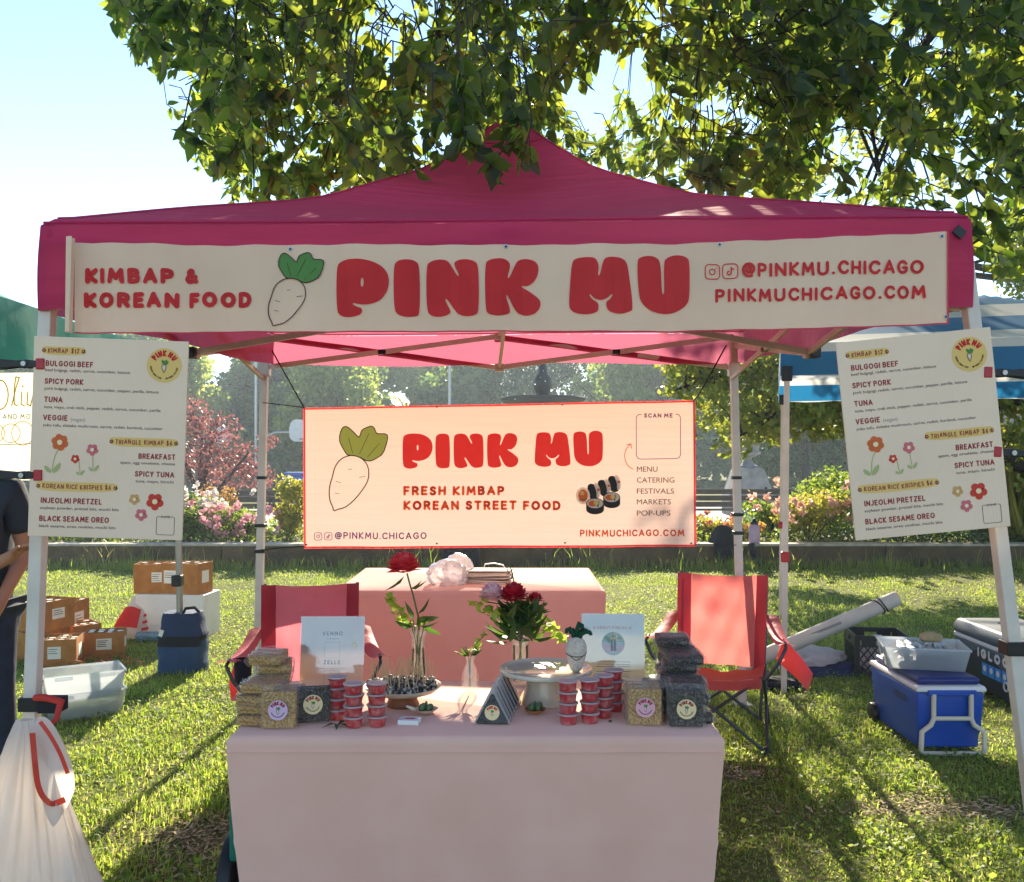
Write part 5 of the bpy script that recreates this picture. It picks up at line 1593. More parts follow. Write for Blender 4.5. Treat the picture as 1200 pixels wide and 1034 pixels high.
def lay(src, loc, n, where, what, rz0, group=None):
    for i in range(n):
        lv = 'topmost' if i == n - 1 else ('lowest' if i == 0 else ['', 'second', 'third', 'fourth', 'fifth', 'sixth'][i] + ' from below')
        o = dup(src, label=f'{what}, {lv} in the flat stack {where}')
        o.location = loc + Vector((random.uniform(-.008, .008), random.uniform(-.006, .006) - .05, .018 + i * .0335))
        o.rotation_euler = (R(-90 + random.uniform(-3, 3)) + math.pi, R(0), R(rz0 + random.uniform(-9, 9)))
lay(ptp, T(327, 3.30), 6, 'at the rear by the payment sign', 'tan packet', 4)
lay(ptp, T(316, 3.16), 4, 'just behind the lilac sticker', 'tan packet', -6)
lay(ptp, T(344, 3.20), 3, 'against the payment sign', 'tan packet', 10)
lay(pbp, T(800, 3.19), 4, 'behind the upright black packets', 'black packet', 2)
lay(pbp, T(792, 3.30), 6, 'in the middle of the black pile', 'black packet', -3)
lay(pbp, T(784, 3.41), 7, 'at the back of the black pile', 'black packet', 4)
lay(pbp, T(768, 3.30), 3, 'beside the framed story sign', 'black packet', 14)

# ---- sauce cups
m_kimchi = M('red pickled radish cubes', C(224, 52, 62), .35, C(242, 150, 140), 60, bump=.6, bs=70, detail=2, contrast=(.45, .7), trans=.45, tcol=C(245, 90, 90))
m_lid = clear_mat('clear cup lid', (.95, .93, .93, 1), .10, .1, milk=.55, milkcol=(.94, .84, .82, 1))
def cup(label):
    t = thing('sauce_cup', label, 'sauce cup', (0, 0, 0), 0, 'stacked cups of red pickled radish')
    b = MB(); b.lathe([(.0, .002), (.0245, .002), (.0285, .027), (.0, .028)], 20); b.build('pickled_radish', m_kimchi, t, smooth=40)
    b = MB(); b.lathe([(.0255, 0), (.0300, .031), (.0322, .0315)], 24); b.build('cup_wall', m_glass, t, smooth=40)
    b = MB(); b.lathe([(.0325, .0300), (.0330, .0320), (.0325, .0345), (.029, .0350), (.0275, .0335), (0.0, .0335)], 24); b.build('lid', m_lid, t, smooth=40)
    return t
cup0 = cup('x'); first = True
for px, Y, where in ((395, 3.09, 'nearest the black sesame packet'), (414, 3.0, 'amid the trio by the skewers'), (442, 3.01, 'closest to the skewer dish'), (666, 3.035, 'closest to the triangle kimbap'), (691, 3.05, 'at the front before the cake stand'), (707.5, 3.11, 'third from the cake stand foot'), (719.5, 3.19, 'rearmost beside the story sign')):
    for i, lv in enumerate(('lowest', 'second lowest', 'second highest', 'top')):
        lab = f'{lv} red sauce cup of the stack {where}'
        p = T(px, Y) + Vector((random.uniform(-.0015, .0015), random.uniform(-.0015, .0015), i * .0352))
        if first: cup0['label'] = lab; put(cup0, p); first = False
        else: put(dup(cup0, label=lab), p, rz=random.uniform(0, 360))

# ---- acrylic signs
m_acryl = clear_mat('acrylic', (.97, .98, .98, 1), .04, .02)
m_sheet = M('printed sheet', C(232, 206, 188), .3, C(214, 184, 166), 5, trans=.25, tcol=C(235, 210, 195), coat=.15)
m_sheet2 = M('printed cream sheet', C(234, 220, 194), .3, C(208, 204, 186), 5, trans=.25, tcol=C(230, 222, 200), coat=.15)
def sign(name, label, px, Y, rz, sheet, draw):
    t = thing(name, label, 'sign', T(px, Y), R(rz))
    W_, H_ = .226, .285
    tl = R(-9)
    mp = lambda x, z, q: Vector((x, z * math.sin(-tl) - q, z * math.cos(tl)))
    b = MB(); b.prism([(-W_ / 2, .003), (W_ / 2, .003), (W_ / 2, H_), (-W_ / 2, H_)], lambda x, z: mp(x, z, 0), lambda x, z: mp(x, z, .002)); b.build('sheet', sheet, t)
    b = MB(); b.prism([(-W_ / 2 - .002, .0), (W_ / 2 + .002, .0), (W_ / 2 + .002, H_ + .002), (-W_ / 2 - .002, H_ + .002)], lambda x, z: mp(x, z, .004), lambda x, z: mp(x, z, .0065)); b.build('acrylic_holder', m_acryl, t)
    b = MB(); b.box((0, .035, .002), (W_, .085, .003)); b.build('base', m_acryl, t)
    art = Art(lambda x, y, q: mp(x, H_ - y, .0021 + q), base=.0003)
    draw(art); return t
def d1(a):
    a.stroke_text("VENMO", -.036, .036, .067, .015, .0032, 'ink', gap=.3)
    a.line([(-.022, .078), (.022, .078)], .0025, 'pale')
    a.rrect(-.027, .09, .027, .146, .004, .0012, 'pale'); a.rrect(-.027, .19, .027, .246, .004, .0012, 'pale')
    a.stroke_text("ZELLE", -.030, .030, .168, .015, .0032, 'ink', gap=.3)
    a.line([(-.05, .182), (.05, .182)], .0014, 'pale')
    daisy(a, .078, .1, .012, 'tan', 5); 
    a.shape([chaikin([(-.09, .262), (-.08, .245), (-.07, .25), (-.06, .24), (-.052, .25), (-.055, .268), (-.08, .272)], 2)], 'sage')
    a.build({'tan': 'artwork', 'cream': 'artwork', 'sage': 'artwork', 'pale': 'artwork'}, {'ink': m_ink_grey, 'pale': m_ink_palegrey, 'tan': m_ink_tan, 'cream': m_ink_cream, 'sage': m_ink_leaf_dark}, s1)
def d2(a):
    a.stroke_text("ABOUT PINK MU", -.058, .052, .055, .011, .002, 'orange', gap=.28)
    daisy(a, -.068, .05, .005, 'orange', 5); daisy(a, .063, .05, .005, 'orange', 5)
    c = (0, .107); r_ = .042
    a.disc(c[0], c[1], r_, 'grey'); 
    a.shape([[(c[0] + r_ * .97 * math.cos(q), c[1] - r_ * .97 * math.sin(q)) for q in [R(8 + 164 * i / 14) for i in range(15)]]], 'leafd', 1)
    for i in range(26):
        q = random.uniform(.3, 2.8); rr = random.uniform(.35, .85) * r_
        a.disc(c[0] + rr * math.cos(q), c[1] - rr * math.sin(q) - .001, random.uniform(.003, .007), random.choice(['leaf', 'leafd', 'tan']), 2 + i % 3, n=9)
    a.shape([[(c[0] - .036, c[1] + .006), (c[0] + .036, c[1] + .006), (c[0] + .03, c[1] + .028), (c[0] - .03, c[1] + .028)]], 'pink', 1)
    for dx in (-.005, .006):
        a.line([(c[0] + dx, c[1] - .012), (c[0] + dx, c[1] + .008)], .008, 'ink', 6); a.disc(c[0] + dx, c[1] - .02, .0042, 'tan', 6, n=10); a.line([(c[0] + dx - .002, c[1] + .01), (c[0] + dx - .002, c[1] + .024)], .004, 'brown', 6); a.line([(c[0] + dx + .0025, c[1] + .01), (c[0] + dx + .0025, c[1] + .024)], .004, 'brown', 6)
    for i in range(11):
        if i in (3, 7): continue
        L_ = .062 * random.uniform(.8, 1)
        a.line([(-L_, .172 + i * .0085), (-L_ * .2, .172 + i * .0085), (L_, .172 + i * .0085)], .0017, 'ink')
    a.build({'grey': 'picture', 'leafd': 'picture', 'leaf': 'picture', 'pink': 'picture', 'tan': 'picture', 'brown': 'picture'}, {'orange': m_ink_orange, 'grey': m_ink_palegrey, 'leafd': m_ink_leaf_dark, 'leaf': m_ink_leaf, 'pink': m_ink_pink, 'tan': m_ink_tan, 'brown': m_ink_brown, 'ink': m_ink_grey}, s2)
_d = {}
def sign2(*a):
    global s1, s2
    h = {}
    def grab(art): h['a'] = art
    o = sign(*a, grab); return o, h['a']
s1, a1 = sign2('payment_sign', 'pale payment sign in a clear holder behind the tan packets', 388, 3.36, 1, m_sheet); d1(a1)
s2, a2 = sign2('story_sign', 'cream story sign with a round picture behind the cake stand', 719, 3.42, -3, m_sheet2); d2(a2)

# ---- skewered rice bites on the footed dish
dish = thing('footed_dish', 'wooden footed dish with pale rim holding the skewered rice bites', 'dish', T(472, 3.26))
b = MB(); b.lathe([(0, 0), (.055, 0), (.058, .004), (.05, .02), (.052, .032), (0, .034)], 28); b.build('foot', m_wood, dish, smooth=40)
b = MB(); b.lathe([(0, .034), (.07, .038), (.115, .052), (.132, .066), (.134, .070), (.128, .070), (.1, .056), (0, .046)], 36); b.build('plate', m_ceramic, dish, smooth=50)
m_bite = M('sesame rice bite', C(40, 36, 34), .55, C(206, 196, 176), 80, bump=.8, bs=110, detail=2, contrast=(.42, .58))
m_pick = M('bamboo', C(234, 200, 148), .6, C(220, 182, 128), 6, trans=.3)
bt = thing('rice_bite', 'dark sesame rice bite with a bamboo pick in the footed dish', 'rice bite', (0, 0, 0), 0, 'skewered rice bites')
b = MB(); b.ball((0, 0, .012), (.0145, .0135, .0125), 10, 7); b.build('rice_ball', m_bite, bt, smooth=180)
b = MB(); b.tube([(0, 0, .008), (.002, .0, .092)], .0016, 5); b.build('bamboo_pick', m_pick, bt)
k = 0
for i in range(52):
    a = i * 2.39996; rr = .118 * math.sqrt((i + .5) / 52)
    o = bt if i == 0 else dup(bt)
    o.location = T(472, 3.26) + Vector((rr * math.cos(a), rr * math.sin(a), .050 + .012 * (rr / .118) ** 2 + (.012 if i < 14 else 0)))
    o.rotation_euler = (random.uniform(-.22, .22), random.uniform(-.22, .22), random.uniform(0, 6.28))

# ---- small dishes, card, leaves
m_succ = M('succulent leaf', C(96, 116, 78), .5, C(70, 92, 58), 12)
def small_dish(label, px, Y, spoon):
    t = thing('leaf_dish', label, 'dish', T(px, Y), R(20))
    b = MB()
    def pt(u, v):
        a = u * 6.2832; r_ = .036 * v * (1 + (.07 * math.cos(a * 6) if not spoon else 0))
        sx = 1.15 if spoon else 1
        return Vector((r_ * math.cos(a) * sx, r_ * math.sin(a), .003 + .018 * v ** 2))
    b.grid(pt, 28, 6); b.build('bowl', m_ceramic if spoon else m_card, t, smooth=180)
    if spoon:
        b = MB(); b.tube([(-.036, 0, .02), (-.052, 0, .028), (-.066, 0, .034)], [.007, .0055, .004], 8); b.build('handle', m_ceramic, t, smooth=180)
    b = MB()
    for i in range(5 if spoon else 6):
        a = i * 1.25; 
        b.ball((.014 * math.cos(a), .012 * math.sin(a), .022 + .006 * (i % 2)), (.013, .006, .015), 8, 6, Euler((0, R(25 * math.cos(a)), a)).to_matrix())
    b.build('succulent_sprig', m_succ, t, smooth=180); return t
small_dish('cream spoon shaped dish with green sprig beside the footed dish', 499, 3.14, True)
small_dish('small tan fluted dish with succulent leaves before the cake stand', 627, 3.14, False)
t = thing('card_box', 'small white box with red mark lying near the cup stacks', 'box', T(480, 3.04), R(-6))
b = MB(); b.box((0, 0, .008), (.068, .05, .016)); b.build('box_body', m_white_plastic, t, bevel=.002)
art = Art(lambda x, y, q: Vector((x, -y * .9, .0162 + q)), base=.0002)
art.shape([chaikin([(-.022, .006), (-.01, -.006), (.0, -.009), (.008, -.004), (.022, -.008), (.018, .004), (.01, .01), (.004, .004), (-.006, .011), (-.012, .004)], 2)], 'red')
art.build({'red': 'red_mark'}, {'red': m_ink_red}, t)
m_olive = M('dark leaf', C(48, 62, 40), .45, C(70, 84, 54), 20)
def sprig(label, px, Y, n=5):
    t = thing('leaf_sprig', label, 'leaves', T(px, Y))
    fr = []; pos = []
    b = MB()
    for i in range(n):
        a = R(-150 + 55 * i + random.uniform(-10, 10)); L_ = .06
        c_, s_ = math.cos(a), math.sin(a)
        v = [(0, 0, .006), (L_ * .35 * c_ - .009 * s_, L_ * .35 * s_ + .009 * c_, .012), (L_ * c_, L_ * s_, .003), (L_ * .35 * c_ + .009 * s_, L_ * .35 * s_ - .009 * c_, .012), (L_ * .45 * c_, L_ * .45 * s_, .0125)]
        b.add(v, [(0, 4, 1), (1, 4, 2), (2, 4, 3), (3, 4, 0)])
    b.build('leaf_blades', m_olive, t); return t
sprig('dark pointed leaves lying before the sauce cups and black packet', 396, 3.01)
o = MB().ball((0, 0, .004), (.006, .004, .004), 8, 6).build('olive_pit', m_olive, None, smooth=180); o.location = T(715, 3.05)
tag(o, 'tiny dark pit lying between cups and the rose stickered packet', 'pit')

# ---- vases and flowers
m_stem = M('flower stem', C(92, 118, 52), .5, C(70, 94, 40), 10, trans=.2)
m_fleaf = leaf_mat('flower leaves', [C(42, 66, 34), C(66, 92, 46)], .4, [C(90, 130, 40), C(130, 160, 60)])
m_fleaf2 = leaf_mat('lime leaves', [C(120, 150, 52), C(160, 180, 76)], .5, [C(170, 200, 60), C(200, 216, 90)])
m_peony = leaf_mat('coral peony petals', [C(206, 44, 58), C(232, 84, 90)], .45, [C(236, 64, 74), C(246, 110, 110)])
m_peony_dk = leaf_mat('crimson peony petals', [C(150, 14, 36), C(190, 30, 52)], .4, [C(205, 24, 50), C(220, 56, 70)])
m_peony_pk = leaf_mat('blush peony petals', [C(226, 180, 188), C(238, 204, 208)], .5, [C(240, 190, 196), C(246, 216, 214)])
def vase(t, prof, rib=0):
    b = MB(); b.lathe(prof, 28, wob=(lambda a, z: 1 + .05 * math.cos(a * 10)) if rib else None); b.build('vase', m_glass, t, smooth=60)
m_water = clear_mat('vase water', (.90, .94, .88, 1), .03, .02)
def bloom(t, c, r_, mat, n=46, flat=.8):
    c = Vector(c)
    b = MB()
    for i in range(n):
        q = (i + .5) / n
        th = math.acos(1 - 1.55 * q); ph = i * 2.399963
        d = Vector((math.sin(th) * math.cos(ph), math.sin(th) * math.sin(ph), math.cos(th)))
        s_ = r_ * (.62 + .1 * random.random())
        up = Vector((0, 0, 1)) - d * d.z
        up = up.normalized() if up.length > .05 else Vector((1, 0, 0))
        sd = d.cross(up)
        base = c + d * r_ * .25
        vs = []
        for jj in range(4):
            for ii in range(4):
                u = (ii / 3 - .5) * 2; v = jj / 3
                wdt = s_ * .62 * (math.sin(math.pi * min(.92, .2 + .75 * v)))
                rr = r_ * (.30 + .62 * v ** .8 + .07 * random.random())
                p = d * rr * (1 - .12 * u * u) + sd * wdt * u + up * s_ * .5 * (v - .35)
                vs.append(c + Vector((p.x, p.y, p.z * flat)))
        b.add(vs, [(j * 4 + i2, j * 4 + i2 + 1, (j + 1) * 4 + i2 + 1, (j + 1) * 4 + i2) for j in range(3) for i2 in range(3)])
    o = b.build('bloom', mat, t, smooth=180, fixn=False); return o
def leaves(t, pts, size, mat, wide=.34, droop=.1, name='leaves'):
    pos = np.array([tuple(p) for p, d in pts]); ax = np.array([tuple(Vector(d).normalized()) for p, d in pts])
    sd = np.cross(ax, rng.normal(size=ax.shape) * .5 + np.array([0, 0, 1.0])); sd /= np.linalg.norm(sd, axis=1)[:, None]
    leaf_mesh(name, pos, size * rng.uniform(.75, 1.2, len(pos)), mat, t, wide=wide, frame=(ax, sd, np.cross(ax, sd)))
# tall vase with the single coral peony
Y0 = 3.60
p0 = T(490, Y0)
t = thing('peony_vase', 'tall clear vase holding a single coral red peony', 'vase', p0)
vase(t, [(.0, .002), (.034, .002), (.036, .012), (.030, .07), (.026, .14), (.027, .175), (.034, .2), (.036, .203), (.032, .2), (.024, .172), (.023, .14), (.027, .07), (.031, .014), (0, .012)])
b = MB(); b.lathe([(0, .014), (.030, .014), (.0262, .07), (.0225, .13), (0, .13)], 24); b.build('water', m_water, t, smooth=50)
L = lambda px, py: P(px, py, Y0) - p0
b = MB()
b.tube([(0, 0, .02), L(489, 760), L(491, 727), L(484, 697), L(480, 684), L(477, 672)], .0036, 6)
for q in range(7):
    a = q * .9; b.tube([(.014 * math.cos(a), .014 * math.sin(a), .02), (.012 * math.cos(a + 2), .012 * math.sin(a + 2), .16), (.03 * math.cos(a + 2.4), .03 * math.sin(a + 2.4), .235)], .0022, 5)
b.build('stem', m_stem, t, smooth=60)
bloom(t, L(473, 664), .07, m_peony, 60, .88)
lv = []
for (x0, y0, x1, y1) in ((481, 690, 500, 677), (481, 690, 505, 681), (487, 730, 512, 713), (488, 732, 514, 718), (490, 728, 505, 724), (486, 735, 467, 716), (489, 720, 496, 712), (474, 675, 461, 686), (492, 734, 512, 730), (484, 735, 470, 728), (489, 735, 492, 716), (495, 734, 503, 738), (485, 726, 475, 708)):
    a_, c_ = L(x0, y0), L(x1, y1); c_.y += random.uniform(-.05, .05); lv.append((a_, c_ - a_))
leaves(t, lv, .085, m_fleaf, .26)
lv = []
for (x, y) in ((457, 705), (461, 706), (466, 712), (470, 718), (474, 724), (463, 717), (470, 727), (454, 702), (472, 714), (478, 730)):
    for k in range(3): lv.append((L(x, y) + Vector((0, random.uniform(-.03, .03), 0)), (random.uniform(-1, 1), random.uniform(-1, .6), random.uniform(-.5, .8))))
leaves(t, lv, .033, m_fleaf2, .95, name='lime_leaves')
# bouquet
Y0 = 3.56; p0 = T(610, Y0)
t = thing('bouquet_vase', 'clear cylinder vase with a bouquet of pink and crimson peonies', 'vase', p0)
L = lambda px, py: P(px, py, Y0) - p0
vase(t, [(.0, .002), (.032, .002), (.034, .01), (.033, .21), (.035, .214), (.031, .212), (.030, .014), (0, .014)])
b = MB(); b.lathe([(0, .016), (.029, .016), (.029, .15), (0, .15)], 24); b.build('water', m_water, t, smooth=50)
b = MB()
heads = [(578, 697, .03), (602, 696, .0), (626, 703, .02), (598, 665, .03), (567, 706, .02), (655, 738, -.02), (615, 715, 0), (590, 720, .03)]
for i, (x, y, dy) in enumerate(heads):
    a = i * .8; e = L(x, y); e.y += dy
    b.tube([(.016 * math.cos(a), .016 * math.sin(a), .02), (.010 * math.cos(a + 3), .010 * math.sin(a + 3), .2), (e + Vector((0, 0, .17))) / 2 + Vector((0, 0, .06)), e], .0026, 5)
b.build('stem', m_stem, t, smooth=60)
bloom(t, L(577, 697) + Vector((0, -.01, 0)), .056, m_peony_pk, 46, .95); bloom(t, L(602, 696) + Vector((0, -.03, 0)), .058, m_peony_dk, 50, .9); bloom(t, L(627, 703) + Vector((0, .02, 0)), .036, m_peony_dk, 30, .8)
lv = []
for i in range(120):
    x0, y0 = random.uniform(592, 626), random.uniform(712, 752)
    a = random.uniform(-.2, 3.34); q = L(x0, y0); q.y += random.uniform(-.04, .04)
    lv.append((q, (math.cos(a), random.uniform(-.8, .6), math.sin(a) * .75 + .1)))
leaves(t, lv, .088, m_fleaf, .33)
lv = [(L(598, 690), (-.25, 0, .8)), (L(598, 680), (.3, 0, .8)), (L(597, 672), (-.3, 0, .7))]
leaves(t, lv, .03, m_olive, .3, name='dark_bud')
lv = []
for (x, y) in ((556, 706), (560, 708), (564, 705), (568, 711), (573, 714), (578, 716), (582, 712), (575, 722), (569, 717), (640, 730), (645, 734), (650, 736), (656, 742), (652, 741), (659, 750), (657, 746), (646, 729)):
    for k in range(3): lv.append((L(x, y) + Vector((0, random.uniform(-.03, .02), 0)), (random.uniform(-1, 1), random.uniform(-1, .6), random.uniform(-.7, .6))))
leaves(t, lv, .036, m_fleaf2, .95, name='lime_leaves')
# bud vase
Y0 = 3.44; p0 = T(551, Y0)
t = thing('bud_vase', 'small ribbed glass bud vase with a lime flowering sprig', 'vase', p0)
L = lambda px, py: P(px, py, Y0) - p0
vase(t, [(0, .002), (.022, .002), (.026, .01), (.032, .045), (.026, .08), (.015, .105), (.0145, .118), (.021, .133), (.0225, .135), (.013, .115), (.0135, .104), (.023, .08), (.028, .045), (.02, .012), (0, .01)], 1)
b = MB(); b.tube([(0, 0, .02), (.0, 0, .12), L(556, 757), L(568, 744)], .002, 5); b.tube([(0, 0, .03), L(549, 765), L(545, 758)], .0018, 5); b.build('stem', m_stem, t)
lv = []
for i in range(26):
    u = random.random(); q = L(553, 764).lerp(L(570, 742), u); lv.append((q, (random.uniform(-1, 1), random.uniform(-1, 1), random.uniform(-.2, .8))))
leaves(t, lv, .02, m_fleaf2, .9, name='lime_leaves')
lv = []
for i in range(9):
    a = random.uniform(0, 3.14); lv.append((L(551, 768), (math.cos(a) * 1.2, random.uniform(-.7, .5), math.sin(a) * .5 + .1)))
leaves(t, lv, .055, m_fleaf, .28)

# ---- triangle kimbap
m_nori = M('seaweed', C(26, 26, 26), .35, C(48, 46, 44), 30, bump=.4, bs=60, spec=.6)
def onigiri(label, stick):
    t = thing('triangle_kimbap', label, 'kimbap', (0, 0, 0), 0, 'row of triangle kimbap')
    tri = [(-.05, 0), (.05, 0), (.052, .006), (.005, .092), (0, .096), (-.005, .092), (-.052, .006)]
    b = MB(); b.prism(tri, lambda x, z: Vector((x, -.013, z + .002)), lambda x, z: Vector((x, .013, z + .002))); b.build('kimbap', m_nori, t, bevel=.004)
    b = MB()
    big = [(-.058, 0), (.058, 0), (.0585, .004), (.006, .108), (0, .124), (-.006, .108), (-.0585, .004)]
    b.prism(big, lambda x, z: Vector((x, -.0105, z + .001)), lambda x, z: Vector((x, .0165, z + .001))); b.build('wrapper', m_wrap_w, t, bevel=.003)
    if stick:
        art = Art(lambda x, y, q: Vector((x, -.0136 - q, .038 - y)), base=.0003)
        emblem(art, 0, 0, .024, 'bg', small=False)
        art.build({'bg': 'sticker', 'red': 'lettering', 'leafd': 'artwork', 'white': 'artwork', 'brown': 'artwork'}, {'bg': m_stk_cream, 'red': m_ink_red, 'leafd': m_ink_leaf_dark, 'white': m_ink_white, 'brown': m_ink_brown}, t)
    return t
m_wrap_w = clear_mat('crinkled triangle wrap', (.97, .97, .97, 1), .05, .15, milk=.5, milkcol=(.86, .80, .74, 1), bump=1.0, bs=50)
o1 = put(onigiri('front triangle kimbap with the round cream sticker', True), T(577, 3.03), -6, -4)
o2 = onigiri('triangle kimbap in clear wrap lined up behind the stickered one', False)
for i in range(6):
    o = o2 if i == 0 else dup(o2)
    put(o, T(579 + i * 2.4, 3.072 + .046 * i), -12 - i * 1.0, -4 + random.uniform(-3, 3))

# ---- cake stand and crocheted radish
t = thing('cake_stand', 'cream ceramic cake stand with empty shiny plate', 'cake stand', T(640, 3.30))
b = MB(); b.lathe([(0, 0), (.082, 0), (.083, .004), (.072, .05), (.068, .09), (.075, .1), (0, .1)], 40); b.build('pedestal', m_ceramic, t, smooth=40)
m_glaze = M('glossy glaze', C(212, 196, 172), .16, C(196, 180, 156), 12, coat=.6, bump=.05, bs=40)
b = MB(); b.lathe([(0, .098), (.12, .1), (.15, .102), (.161, .108), (.163, .118), (.160, .122), (.154, .117), (.143, .111), (0, .11)], 48); b.build('plate', m_glaze, t, smooth=50)
m_croch = M('white crochet yarn', C(240, 222, 200), .9, C(220, 200, 178), 60, bump=1.0, bs=120, sheen=.3)
m_yarn_g = M('green yarn', C(16, 74, 48), .9, bump=.8, bs=120)
p0 = T(675, 3.28) + Vector((0, 0, .112))
t = thing('crochet_radish', 'white crocheted radish with green yarn leaves standing on the cake stand', 'crochet toy', p0)
b = MB(); b.lathe([(0, .0), (.012, .0), (.02, .008), (.029, .035), (.036, .07), (.036, .092), (.028, .11), (.012, .119), (0, .12)], 26, wob=lambda a, z: 1 + .02 * math.cos(a * 13) + .018 * math.cos(z * 900)); b.build('root', m_croch, t, smooth=70)
b = MB()
b.tube([(.036 * math.sin(a), -.0375 * math.cos(a), .068 - .010 * math.cos(a * 1.0) ) for a in [-1.5 + .2 * i for i in range(16)]], .0014, 5)
b.tube([(-.02 + .04 * i / 8, -.0355 + .002 * abs(i - 4) , .058 - .012 * math.sin(math.pi * i / 8)) for i in range(9)], .0013, 5)
b.build('stitching', m_ink_brown, t)
b = MB()
for (dx, dy, h, bend) in ((-.012, 0, .035, -.02), (.004, 0, .055, .016), (.018, -.004, .026, .03), (.012, .01, .03, .022), (-.006, .008, .03, -.012)):
    b.tube([(dx * .6, dy, .114), (dx, dy, .114 + h * .6), (dx + bend * .5, dy, .114 + h), (dx + bend, dy, .114 + h * .85), (dx + bend * 1.15, dy - .004, .114 + h * .55)], [.007, .008, .0085, .008, .006], 8)
b.build('yarn_leaves', m_yarn_g, t, smooth=180)

# ---- things on the rear table
def TR(px, Y): return Vector(((px - 600) * Y / F, Y, TH + .001))
m_bag_clear = clear_mat('crumpled clear bag', (.95, .93, .94, 1), .08, .2, milk=.3, milkcol=(.86, .78, .80, 1), bump=1.0, bs=30)
def crumple(name, label, p, sx, sy, sz, mat, cat, seed, sub=3):
    r = random.Random(seed)
    t = thing(name, label, cat, p)
    bm = bmesh.new(); bmesh.ops.create_icosphere(bm, subdivisions=sub + 1, radius=1)
    ph = [(r.uniform(-3, 3), r.uniform(-3, 3), r.uniform(-3, 3), r.uniform(0, 6)) for _ in range(9)]
    for v in bm.verts:
        c = v.co.copy(); q = sum(abs(math.sin(a * c.x * 2 + b_ * c.y * 2 + d * c.z * 2 + e)) for a, b_, d, e in ph) / 9
        k = .62 + .65 * q
        v.co = Vector((c.x * sx * k, c.y * sy * k, max(-.05, c.z * k * .9 + .55) * sz))
    me = bpy.data.meshes.new('bag_film'); bm.to_mesh(me); bm.free()
    new_obj('bag_film', me, mat, t, 180); return t
m_film = M('white plastic film', C(226, 216, 214), .35, C(206, 194, 194), 9, trans=.45, tcol=C(240, 225, 222), bump=.6, bs=22)
crumple('plastic_bag', 'crumpled clear plastic glove bag on the rear table', TR(524, 6.35), .13, .12, .11, m_bag_clear, 'bag', 3)
crumple('plastic_bag', 'second crumpled clear bag behind the first on the rear table', TR(537, 6.5), .1, .1, .13, m_bag_clear, 'bag', 5)
t = thing('paper_bag_bundle', 'flat bundle of white handled bags lying on the rear table', 'bags', TR(574, 6.45), R(-6))
m_bagpaper = M('bag bundle', C(206, 188, 176), .75, C(150, 128, 118), 7, mapscale=(.6, 1, 22), trans=.15)
b = MB()
for i in range(7): b.box((random.uniform(-.012, .012), random.uniform(-.01, .01), .007 + i * .0125), (.29 - .01 * (i % 3), .22, .0105), Euler((random.uniform(-.03, .03), random.uniform(-.04, .04), random.uniform(-.06, .06))).to_matrix())
b.build('bag_stack', m_bagpaper, t, bevel=.003)
b = MB(); b.tube([(-.04, -.02, .095), (-.03, -.02, .125), (.03, .0, .13), (.09, .02, .115), (.1, .03, .095)], .004, 6); b.build('handle', m_white_plastic, t)
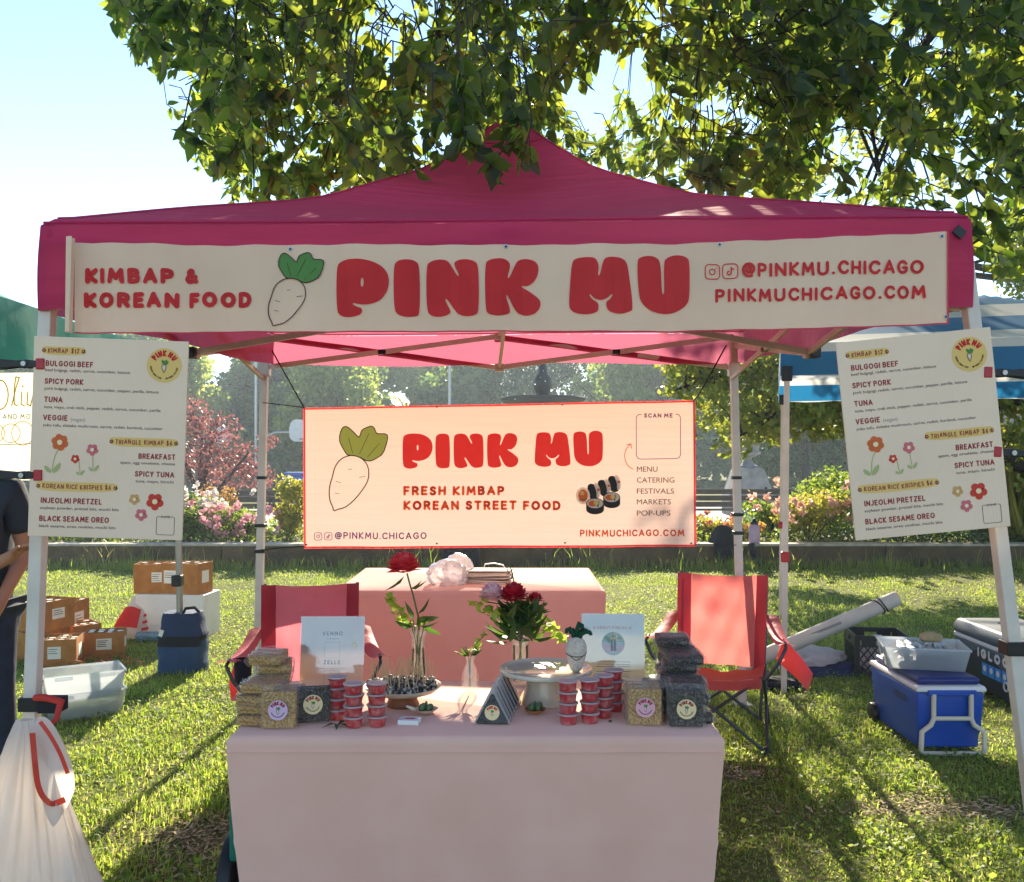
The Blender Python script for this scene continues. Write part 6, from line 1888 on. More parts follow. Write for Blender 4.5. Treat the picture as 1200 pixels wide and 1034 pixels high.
# ================================================================== CHAIRS, COOLERS, BOXES AND PEOPLE ON THE LAWN
m_chair_red = M('red chair polyester', C(214, 84, 86), .6, C(200, 70, 76), 7, bump=.8, bs=7, trans=.5, tcol=C(242, 132, 124))
m_chair_pink = M('pink red chair polyester', C(206, 84, 100), .6, C(190, 70, 90), 7, bump=.8, bs=7, trans=.45, tcol=C(236, 130, 140))
m_chair_trim = M('chair wing fabric', C(160, 44, 56), .65, bump=.3, bs=12, trans=.3)
m_tubes = M('grey chair tube', C(70, 72, 78), .4, metal=.6)
def camp_chair(label, mat, loc, rz, pouch, cupholder):
    t = thing('camp_chair', label, 'chair', loc, rz, 'folding camp chairs')
    b = MB()
    def seat(u, v):
        x = -.25 + .5 * u; y = -.25 + .46 * v
        return Vector((x, y, .40 - .03 * v - .045 * math.sin(math.pi * u) * (.6 + .4 * v) + .006 * math.sin(u * 21) * v))
    b.grid(seat, 16, 12); b.grid(lambda u, v: Vector((-.25 + .5 * u, -.25 - .004, .40 - .045 * math.sin(math.pi * u) * .6 - .055 * v)), 16, 2); b.build('seat', mat, t, smooth=60)
    b = MB()
    def back(u, v):
        s = (u - .5) * 2
        x = s * (.25 + .015 * v); z = .35 + .53 * v + (.028 * abs(s) ** 3 - .012) * v
        y = .21 + .16 * v + .06 * (1 - s * s) * (1 - .5 * v) - (.10 * max(0, abs(s) - .74) / .26)
        y += .010 * math.sin(7 * v + 9 * u) * math.sin(13 * u + 2) + .006 * math.sin(23 * u - 9 * v) + .005 * math.sin(17 * v + 6 * u * u)
        return Vector((x, y, z))
    b.grid(lambda u, v: back(.13 + .74 * u, v), 18, 14); b.build('backrest', mat, t, smooth=60)
    for k in (0, 1):
        b = MB(); b.grid(lambda u, v: back(u * .13 if k == 0 else .87 + .13 * u, v) - Vector((0, .001, 0)), 4, 14); b.build('back_wing', m_chair_trim, t, smooth=60)
    for s in (-1, 1):
        b = MB()
        def arm(u, v):
            y = -.27 + .56 * v
            return Vector((s * (.285 + .10 * (1 - v)) + (u - .5) * .085, y, .60 + .06 * v - .05 * math.sin(math.pi * v) - .012 * (2 * u - 1) ** 2))
        b.grid(arm, 6, 12); a = b.build('armrest', mat if s < 0 or not pouch else m_chair_pink, t, smooth=60)
        if cupholder and s == -1:
            c = MB(); c.lathe([(.04, -.12), (.045, 0), (.049, .002), (.045, -.002), (.038, -.118)], 18, (s * .31, -.16, .58)); c.build('cup_holder', m_black_cloth, a)
        b = MB(); b.tube([(s * .27, -.27, .40), (s * .34, -.29, .50), (s * .375, -.28, .575), (s * .37, -.2, .59)], .0095, 8); b.build('arm_post', m_tubes, t, smooth=60)
        b = MB(); b.tube([(s * .22, .25, .04), (s * .25, .26, .5), (s * .255, .375, .885)], .0095, 8); b.build('back_post', m_tubes, t, smooth=60)
        for p0, p1 in (((s * .27, -.28, .012), (-s * .25, -.24, .40)), ((s * .28, -.27, .012), (s * .25, .25, .37)), ((s * .27, .27, .012), (s * .26, -.26, .40)), ((s * .25, .28, .012), (-s * .23, .26, .37))):
            b = MB(); b.tube([p0, p1], .009, 8); lg = b.build('leg', m_tubes, t, smooth=60)
        for p0 in ((s * .275, -.275, 0), (s * .262, .275, 0)):
            b = MB(); b.lathe([(.0, 0), (.022, 0), (.018, .03), (.012, .035), (0, .035)], 10, p0); b.build('foot', m_black, t, smooth=50)
    if pouch:
        b = MB()
        def pch(u, v):
            a = u * 6.2832; r_ = .062 * (1 - .25 * v) * (1 + .12 * math.sin(3 * a + 5 * v))
            ctr = Vector((.34, -.02, .53)).lerp(Vector((.50, -.14, .37)), v)
            return ctr + Vector((.3 * r_ * math.sin(a), .8 * r_ * math.cos(a), r_ * math.sin(a)))
        b.grid(pch, 20, 10); b.build('carry_pouch', m_chair_red, t, smooth=180)
    else:
        b = MB()
        b.tube([(-.35, -.1, .54), (-.365, -.09, .46), (-.36, -.1, .36)], [.012, .022, .016], 8)
        b.build('hanging_strap', m_chair_red, t, smooth=180)
    return t
camp_chair('bright red folding camp chair beside the black snack pile', m_chair_red, G(842, 862) * 1.0, R(-17), True, False)
camp_chair('pinkish red folding camp chair with cup holder behind the payment sign', m_chair_pink, Vector((-1.07, 4.95, 0)), R(9), False, True)

# ---- coolers
m_blue = M('blue cooler plastic', C(18, 74, 168), .42, C(14, 66, 156), 3, spec=.5)
m_navy = M('navy lid plastic', C(30, 40, 104), .4, spec=.5)
m_coolw = M('off white cooler plastic', C(216, 212, 206), .45)
m_beige = M('beige handle plastic', C(206, 192, 170), .45)
x0, x1, y0, y1 = 2.17, 2.535, 5.06, 5.72
t = thing('blue_cooler', 'blue wheeled cooler with white rim and beige pull handle', 'cooler', ((x0 + x1) / 2, (y0 + y1) / 2, 0))
w_, d = x1 - x0, y1 - y0
b = MB()
def fr(k, z): return [Vector((sx * w_ / 2 * k, sy * d / 2 * k, z)) for sx, sy in ((-1, -1), (1, -1), (1, 1), (-1, 1))]
def loft(b, rings):
    vs = [q for r_ in rings for q in r_]; n = len(rings[0])
    fs = [(i * n + k, i * n + (k + 1) % n, (i + 1) * n + (k + 1) % n, (i + 1) * n + k) for i in range(len(rings) - 1) for k in range(n)]
    fs += [tuple(range(n - 1, -1, -1)), tuple((len(rings) - 1) * n + k for k in range(n))]
    return b.add(vs, fs)
loft(b, [fr(.90, .03), fr(.91, .10), fr(.94, .115), fr(.99, .335)]); b.build('body', m_blue, t, bevel=.012, seg=3, smooth=40)
b = MB(); loft(b, [fr(1.02, .337), fr(1.03, .352), fr(1.0, .368)]); b.build('rim', m_coolw, t, bevel=.006, smooth=40)
b = MB(); loft(b, [fr(.9, .369), fr(.93, .395), fr(.88, .408)]); b.build('lid', m_navy, t, bevel=.01, seg=3, smooth=40)
b = MB(); yf = -d / 2 * .99 - .018
b.tube([(-.10, yf, .33), (-.10, yf, .20), (-.115, yf, .165), (-.165, yf - .005, .13), (-.17, yf - .005, .03), (-.155, yf - .005, .014), (.155, yf - .005, .014), (.17, yf - .005, .03), (.165, yf - .005, .13), (.115, yf, .165), (.10, yf, .20), (.10, yf, .33)], .0135, 8)
b.tube([(-.10, yf, .20), (.10, yf, .20)], .0125, 8); b.build('pull_handle', m_beige, t, smooth=60)
b = MB(); b.box((0, yf + .008, .335), (.26, .03, .03)); b.build('handle_mount', m_blue, t, bevel=.006)
for s in (-1, 1):
    b = MB(); b.tube([(s * (w_ / 2 - .03), d / 2 - .04, .06), (s * (w_ / 2 + .015), d / 2 - .04, .06)], .06, 20); wh = b.build('wheel', m_black, t, bevel=.006, smooth=40)
    b = MB(); b.tube([(s * (w_ / 2 + .014), d / 2 - .04, .06), (s * (w_ / 2 + .019), d / 2 - .04, .06)], .03, 16); b.build('hub', m_dark_metal, wh)
art = Art(lambda x, y, q: Vector((-w_ / 2 * .966 - .005 - q, d / 2 - x, .36 - y)), base=.001)
art.stroke_text("IGLOO", .35, .52, .115, .04, .011, 'blue', gap=.2); art.build({'blue': 'lettering'}, {'blue': m_navy}, t)
# plastic box with wrapped rolls on top of it
pb = thing('food_tub', 'translucent plastic tub of wrapped rolls standing on the blue cooler', 'tub', ((x0 + x1) / 2 - .01, 5.40, .409), R(-14))
w2, d2 = .46, .34
def tubm(w_, d, h, th=.006):
    b = MB()
    o = lambda k, z, e=0: [Vector((sx * (w_ / 2 * k + e), sy * (d / 2 * k + e), z)) for sx, sy in ((-1, -1), (1, -1), (1, 1), (-1, 1))]
    rings = [o(.86, .0), o(.97, h - .012), o(1.0, h - .012), o(1.0, h), o(.955, h), o(.94, h - .014), o(.84, th)]
    return loft(b, rings)
tubm(w2, d2, .125).build('tub_wall', m_tub, pb, bevel=.006, smooth=50)
m_foil = M('foil', C(206, 206, 208), .35, C(170, 170, 174), 30, metal=.6, bump=.8, bs=60)
rl = thing('wrapped_roll', 'foil wrapped kimbap roll lying in the plastic tub', 'kimbap roll', (0, 0, 0), 0, 'wrapped rolls in the tub')
b = MB(); b.tube([(0, -.075, .024), (0, -.07, .024), (0, .07, .024), (0, .075, .024)], [.012, .023, .023, .012], 12); b.build('foil_wrap', m_foil, rl, smooth=60)
b = MB(); b.tube([(0, -.0775, .024), (0, -.0745, .024)], .011, 10); b.build('roll_end', m_white_plastic, rl)
Mx = Matrix.Rotation(R(-14), 3, 'Z')
k = 0
for lay_ in range(2):
    for j in range(2):
        for i in range(6):
            o = rl if k == 0 else dup(rl); k += 1
            lx = -.135 + .054 * i + random.uniform(-.006, .006) + (.02 if lay_ else 0); ly = -.07 + .14 * j
            o.location = pb.location + Mx @ Vector((lx * .92, ly * .8, .012 + lay_ * .052 + random.uniform(0, .012))); o.rotation_euler = (random.uniform(-.08, .08), 0, R(-14) + random.uniform(-.25, .25))
m_tan_wrap = M('kraft twist', C(196, 172, 130), .7, C(170, 146, 104), 12, trans=.2)
o = crumple('paper_wrap', 'crumpled tan paper wrap on top of the wrapped rolls', pb.location + Mx @ Vector((.05, .02, .135)), .06, .05, .035, m_tan_wrap, 'paper', 8, 2)

m_gcool = M('grey cooler plastic', C(84, 92, 100), .5, C(74, 82, 90), 3)
m_gcool_dk = M('dark grey cooler plastic', C(48, 54, 60), .5, C(42, 48, 54), 3)
gx0, gx1, gy0, gy1 = 3.14, 3.60, 5.72, 6.72
t = thing('grey_cooler', 'large grey wheeled cooler with blue sticker behind the tent leg', 'cooler', ((gx0 + gx1) / 2, (gy0 + gy1) / 2, 0))
w_, d = gx1 - gx0, gy1 - gy0
b = MB(); loft(b, [fr(.90, .03), fr(.94, .20), fr(.97, .33)]); b.build('body', m_gcool_dk, t, bevel=.014, seg=3, smooth=40)
b = MB(); b.prism([(-d * .47, .33), (d * .48, .33), (d * .47, .24), (.1, .30), (-d * .2, .22), (-d * .47, .2)], lambda y, z: Vector((-w_ / 2 * .99 - .004, y, z)), lambda y, z: Vector((-w_ / 2 * .93, y, z))); b.build('side_panel', m_gcool, t, bevel=.004)
b = MB(); loft(b, [fr(.995, .332), fr(1.0, .345), fr(.995, .36)]); b.build('rim', m_coolw, t, bevel=.005)
b = MB(); loft(b, [fr(1.0, .362), fr(1.01, .41), fr(.95, .45), fr(.90, .46)]); ld = b.build('lid', m_gcool, t, bevel=.012, seg=3, smooth=40)
for yy in (-.2, .22):
    b = MB(); b.lathe([(.055, .4585), (.055, .464), (.047, .464), (.045, .4615), (0, .4615)], 20, (0, yy, 0)); b.build('cup_recess', m_gcool_dk, ld, smooth=40)
b = MB(); b.tube([(-w_ / 2 - .012, -.24 + .028 * math.cos(a), .14 + .028 * math.sin(a)) for a in [6.2832 * i / 16 for i in range(17)]], .006, 6, cap=False); b.build('tow_ring', m_coolw, t, smooth=60)
art = Art(lambda x, y, q: Vector((-w_ / 2 * .97 - .012 - q, d / 2 - x, .36 - y)), base=.001)
art.stroke_text("IGLOO", .36, .76, .105, .065, .02, 'silver', gap=.2)
for i in range(4): art.shape([[(.42 + i * .085, .13), (.495 + i * .085, .13), (.495 + i * .085, .21), (.42 + i * .085, .21)]], 'blue'); art.disc(.457 + i * .085, .165, .02, 'silver', 1, n=14)
art.build({'blue': 'sticker', 'silver': 'lettering'}, {'silver': m_coolw, 'blue': M('sticker blue', C(60, 140, 206), .5)}, t)
b = MB()
for s in (-1, 1): b.tube([(s * (w_ / 2 - .05), -d / 2 + .08, .07), (s * (w_ / 2 + .005), -d / 2 + .08, .07)], .07, 20)
b.build('wheel', m_black, t, bevel=.006, smooth=40)

# ---- milk crate, tube, bundles
t = thing('milk_crate', 'black plastic milk crate behind the blue cooler', 'crate', (2.70, 7.0, 0), R(-8))
S_ = .37
for ang in range(4):
    b = MB(); Mq = Matrix.Rotation(R(90 * ang), 3, 'Z')
    def bb(c, sz): b.box(Mq @ Vector(c), sz if ang % 2 == 0 else (sz[1], sz[0], sz[2]))
    y = -S_ / 2
    bb((0, y, .025), (S_ - .02, .012, .04)); bb((0, y, .285), (S_ - .02, .012, .035))
    bb((0, y, .225), (S_ - .02, .011, .012))
    for sx in (-1, 1): bb((sx * (S_ / 2 - .012), y, .15), (.03, .0125, .30)); bb((sx * .095, y, .252), (.10, .010, .045))
    for i in range(-5, 6):
        for s in (-1, 1):
            xa = i * .052; p0 = Vector((xa - s * .07, y + .0005 * s, .045)); p1 = Vector((xa + s * .07, y + .0005 * s, .22))
            lim = S_ / 2 - .03
            def clipx(p, q, L_):
                if p.x < -L_:
                    if q.x <= -L_: return None
                    p = p.lerp(q, (-L_ - p.x) / (q.x - p.x))
                if p.x > L_:
                    if q.x >= L_: return None
                    p = p.lerp(q, (L_ - p.x) / (q.x - p.x))
                return p
            a, c = clipx(p0, p1, lim), clipx(p1, p0, lim)
            if a is None or c is None: continue
            b.bar(Mq @ a, Mq @ c, .007, .009 + .0005 * s)
    b.build('lattice_side', m_black, t)
b = MB(); b.box((0, 0, .008), (S_ - .02, S_ - .02, .012)); b.build('base', m_black, t)
crumple('plastic_bag', 'white plastic bag stuffed inside the black milk crate', (2.70, 7.0, .016), .13, .13, .17, m_film, 'bag', 12)
t = thing('mailing_tube', 'long pale cardboard mailing tube propped on the black crate', 'tube', P(870, 780, 6.9))
p1 = P(1050, 702, 7.0) - t.location; p0 = Vector((0, 0, .0)); dr = (p1 - p0).normalized()
m_tube = M('pale tube card', C(200, 190, 176), .7, C(186, 174, 160), 5)
b = MB(); b.tube([p0, p1], .056, 24); b.build('tube_body', m_tube, t, smooth=40)
b = MB(); b.tube([p1 + dr * .001, p1 + dr * .012], .053, 24); b.build('end_cap', M('tan cap', C(206, 182, 150), .6), t, smooth=40)
for q in (.11, .15):
    b = MB(); c = p1 - dr * q; u = dr.orthogonal().normalized(); v = dr.cross(u)
    b.tube([c + (u * math.cos(a) + v * math.sin(a)) * .060 + dr * .02 * math.sin(a + q * 30) for a in [6.2832 * i / 20 for i in range(21)]], .005, 6, cap=False); b.build('elastic_band', m_black, t, smooth=60)
b = MB(); c = p0.lerp(p1, .5); b.box(c + Vector((-.0, -.054, .022)), (.30, .004, .02), Matrix.Rotation(math.atan2(dr.z, dr.x) * -1, 3, 'Y') ); b.build('address_label', m_ink_palegrey, t)
m_tarp = M('navy tarp', C(30, 48, 92), .6, C(22, 36, 74), 6, bump=.6, bs=10)
t = thing('folded_tarp', 'folded navy tarp lying before the crate with clear sheet on top', 'tarp', G(965, 786), R(4))
b = MB(); b.grid(lambda u, v: Vector((-.32 + .64 * u, -.2 + .42 * v, .06 * min(1, 6 * u, 6 * (1 - u), 6 * v, 6 * (1 - v)) * (1 + .3 * math.sin(9 * u + 5 * v)))), 24, 16); b.build('tarp_fold', m_tarp, t, smooth=60)
t2 = crumple('plastic_sheet', 'crumpled clear plastic sheet heaped on the navy tarp', t.location + Vector((-.09, .02, .05)), .24, .13, .085, m_film, 'plastic sheet', 14)
crumple('black_pouch', 'small black and white pouch lying at the thin grey tent leg', G(914, 806) + Vector((-.03, 0, 0)), .16, .1, .05, m_black_cloth, 'pouch', 15)
t = thing('white_dustpan', 'white flat plastic tray on the grass behind the red chair', 'tray', G(893, 803), R(15))
b = MB(); tubm(.22, .14, .03); b.add(*[(lambda m: (m.v, m.f))(tubm(.22, .14, .03))][0]); b.build('tray_body', m_white_plastic, t, bevel=.004)

# ---- cardboard boxes with jars, on the green tent side
m_divider = M('box divider', C(150, 104, 60), .85, C(124, 84, 46), 9)
m_label = M('white label', C(226, 222, 214), .7)
m_jarlid = M('jar lid pale', C(226, 216, 200), .4, C(200, 188, 172), 8)
jar = None
def jar_box(label, loc, rz, w_=.30, d=.22, h=.21, nx=4, ny=3, open_=True, lab=(0, .12), tilt=0):
    global jar
    t = thing('cardboard_box', label, 'box', loc, R(rz), 'cardboard jar boxes on the lawn')
    b = MB()
    th = .005
    for sy in (-1, 1): b.box((0, sy * (d / 2 - th / 2), h / 2), (w_, th, h))
    for sx in (-1, 1): b.box((sx * (w_ / 2 - th / 2), 0, h / 2), (th, d - 2 * th - .0005, h))
    b.box((0, 0, .004), (w_ - 2 * th - .001, d - 2 * th - .001, .006)); b.build('box_wall', m_card, t)
    b = MB()
    for i in range(1, nx): b.box((-w_ / 2 + w_ * i / nx, 0, h * .55), (.004, d - .014, h * .85))
    for j in range(1, ny):
        for i in range(nx): b.box((-w_ / 2 + w_ * (i + .5) / nx, -d / 2 + d * j / ny, h * .548), (w_ / nx - .006, .004, h * .845))
    b.build('divider', m_divider, t)
    lw_ = random.uniform(.26, .44); lh_ = random.uniform(.3, .44)
    b = MB(); b.box((lab[0], -d / 2 - .0012, h * .55), (w_ * lw_, .002, h * lh_)); b.build('paper_label', m_label, t)
    if lab[1]:
        b = MB(); b.box((w_ / 2 + .0012, .0, h * .55), (.002, d * .45, h * .4)); b.build('paper_label', m_label, t)
    art = Art(lambda x, y, q: Vector((lab[0] + x, -d / 2 - .0024 - q, h * .55 - y)), base=.0005)
    for i in range(random.randint(2, 4)): art.line([(-w_ * lw_ * .42, -h * lh_ * .3 + i * h * .07), (w_ * lw_ * random.uniform(.05, .4), -h * lh_ * .3 + i * h * .07)], random.uniform(.003, .007), 'ink')
    art.build({'ink': 'label_print'}, {'ink': m_ink_grey}, t)
    Mz = Matrix.Rotation(R(rz), 3, 'Z')
    for i in range(nx):
        for j in range(ny):
            if random.random() < .25: continue
            p = Vector(loc) + Mz @ Vector((-w_ / 2 + w_ * (i + .5) / nx, -d / 2 + d * (j + .5) / ny, max(.008, h - .178)))
            if jar is None:
                jar = thing('glass_jar', 'lidded jar standing in a divided cardboard box', 'jar', p, 0, 'jars packed in the boxes')
                q = MB(); q.lathe([(0, 0), (.026, 0), (.027, .13), (.022, .148), (0, .149)], 12); q.build('jar_body', m_tub, jar, smooth=40)
                q = MB(); q.lathe([(0, .15), (.024, .15), (.024, .172), (0, .173)], 12); q.build('jar_lid', m_jarlid, jar, smooth=40)
            else: dup(jar, p)
    return t
wb = thing('white_crate', 'white corrugated box under the two upper cardboard boxes', 'box', Vector((-3.0, 8.5, 0)), R(-5))
b = MB(); b.box((0, 0, .19), (.62, .36, .38)); b.build('box_wall', m_white_plastic, wb, bevel=.004)
b = MB(); b.box((-.13, -.1815, .16), (.16, .002, .10)); b.build('paper_label', m_label, wb)
jar_box('square cardboard jar box on the white box, nearer the menu board post', Vector((-3.23, 8.52, .382)), 6, .28, .26, .26, 4, 3, lab=(.06, .1))
jar_box('wider cardboard jar box on the white box, behind the pole with the blue weight', Vector((-2.91, 8.47, .382)), -14, .36, .24, .27, 4, 3, lab=(-.09, .1))
jar_box('cardboard jar box with a label on each side, at the red and white bag', G(124, 768), 16, .29, .22, .20, 4, 3)
jar_box('cardboard jar box in the middle of the low cluster', G(88, 764) + Vector((0, .12, 0)), -48, .30, .22, .22, 4, 3)
jar_box('cardboard jar box at the front of the low cluster beside the tent leg', G(68, 780), 14, .31, .26, .22, 4, 3)
jar_box('cardboard jar box at the bottom of the pile beside the jeans', G(36, 776) + Vector((0, .15, 0)), 80, .34, .28, .23, 4, 3)
jar_box('cardboard jar box stacked on the pile beside the jeans', G(36, 776) + Vector((.03, .17, .232)), 72, .34, .26, .23, 4, 3)
jar_box('cardboard jar box behind the pile beside the jeans', G(58, 764) + Vector((.0, .28, 0)), 85, .32, .24, .38, 4, 3)
# red and white shopping bag, bottles, shreds
m_bagw = M('white shopping bag film', C(226, 220, 216), .4, C(206, 198, 196), 8, trans=.35, bump=.6, bs=14)
p = G(165, 745)
sb = thing('shopping_bag', 'crumpled white shopping bag with red markings before the white box', 'bag', p, R(12))
b = MB()
def sbag(u, v):
    a = u * 6.2832; k = (1 + .14 * math.sin(3 * a + 2) + .09 * math.sin(7 * a)) * (1.0 - .62 * v ** 1.6)
    return Vector((.25 * k * math.cos(a) + .05 * v, .16 * k * math.sin(a), .36 * v + .02 * math.sin(5 * a) * v))
b.grid(sbag, 36, 14); b.build('bag_film', m_bagw, sb, smooth=180)
b = MB()
b.grid(lambda u, v: sbag(.60 + .14 * u, .28 + .45 * v) + Vector((-.004, -.007, .001)), 8, 8)
b.build('red_print', m_ink_red, sb, smooth=180)
b = MB()
for k in range(3): b.grid(lambda u, v: sbag(.76 + .12 * u, .2 + .17 * k + .07 * v) + Vector((.003, -.007, .001)), 8, 2)
b.build('red_lettering', m_ink_red, sb, smooth=180)
m_bottle = clear_mat('blue bottle plastic', (.55, .78, .95, 1), .12, .1, milk=.25, milkcol=(.35, .62, .85, 1), bump=.4, bs=40)
for lab, px, py, rz in (('blue water bottle lying nearest the weighted pole', 178, 752, 8), ('blue water bottle lying behind, beneath the shopping bag', 166, 745, 28)):
    bo = thing('water_bottle', lab, 'bottle', G(px, py) + Vector((0, 0, .045)), R(rz), 'water bottles on the grass')
    b = MB(); b.tube([(x - .13, 0, 0) for x in (0, .01, .05, .06, .1, .11, .17, .2, .225, .25)], [.03, .042, .042, .039, .039, .042, .042, .03, .014, .013], 16); b.build('bottle_body', m_bottle, bo, smooth=60)
    b = MB(); b.tube([(.122, 0, 0), (.142, 0, 0)], .016, 12); b.build('bottle_cap', m_white_plastic, bo)
nsh = 260
c = G(95, 786)
aa, bb_, cc = rand_rot(nsh, 0); aa[:, 2] *= .25; aa /= np.linalg.norm(aa, axis=1)[:, None]
sh = leaf_mesh('paper_shreds', np.stack([c.x + rng.normal(0, .26, nsh), c.y + .12 + rng.normal(0, .12, nsh), rng.uniform(.02, .07, nsh)], 1), rng.uniform(.05, .11, nsh), M('red shreds', C(190, 60, 48), .7), wide=.05, detail=False, kind='stuff', frame=(aa, bb_, cc))
tag(sh, 'red paper shreds scattered around the cardboard boxes', 'paper shreds')
# clear totes
def tote(label, loc, rz, tilt=0):
    t = thing('storage_tote', label, 'tote', loc, R(rz), 'clear storage totes')
    if tilt: t.rotation_euler.x = R(tilt)
    tubm(.47, .30, .165, .008).build('tote_wall', m_tote, t, bevel=.008, smooth=50)
    for s in (-1, 1):
        b = MB(); b.box((s * .235, 0, .135), (.025, .10, .03)); b.build('latch', m_black, t, bevel=.005)
    for s in (-1, 1):
        b = MB(); b.box((s * .12, -.152, .145), (.10, .006, .022)); b.build('grip', m_tub, t, bevel=.002)
    return t
m_tote = clear_mat('clear tote plastic', (.93, .95, .97, 1), .08, .1, milk=.34, milkcol=(.84, .87, .90, 1), bump=.1, bs=20)
p = G(88, 842)
tote('clear storage tote on the grass, lower of the pair', p + Vector((0, .1, 0)), 33)
tote('clear storage tote resting in the lower one, upper of the pair', p + Vector((.0, .1, .115)), 31, 0)

# ---- weight bag of the neighbouring pole
m_bagblue = M('navy weight bag', C(26, 48, 88), .75, C(20, 38, 74), 9, bump=.35, bs=30)
m_bagblue2 = M('steel blue weight bag', C(38, 70, 108), .75, C(30, 60, 96), 9, bump=.35, bs=30)
p = G(215, 786)
t = thing('weight_bag', 'navy blue weight bag strapped round the foot of the neighbouring pole', 'weight bag', p)
def wbag(h0, h1, k0, k1):
    def f(u, v):
        a = u * 6.2832; k = k0 + (k1 - k0) * v; n_ = 4
        cx = math.copysign(abs(math.cos(a)) ** .45, math.cos(a)); sy = math.copysign(abs(math.sin(a)) ** .45, math.sin(a))
        return Vector((.168 * k * cx * (1 + .03 * math.sin(9 * v + a * 2)), .12 * k * sy, h0 + (h1 - h0) * v))
    return f
b = MB(); b.grid(wbag(0, .24, 1.0, 1.0), 36, 6); b.grid(lambda u, v: wbag(0, .24, 1, 1)(u, 0) * (1 - v) + Vector((0, 0, 0)), 36, 2); b.build('lower_bag', m_bagblue2, t, smooth=70)
b = MB(); b.grid(wbag(.245, .44, 1.0, .8), 36, 6); b.grid(lambda u, v: Vector((0, 0, .445)).lerp(wbag(.245, .44, 1, .8)(u, 1), 1 - v), 36, 2); b.build('upper_flap', m_bagblue, t, smooth=70)
b = MB(); b.grid(wbag(.20, .275, 1.025, 1.02), 36, 2); b.build('strap', m_black_cloth, t, smooth=70)
b = MB(); b.tube([(.02, -.06, .44), (.04, -.07, .475), (.1, -.05, .48), (.13, -.03, .44)], .012, 6); b.build('handle', m_black_cloth, t, smooth=60)
b = MB(); b.box((-.125, -.115, .30), (.03, .004, .05), Euler((0, R(20), 0)).to_matrix()); b.build('tag', m_label, t)

# ---- green neighbouring tent
m_green = M('green canopy', C(72, 164, 152), .55, C(60, 150, 138), 4, bump=.2, bs=6, trans=.4, tcol=C(90, 190, 175))
gt = thing('green_tent', 'neighbouring green canopy tent on grey poles at the edge of the lawn', 'tent', (-4.0, 5.55, 0))
gx, gy = 1.54, 1.5
def groof(u, v):
    x, y = 2 * u - 1, 2 * v - 1; m_ = max(abs(x), abs(y)); t_ = 1 - m_
    return Vector((gx * x, gy * y, 2.36 + .62 * t_ ** 1.15 - .03 * math.sin(math.pi * t_) + .01 * math.sin(x * 17 + y * 5) * (1 - t_)))
b = MB(); b.grid(groof, 40, 40); b.build('roof', m_green, gt, smooth=60)
b = MB()
for k in (0, 1, 3):
    c = [(-1, -1), (1, -1), (1, 1), (-1, 1), (-1, -1)]
    def gv(u, v):
        x = c[k][0] + (c[k + 1][0] - c[k][0]) * u; y = c[k][1] + (c[k + 1][1] - c[k][1]) * u
        p = groof((x + 1) / 2, (y + 1) / 2); q = 1 + .008 * v * math.sin(u * 30)
        return Vector((p.x * q, p.y * q, p.z - .30 * v))
    b.grid(gv, 30, 5)
b.build('valance', m_green, gt, smooth=60)
for sx in (-1, 1):
    for sy in (-1, 1):
        b = MB(); b.tube([(sx * (gx - .03) + (.03 if sx > 0 and sy > 0 else 0), sy * (gy - .03), .0), (sx * (gx - .04), sy * (gy - .04), 2.33)], .024, 12); lg = b.build('leg', m_steel, gt, smooth=50)
        if sx > 0 and sy > 0:
            b = MB(); b.box((sx * (gx - .035) + .015, sy * (gy - .035) - .01, .68), (.075, .08, .085)); b.build('height_lock', m_black, lg, bevel=.012)
for sx in (-1, 1):
    b = MB(); b.bar((sx * (gx - .06), -gy + .06, 2.30), (sx * (gx - .06), gy - .06, 2.30), .02, .03); b.build('truss_bar', m_steel, gt)
# white backdrop banner of the green tent
GB = 6.88
bb1 = thing('olive_banner', 'white banner with gold script at the back of the green tent', 'banner', P(-60, 500, GB))
m_gold = M('gold print', C(206, 164, 60), .5, trans=.3)
m_vin3 = M('white vinyl', C(232, 226, 212), .6, C(220, 214, 200), 3, trans=.4, tcol=C(240, 230, 210))
b = MB(); b.grid(lambda u, v: P(-200 + 300 * u, 437 + 126 * v, GB) + Vector((0, .012 * math.sin(u * 30), 0)), 30, 6); b.build('banner_sheet', m_vin3, bb1, smooth=180, world=True)
art = Art(lambda x, y, q: P(x, y, GB) + Vector((0, -.014 - q, 0)), base=.002)
ov = lambda cx, cy, rx, ry, n=20: [(cx + rx * math.cos(6.2832 * i / n), cy + ry * math.sin(6.2832 * i / n)) for i in range(n + 1)]
art.line(ov(2, 463, 9, 17), 1.5, 'gold'); art.line([(15, 476), (20, 455), (24, 443), (20, 442), (18, 456), (18, 474), (22, 476)], 1.5, 'gold'); art.line([(27, 460), (26, 474), (30, 476)], 1.5, 'gold'); art.disc(28, 453, 1.2, 'gold', n=8); art.line([(34, 460), (33, 474), (37, 476), (41, 460)], 1.5, 'gold')
art.stroke_text("R AND MO", -3, 37, 491.5, 6.2, .9, 'pale', gap=.4)
for cx in (-6, 14, 28): art.line(ov(cx, 508, 13 if cx != 14 else 11, 11 if cx < 28 else 14), 1.0, 'gold')
art.line([(-10, 522), (38, 520)], .9, 'pale')
art.build({'gold': 'gold_script', 'pale': 'lettering'}, {'gold': m_gold, 'pale': m_ink_palegrey}, bb1, world=True)

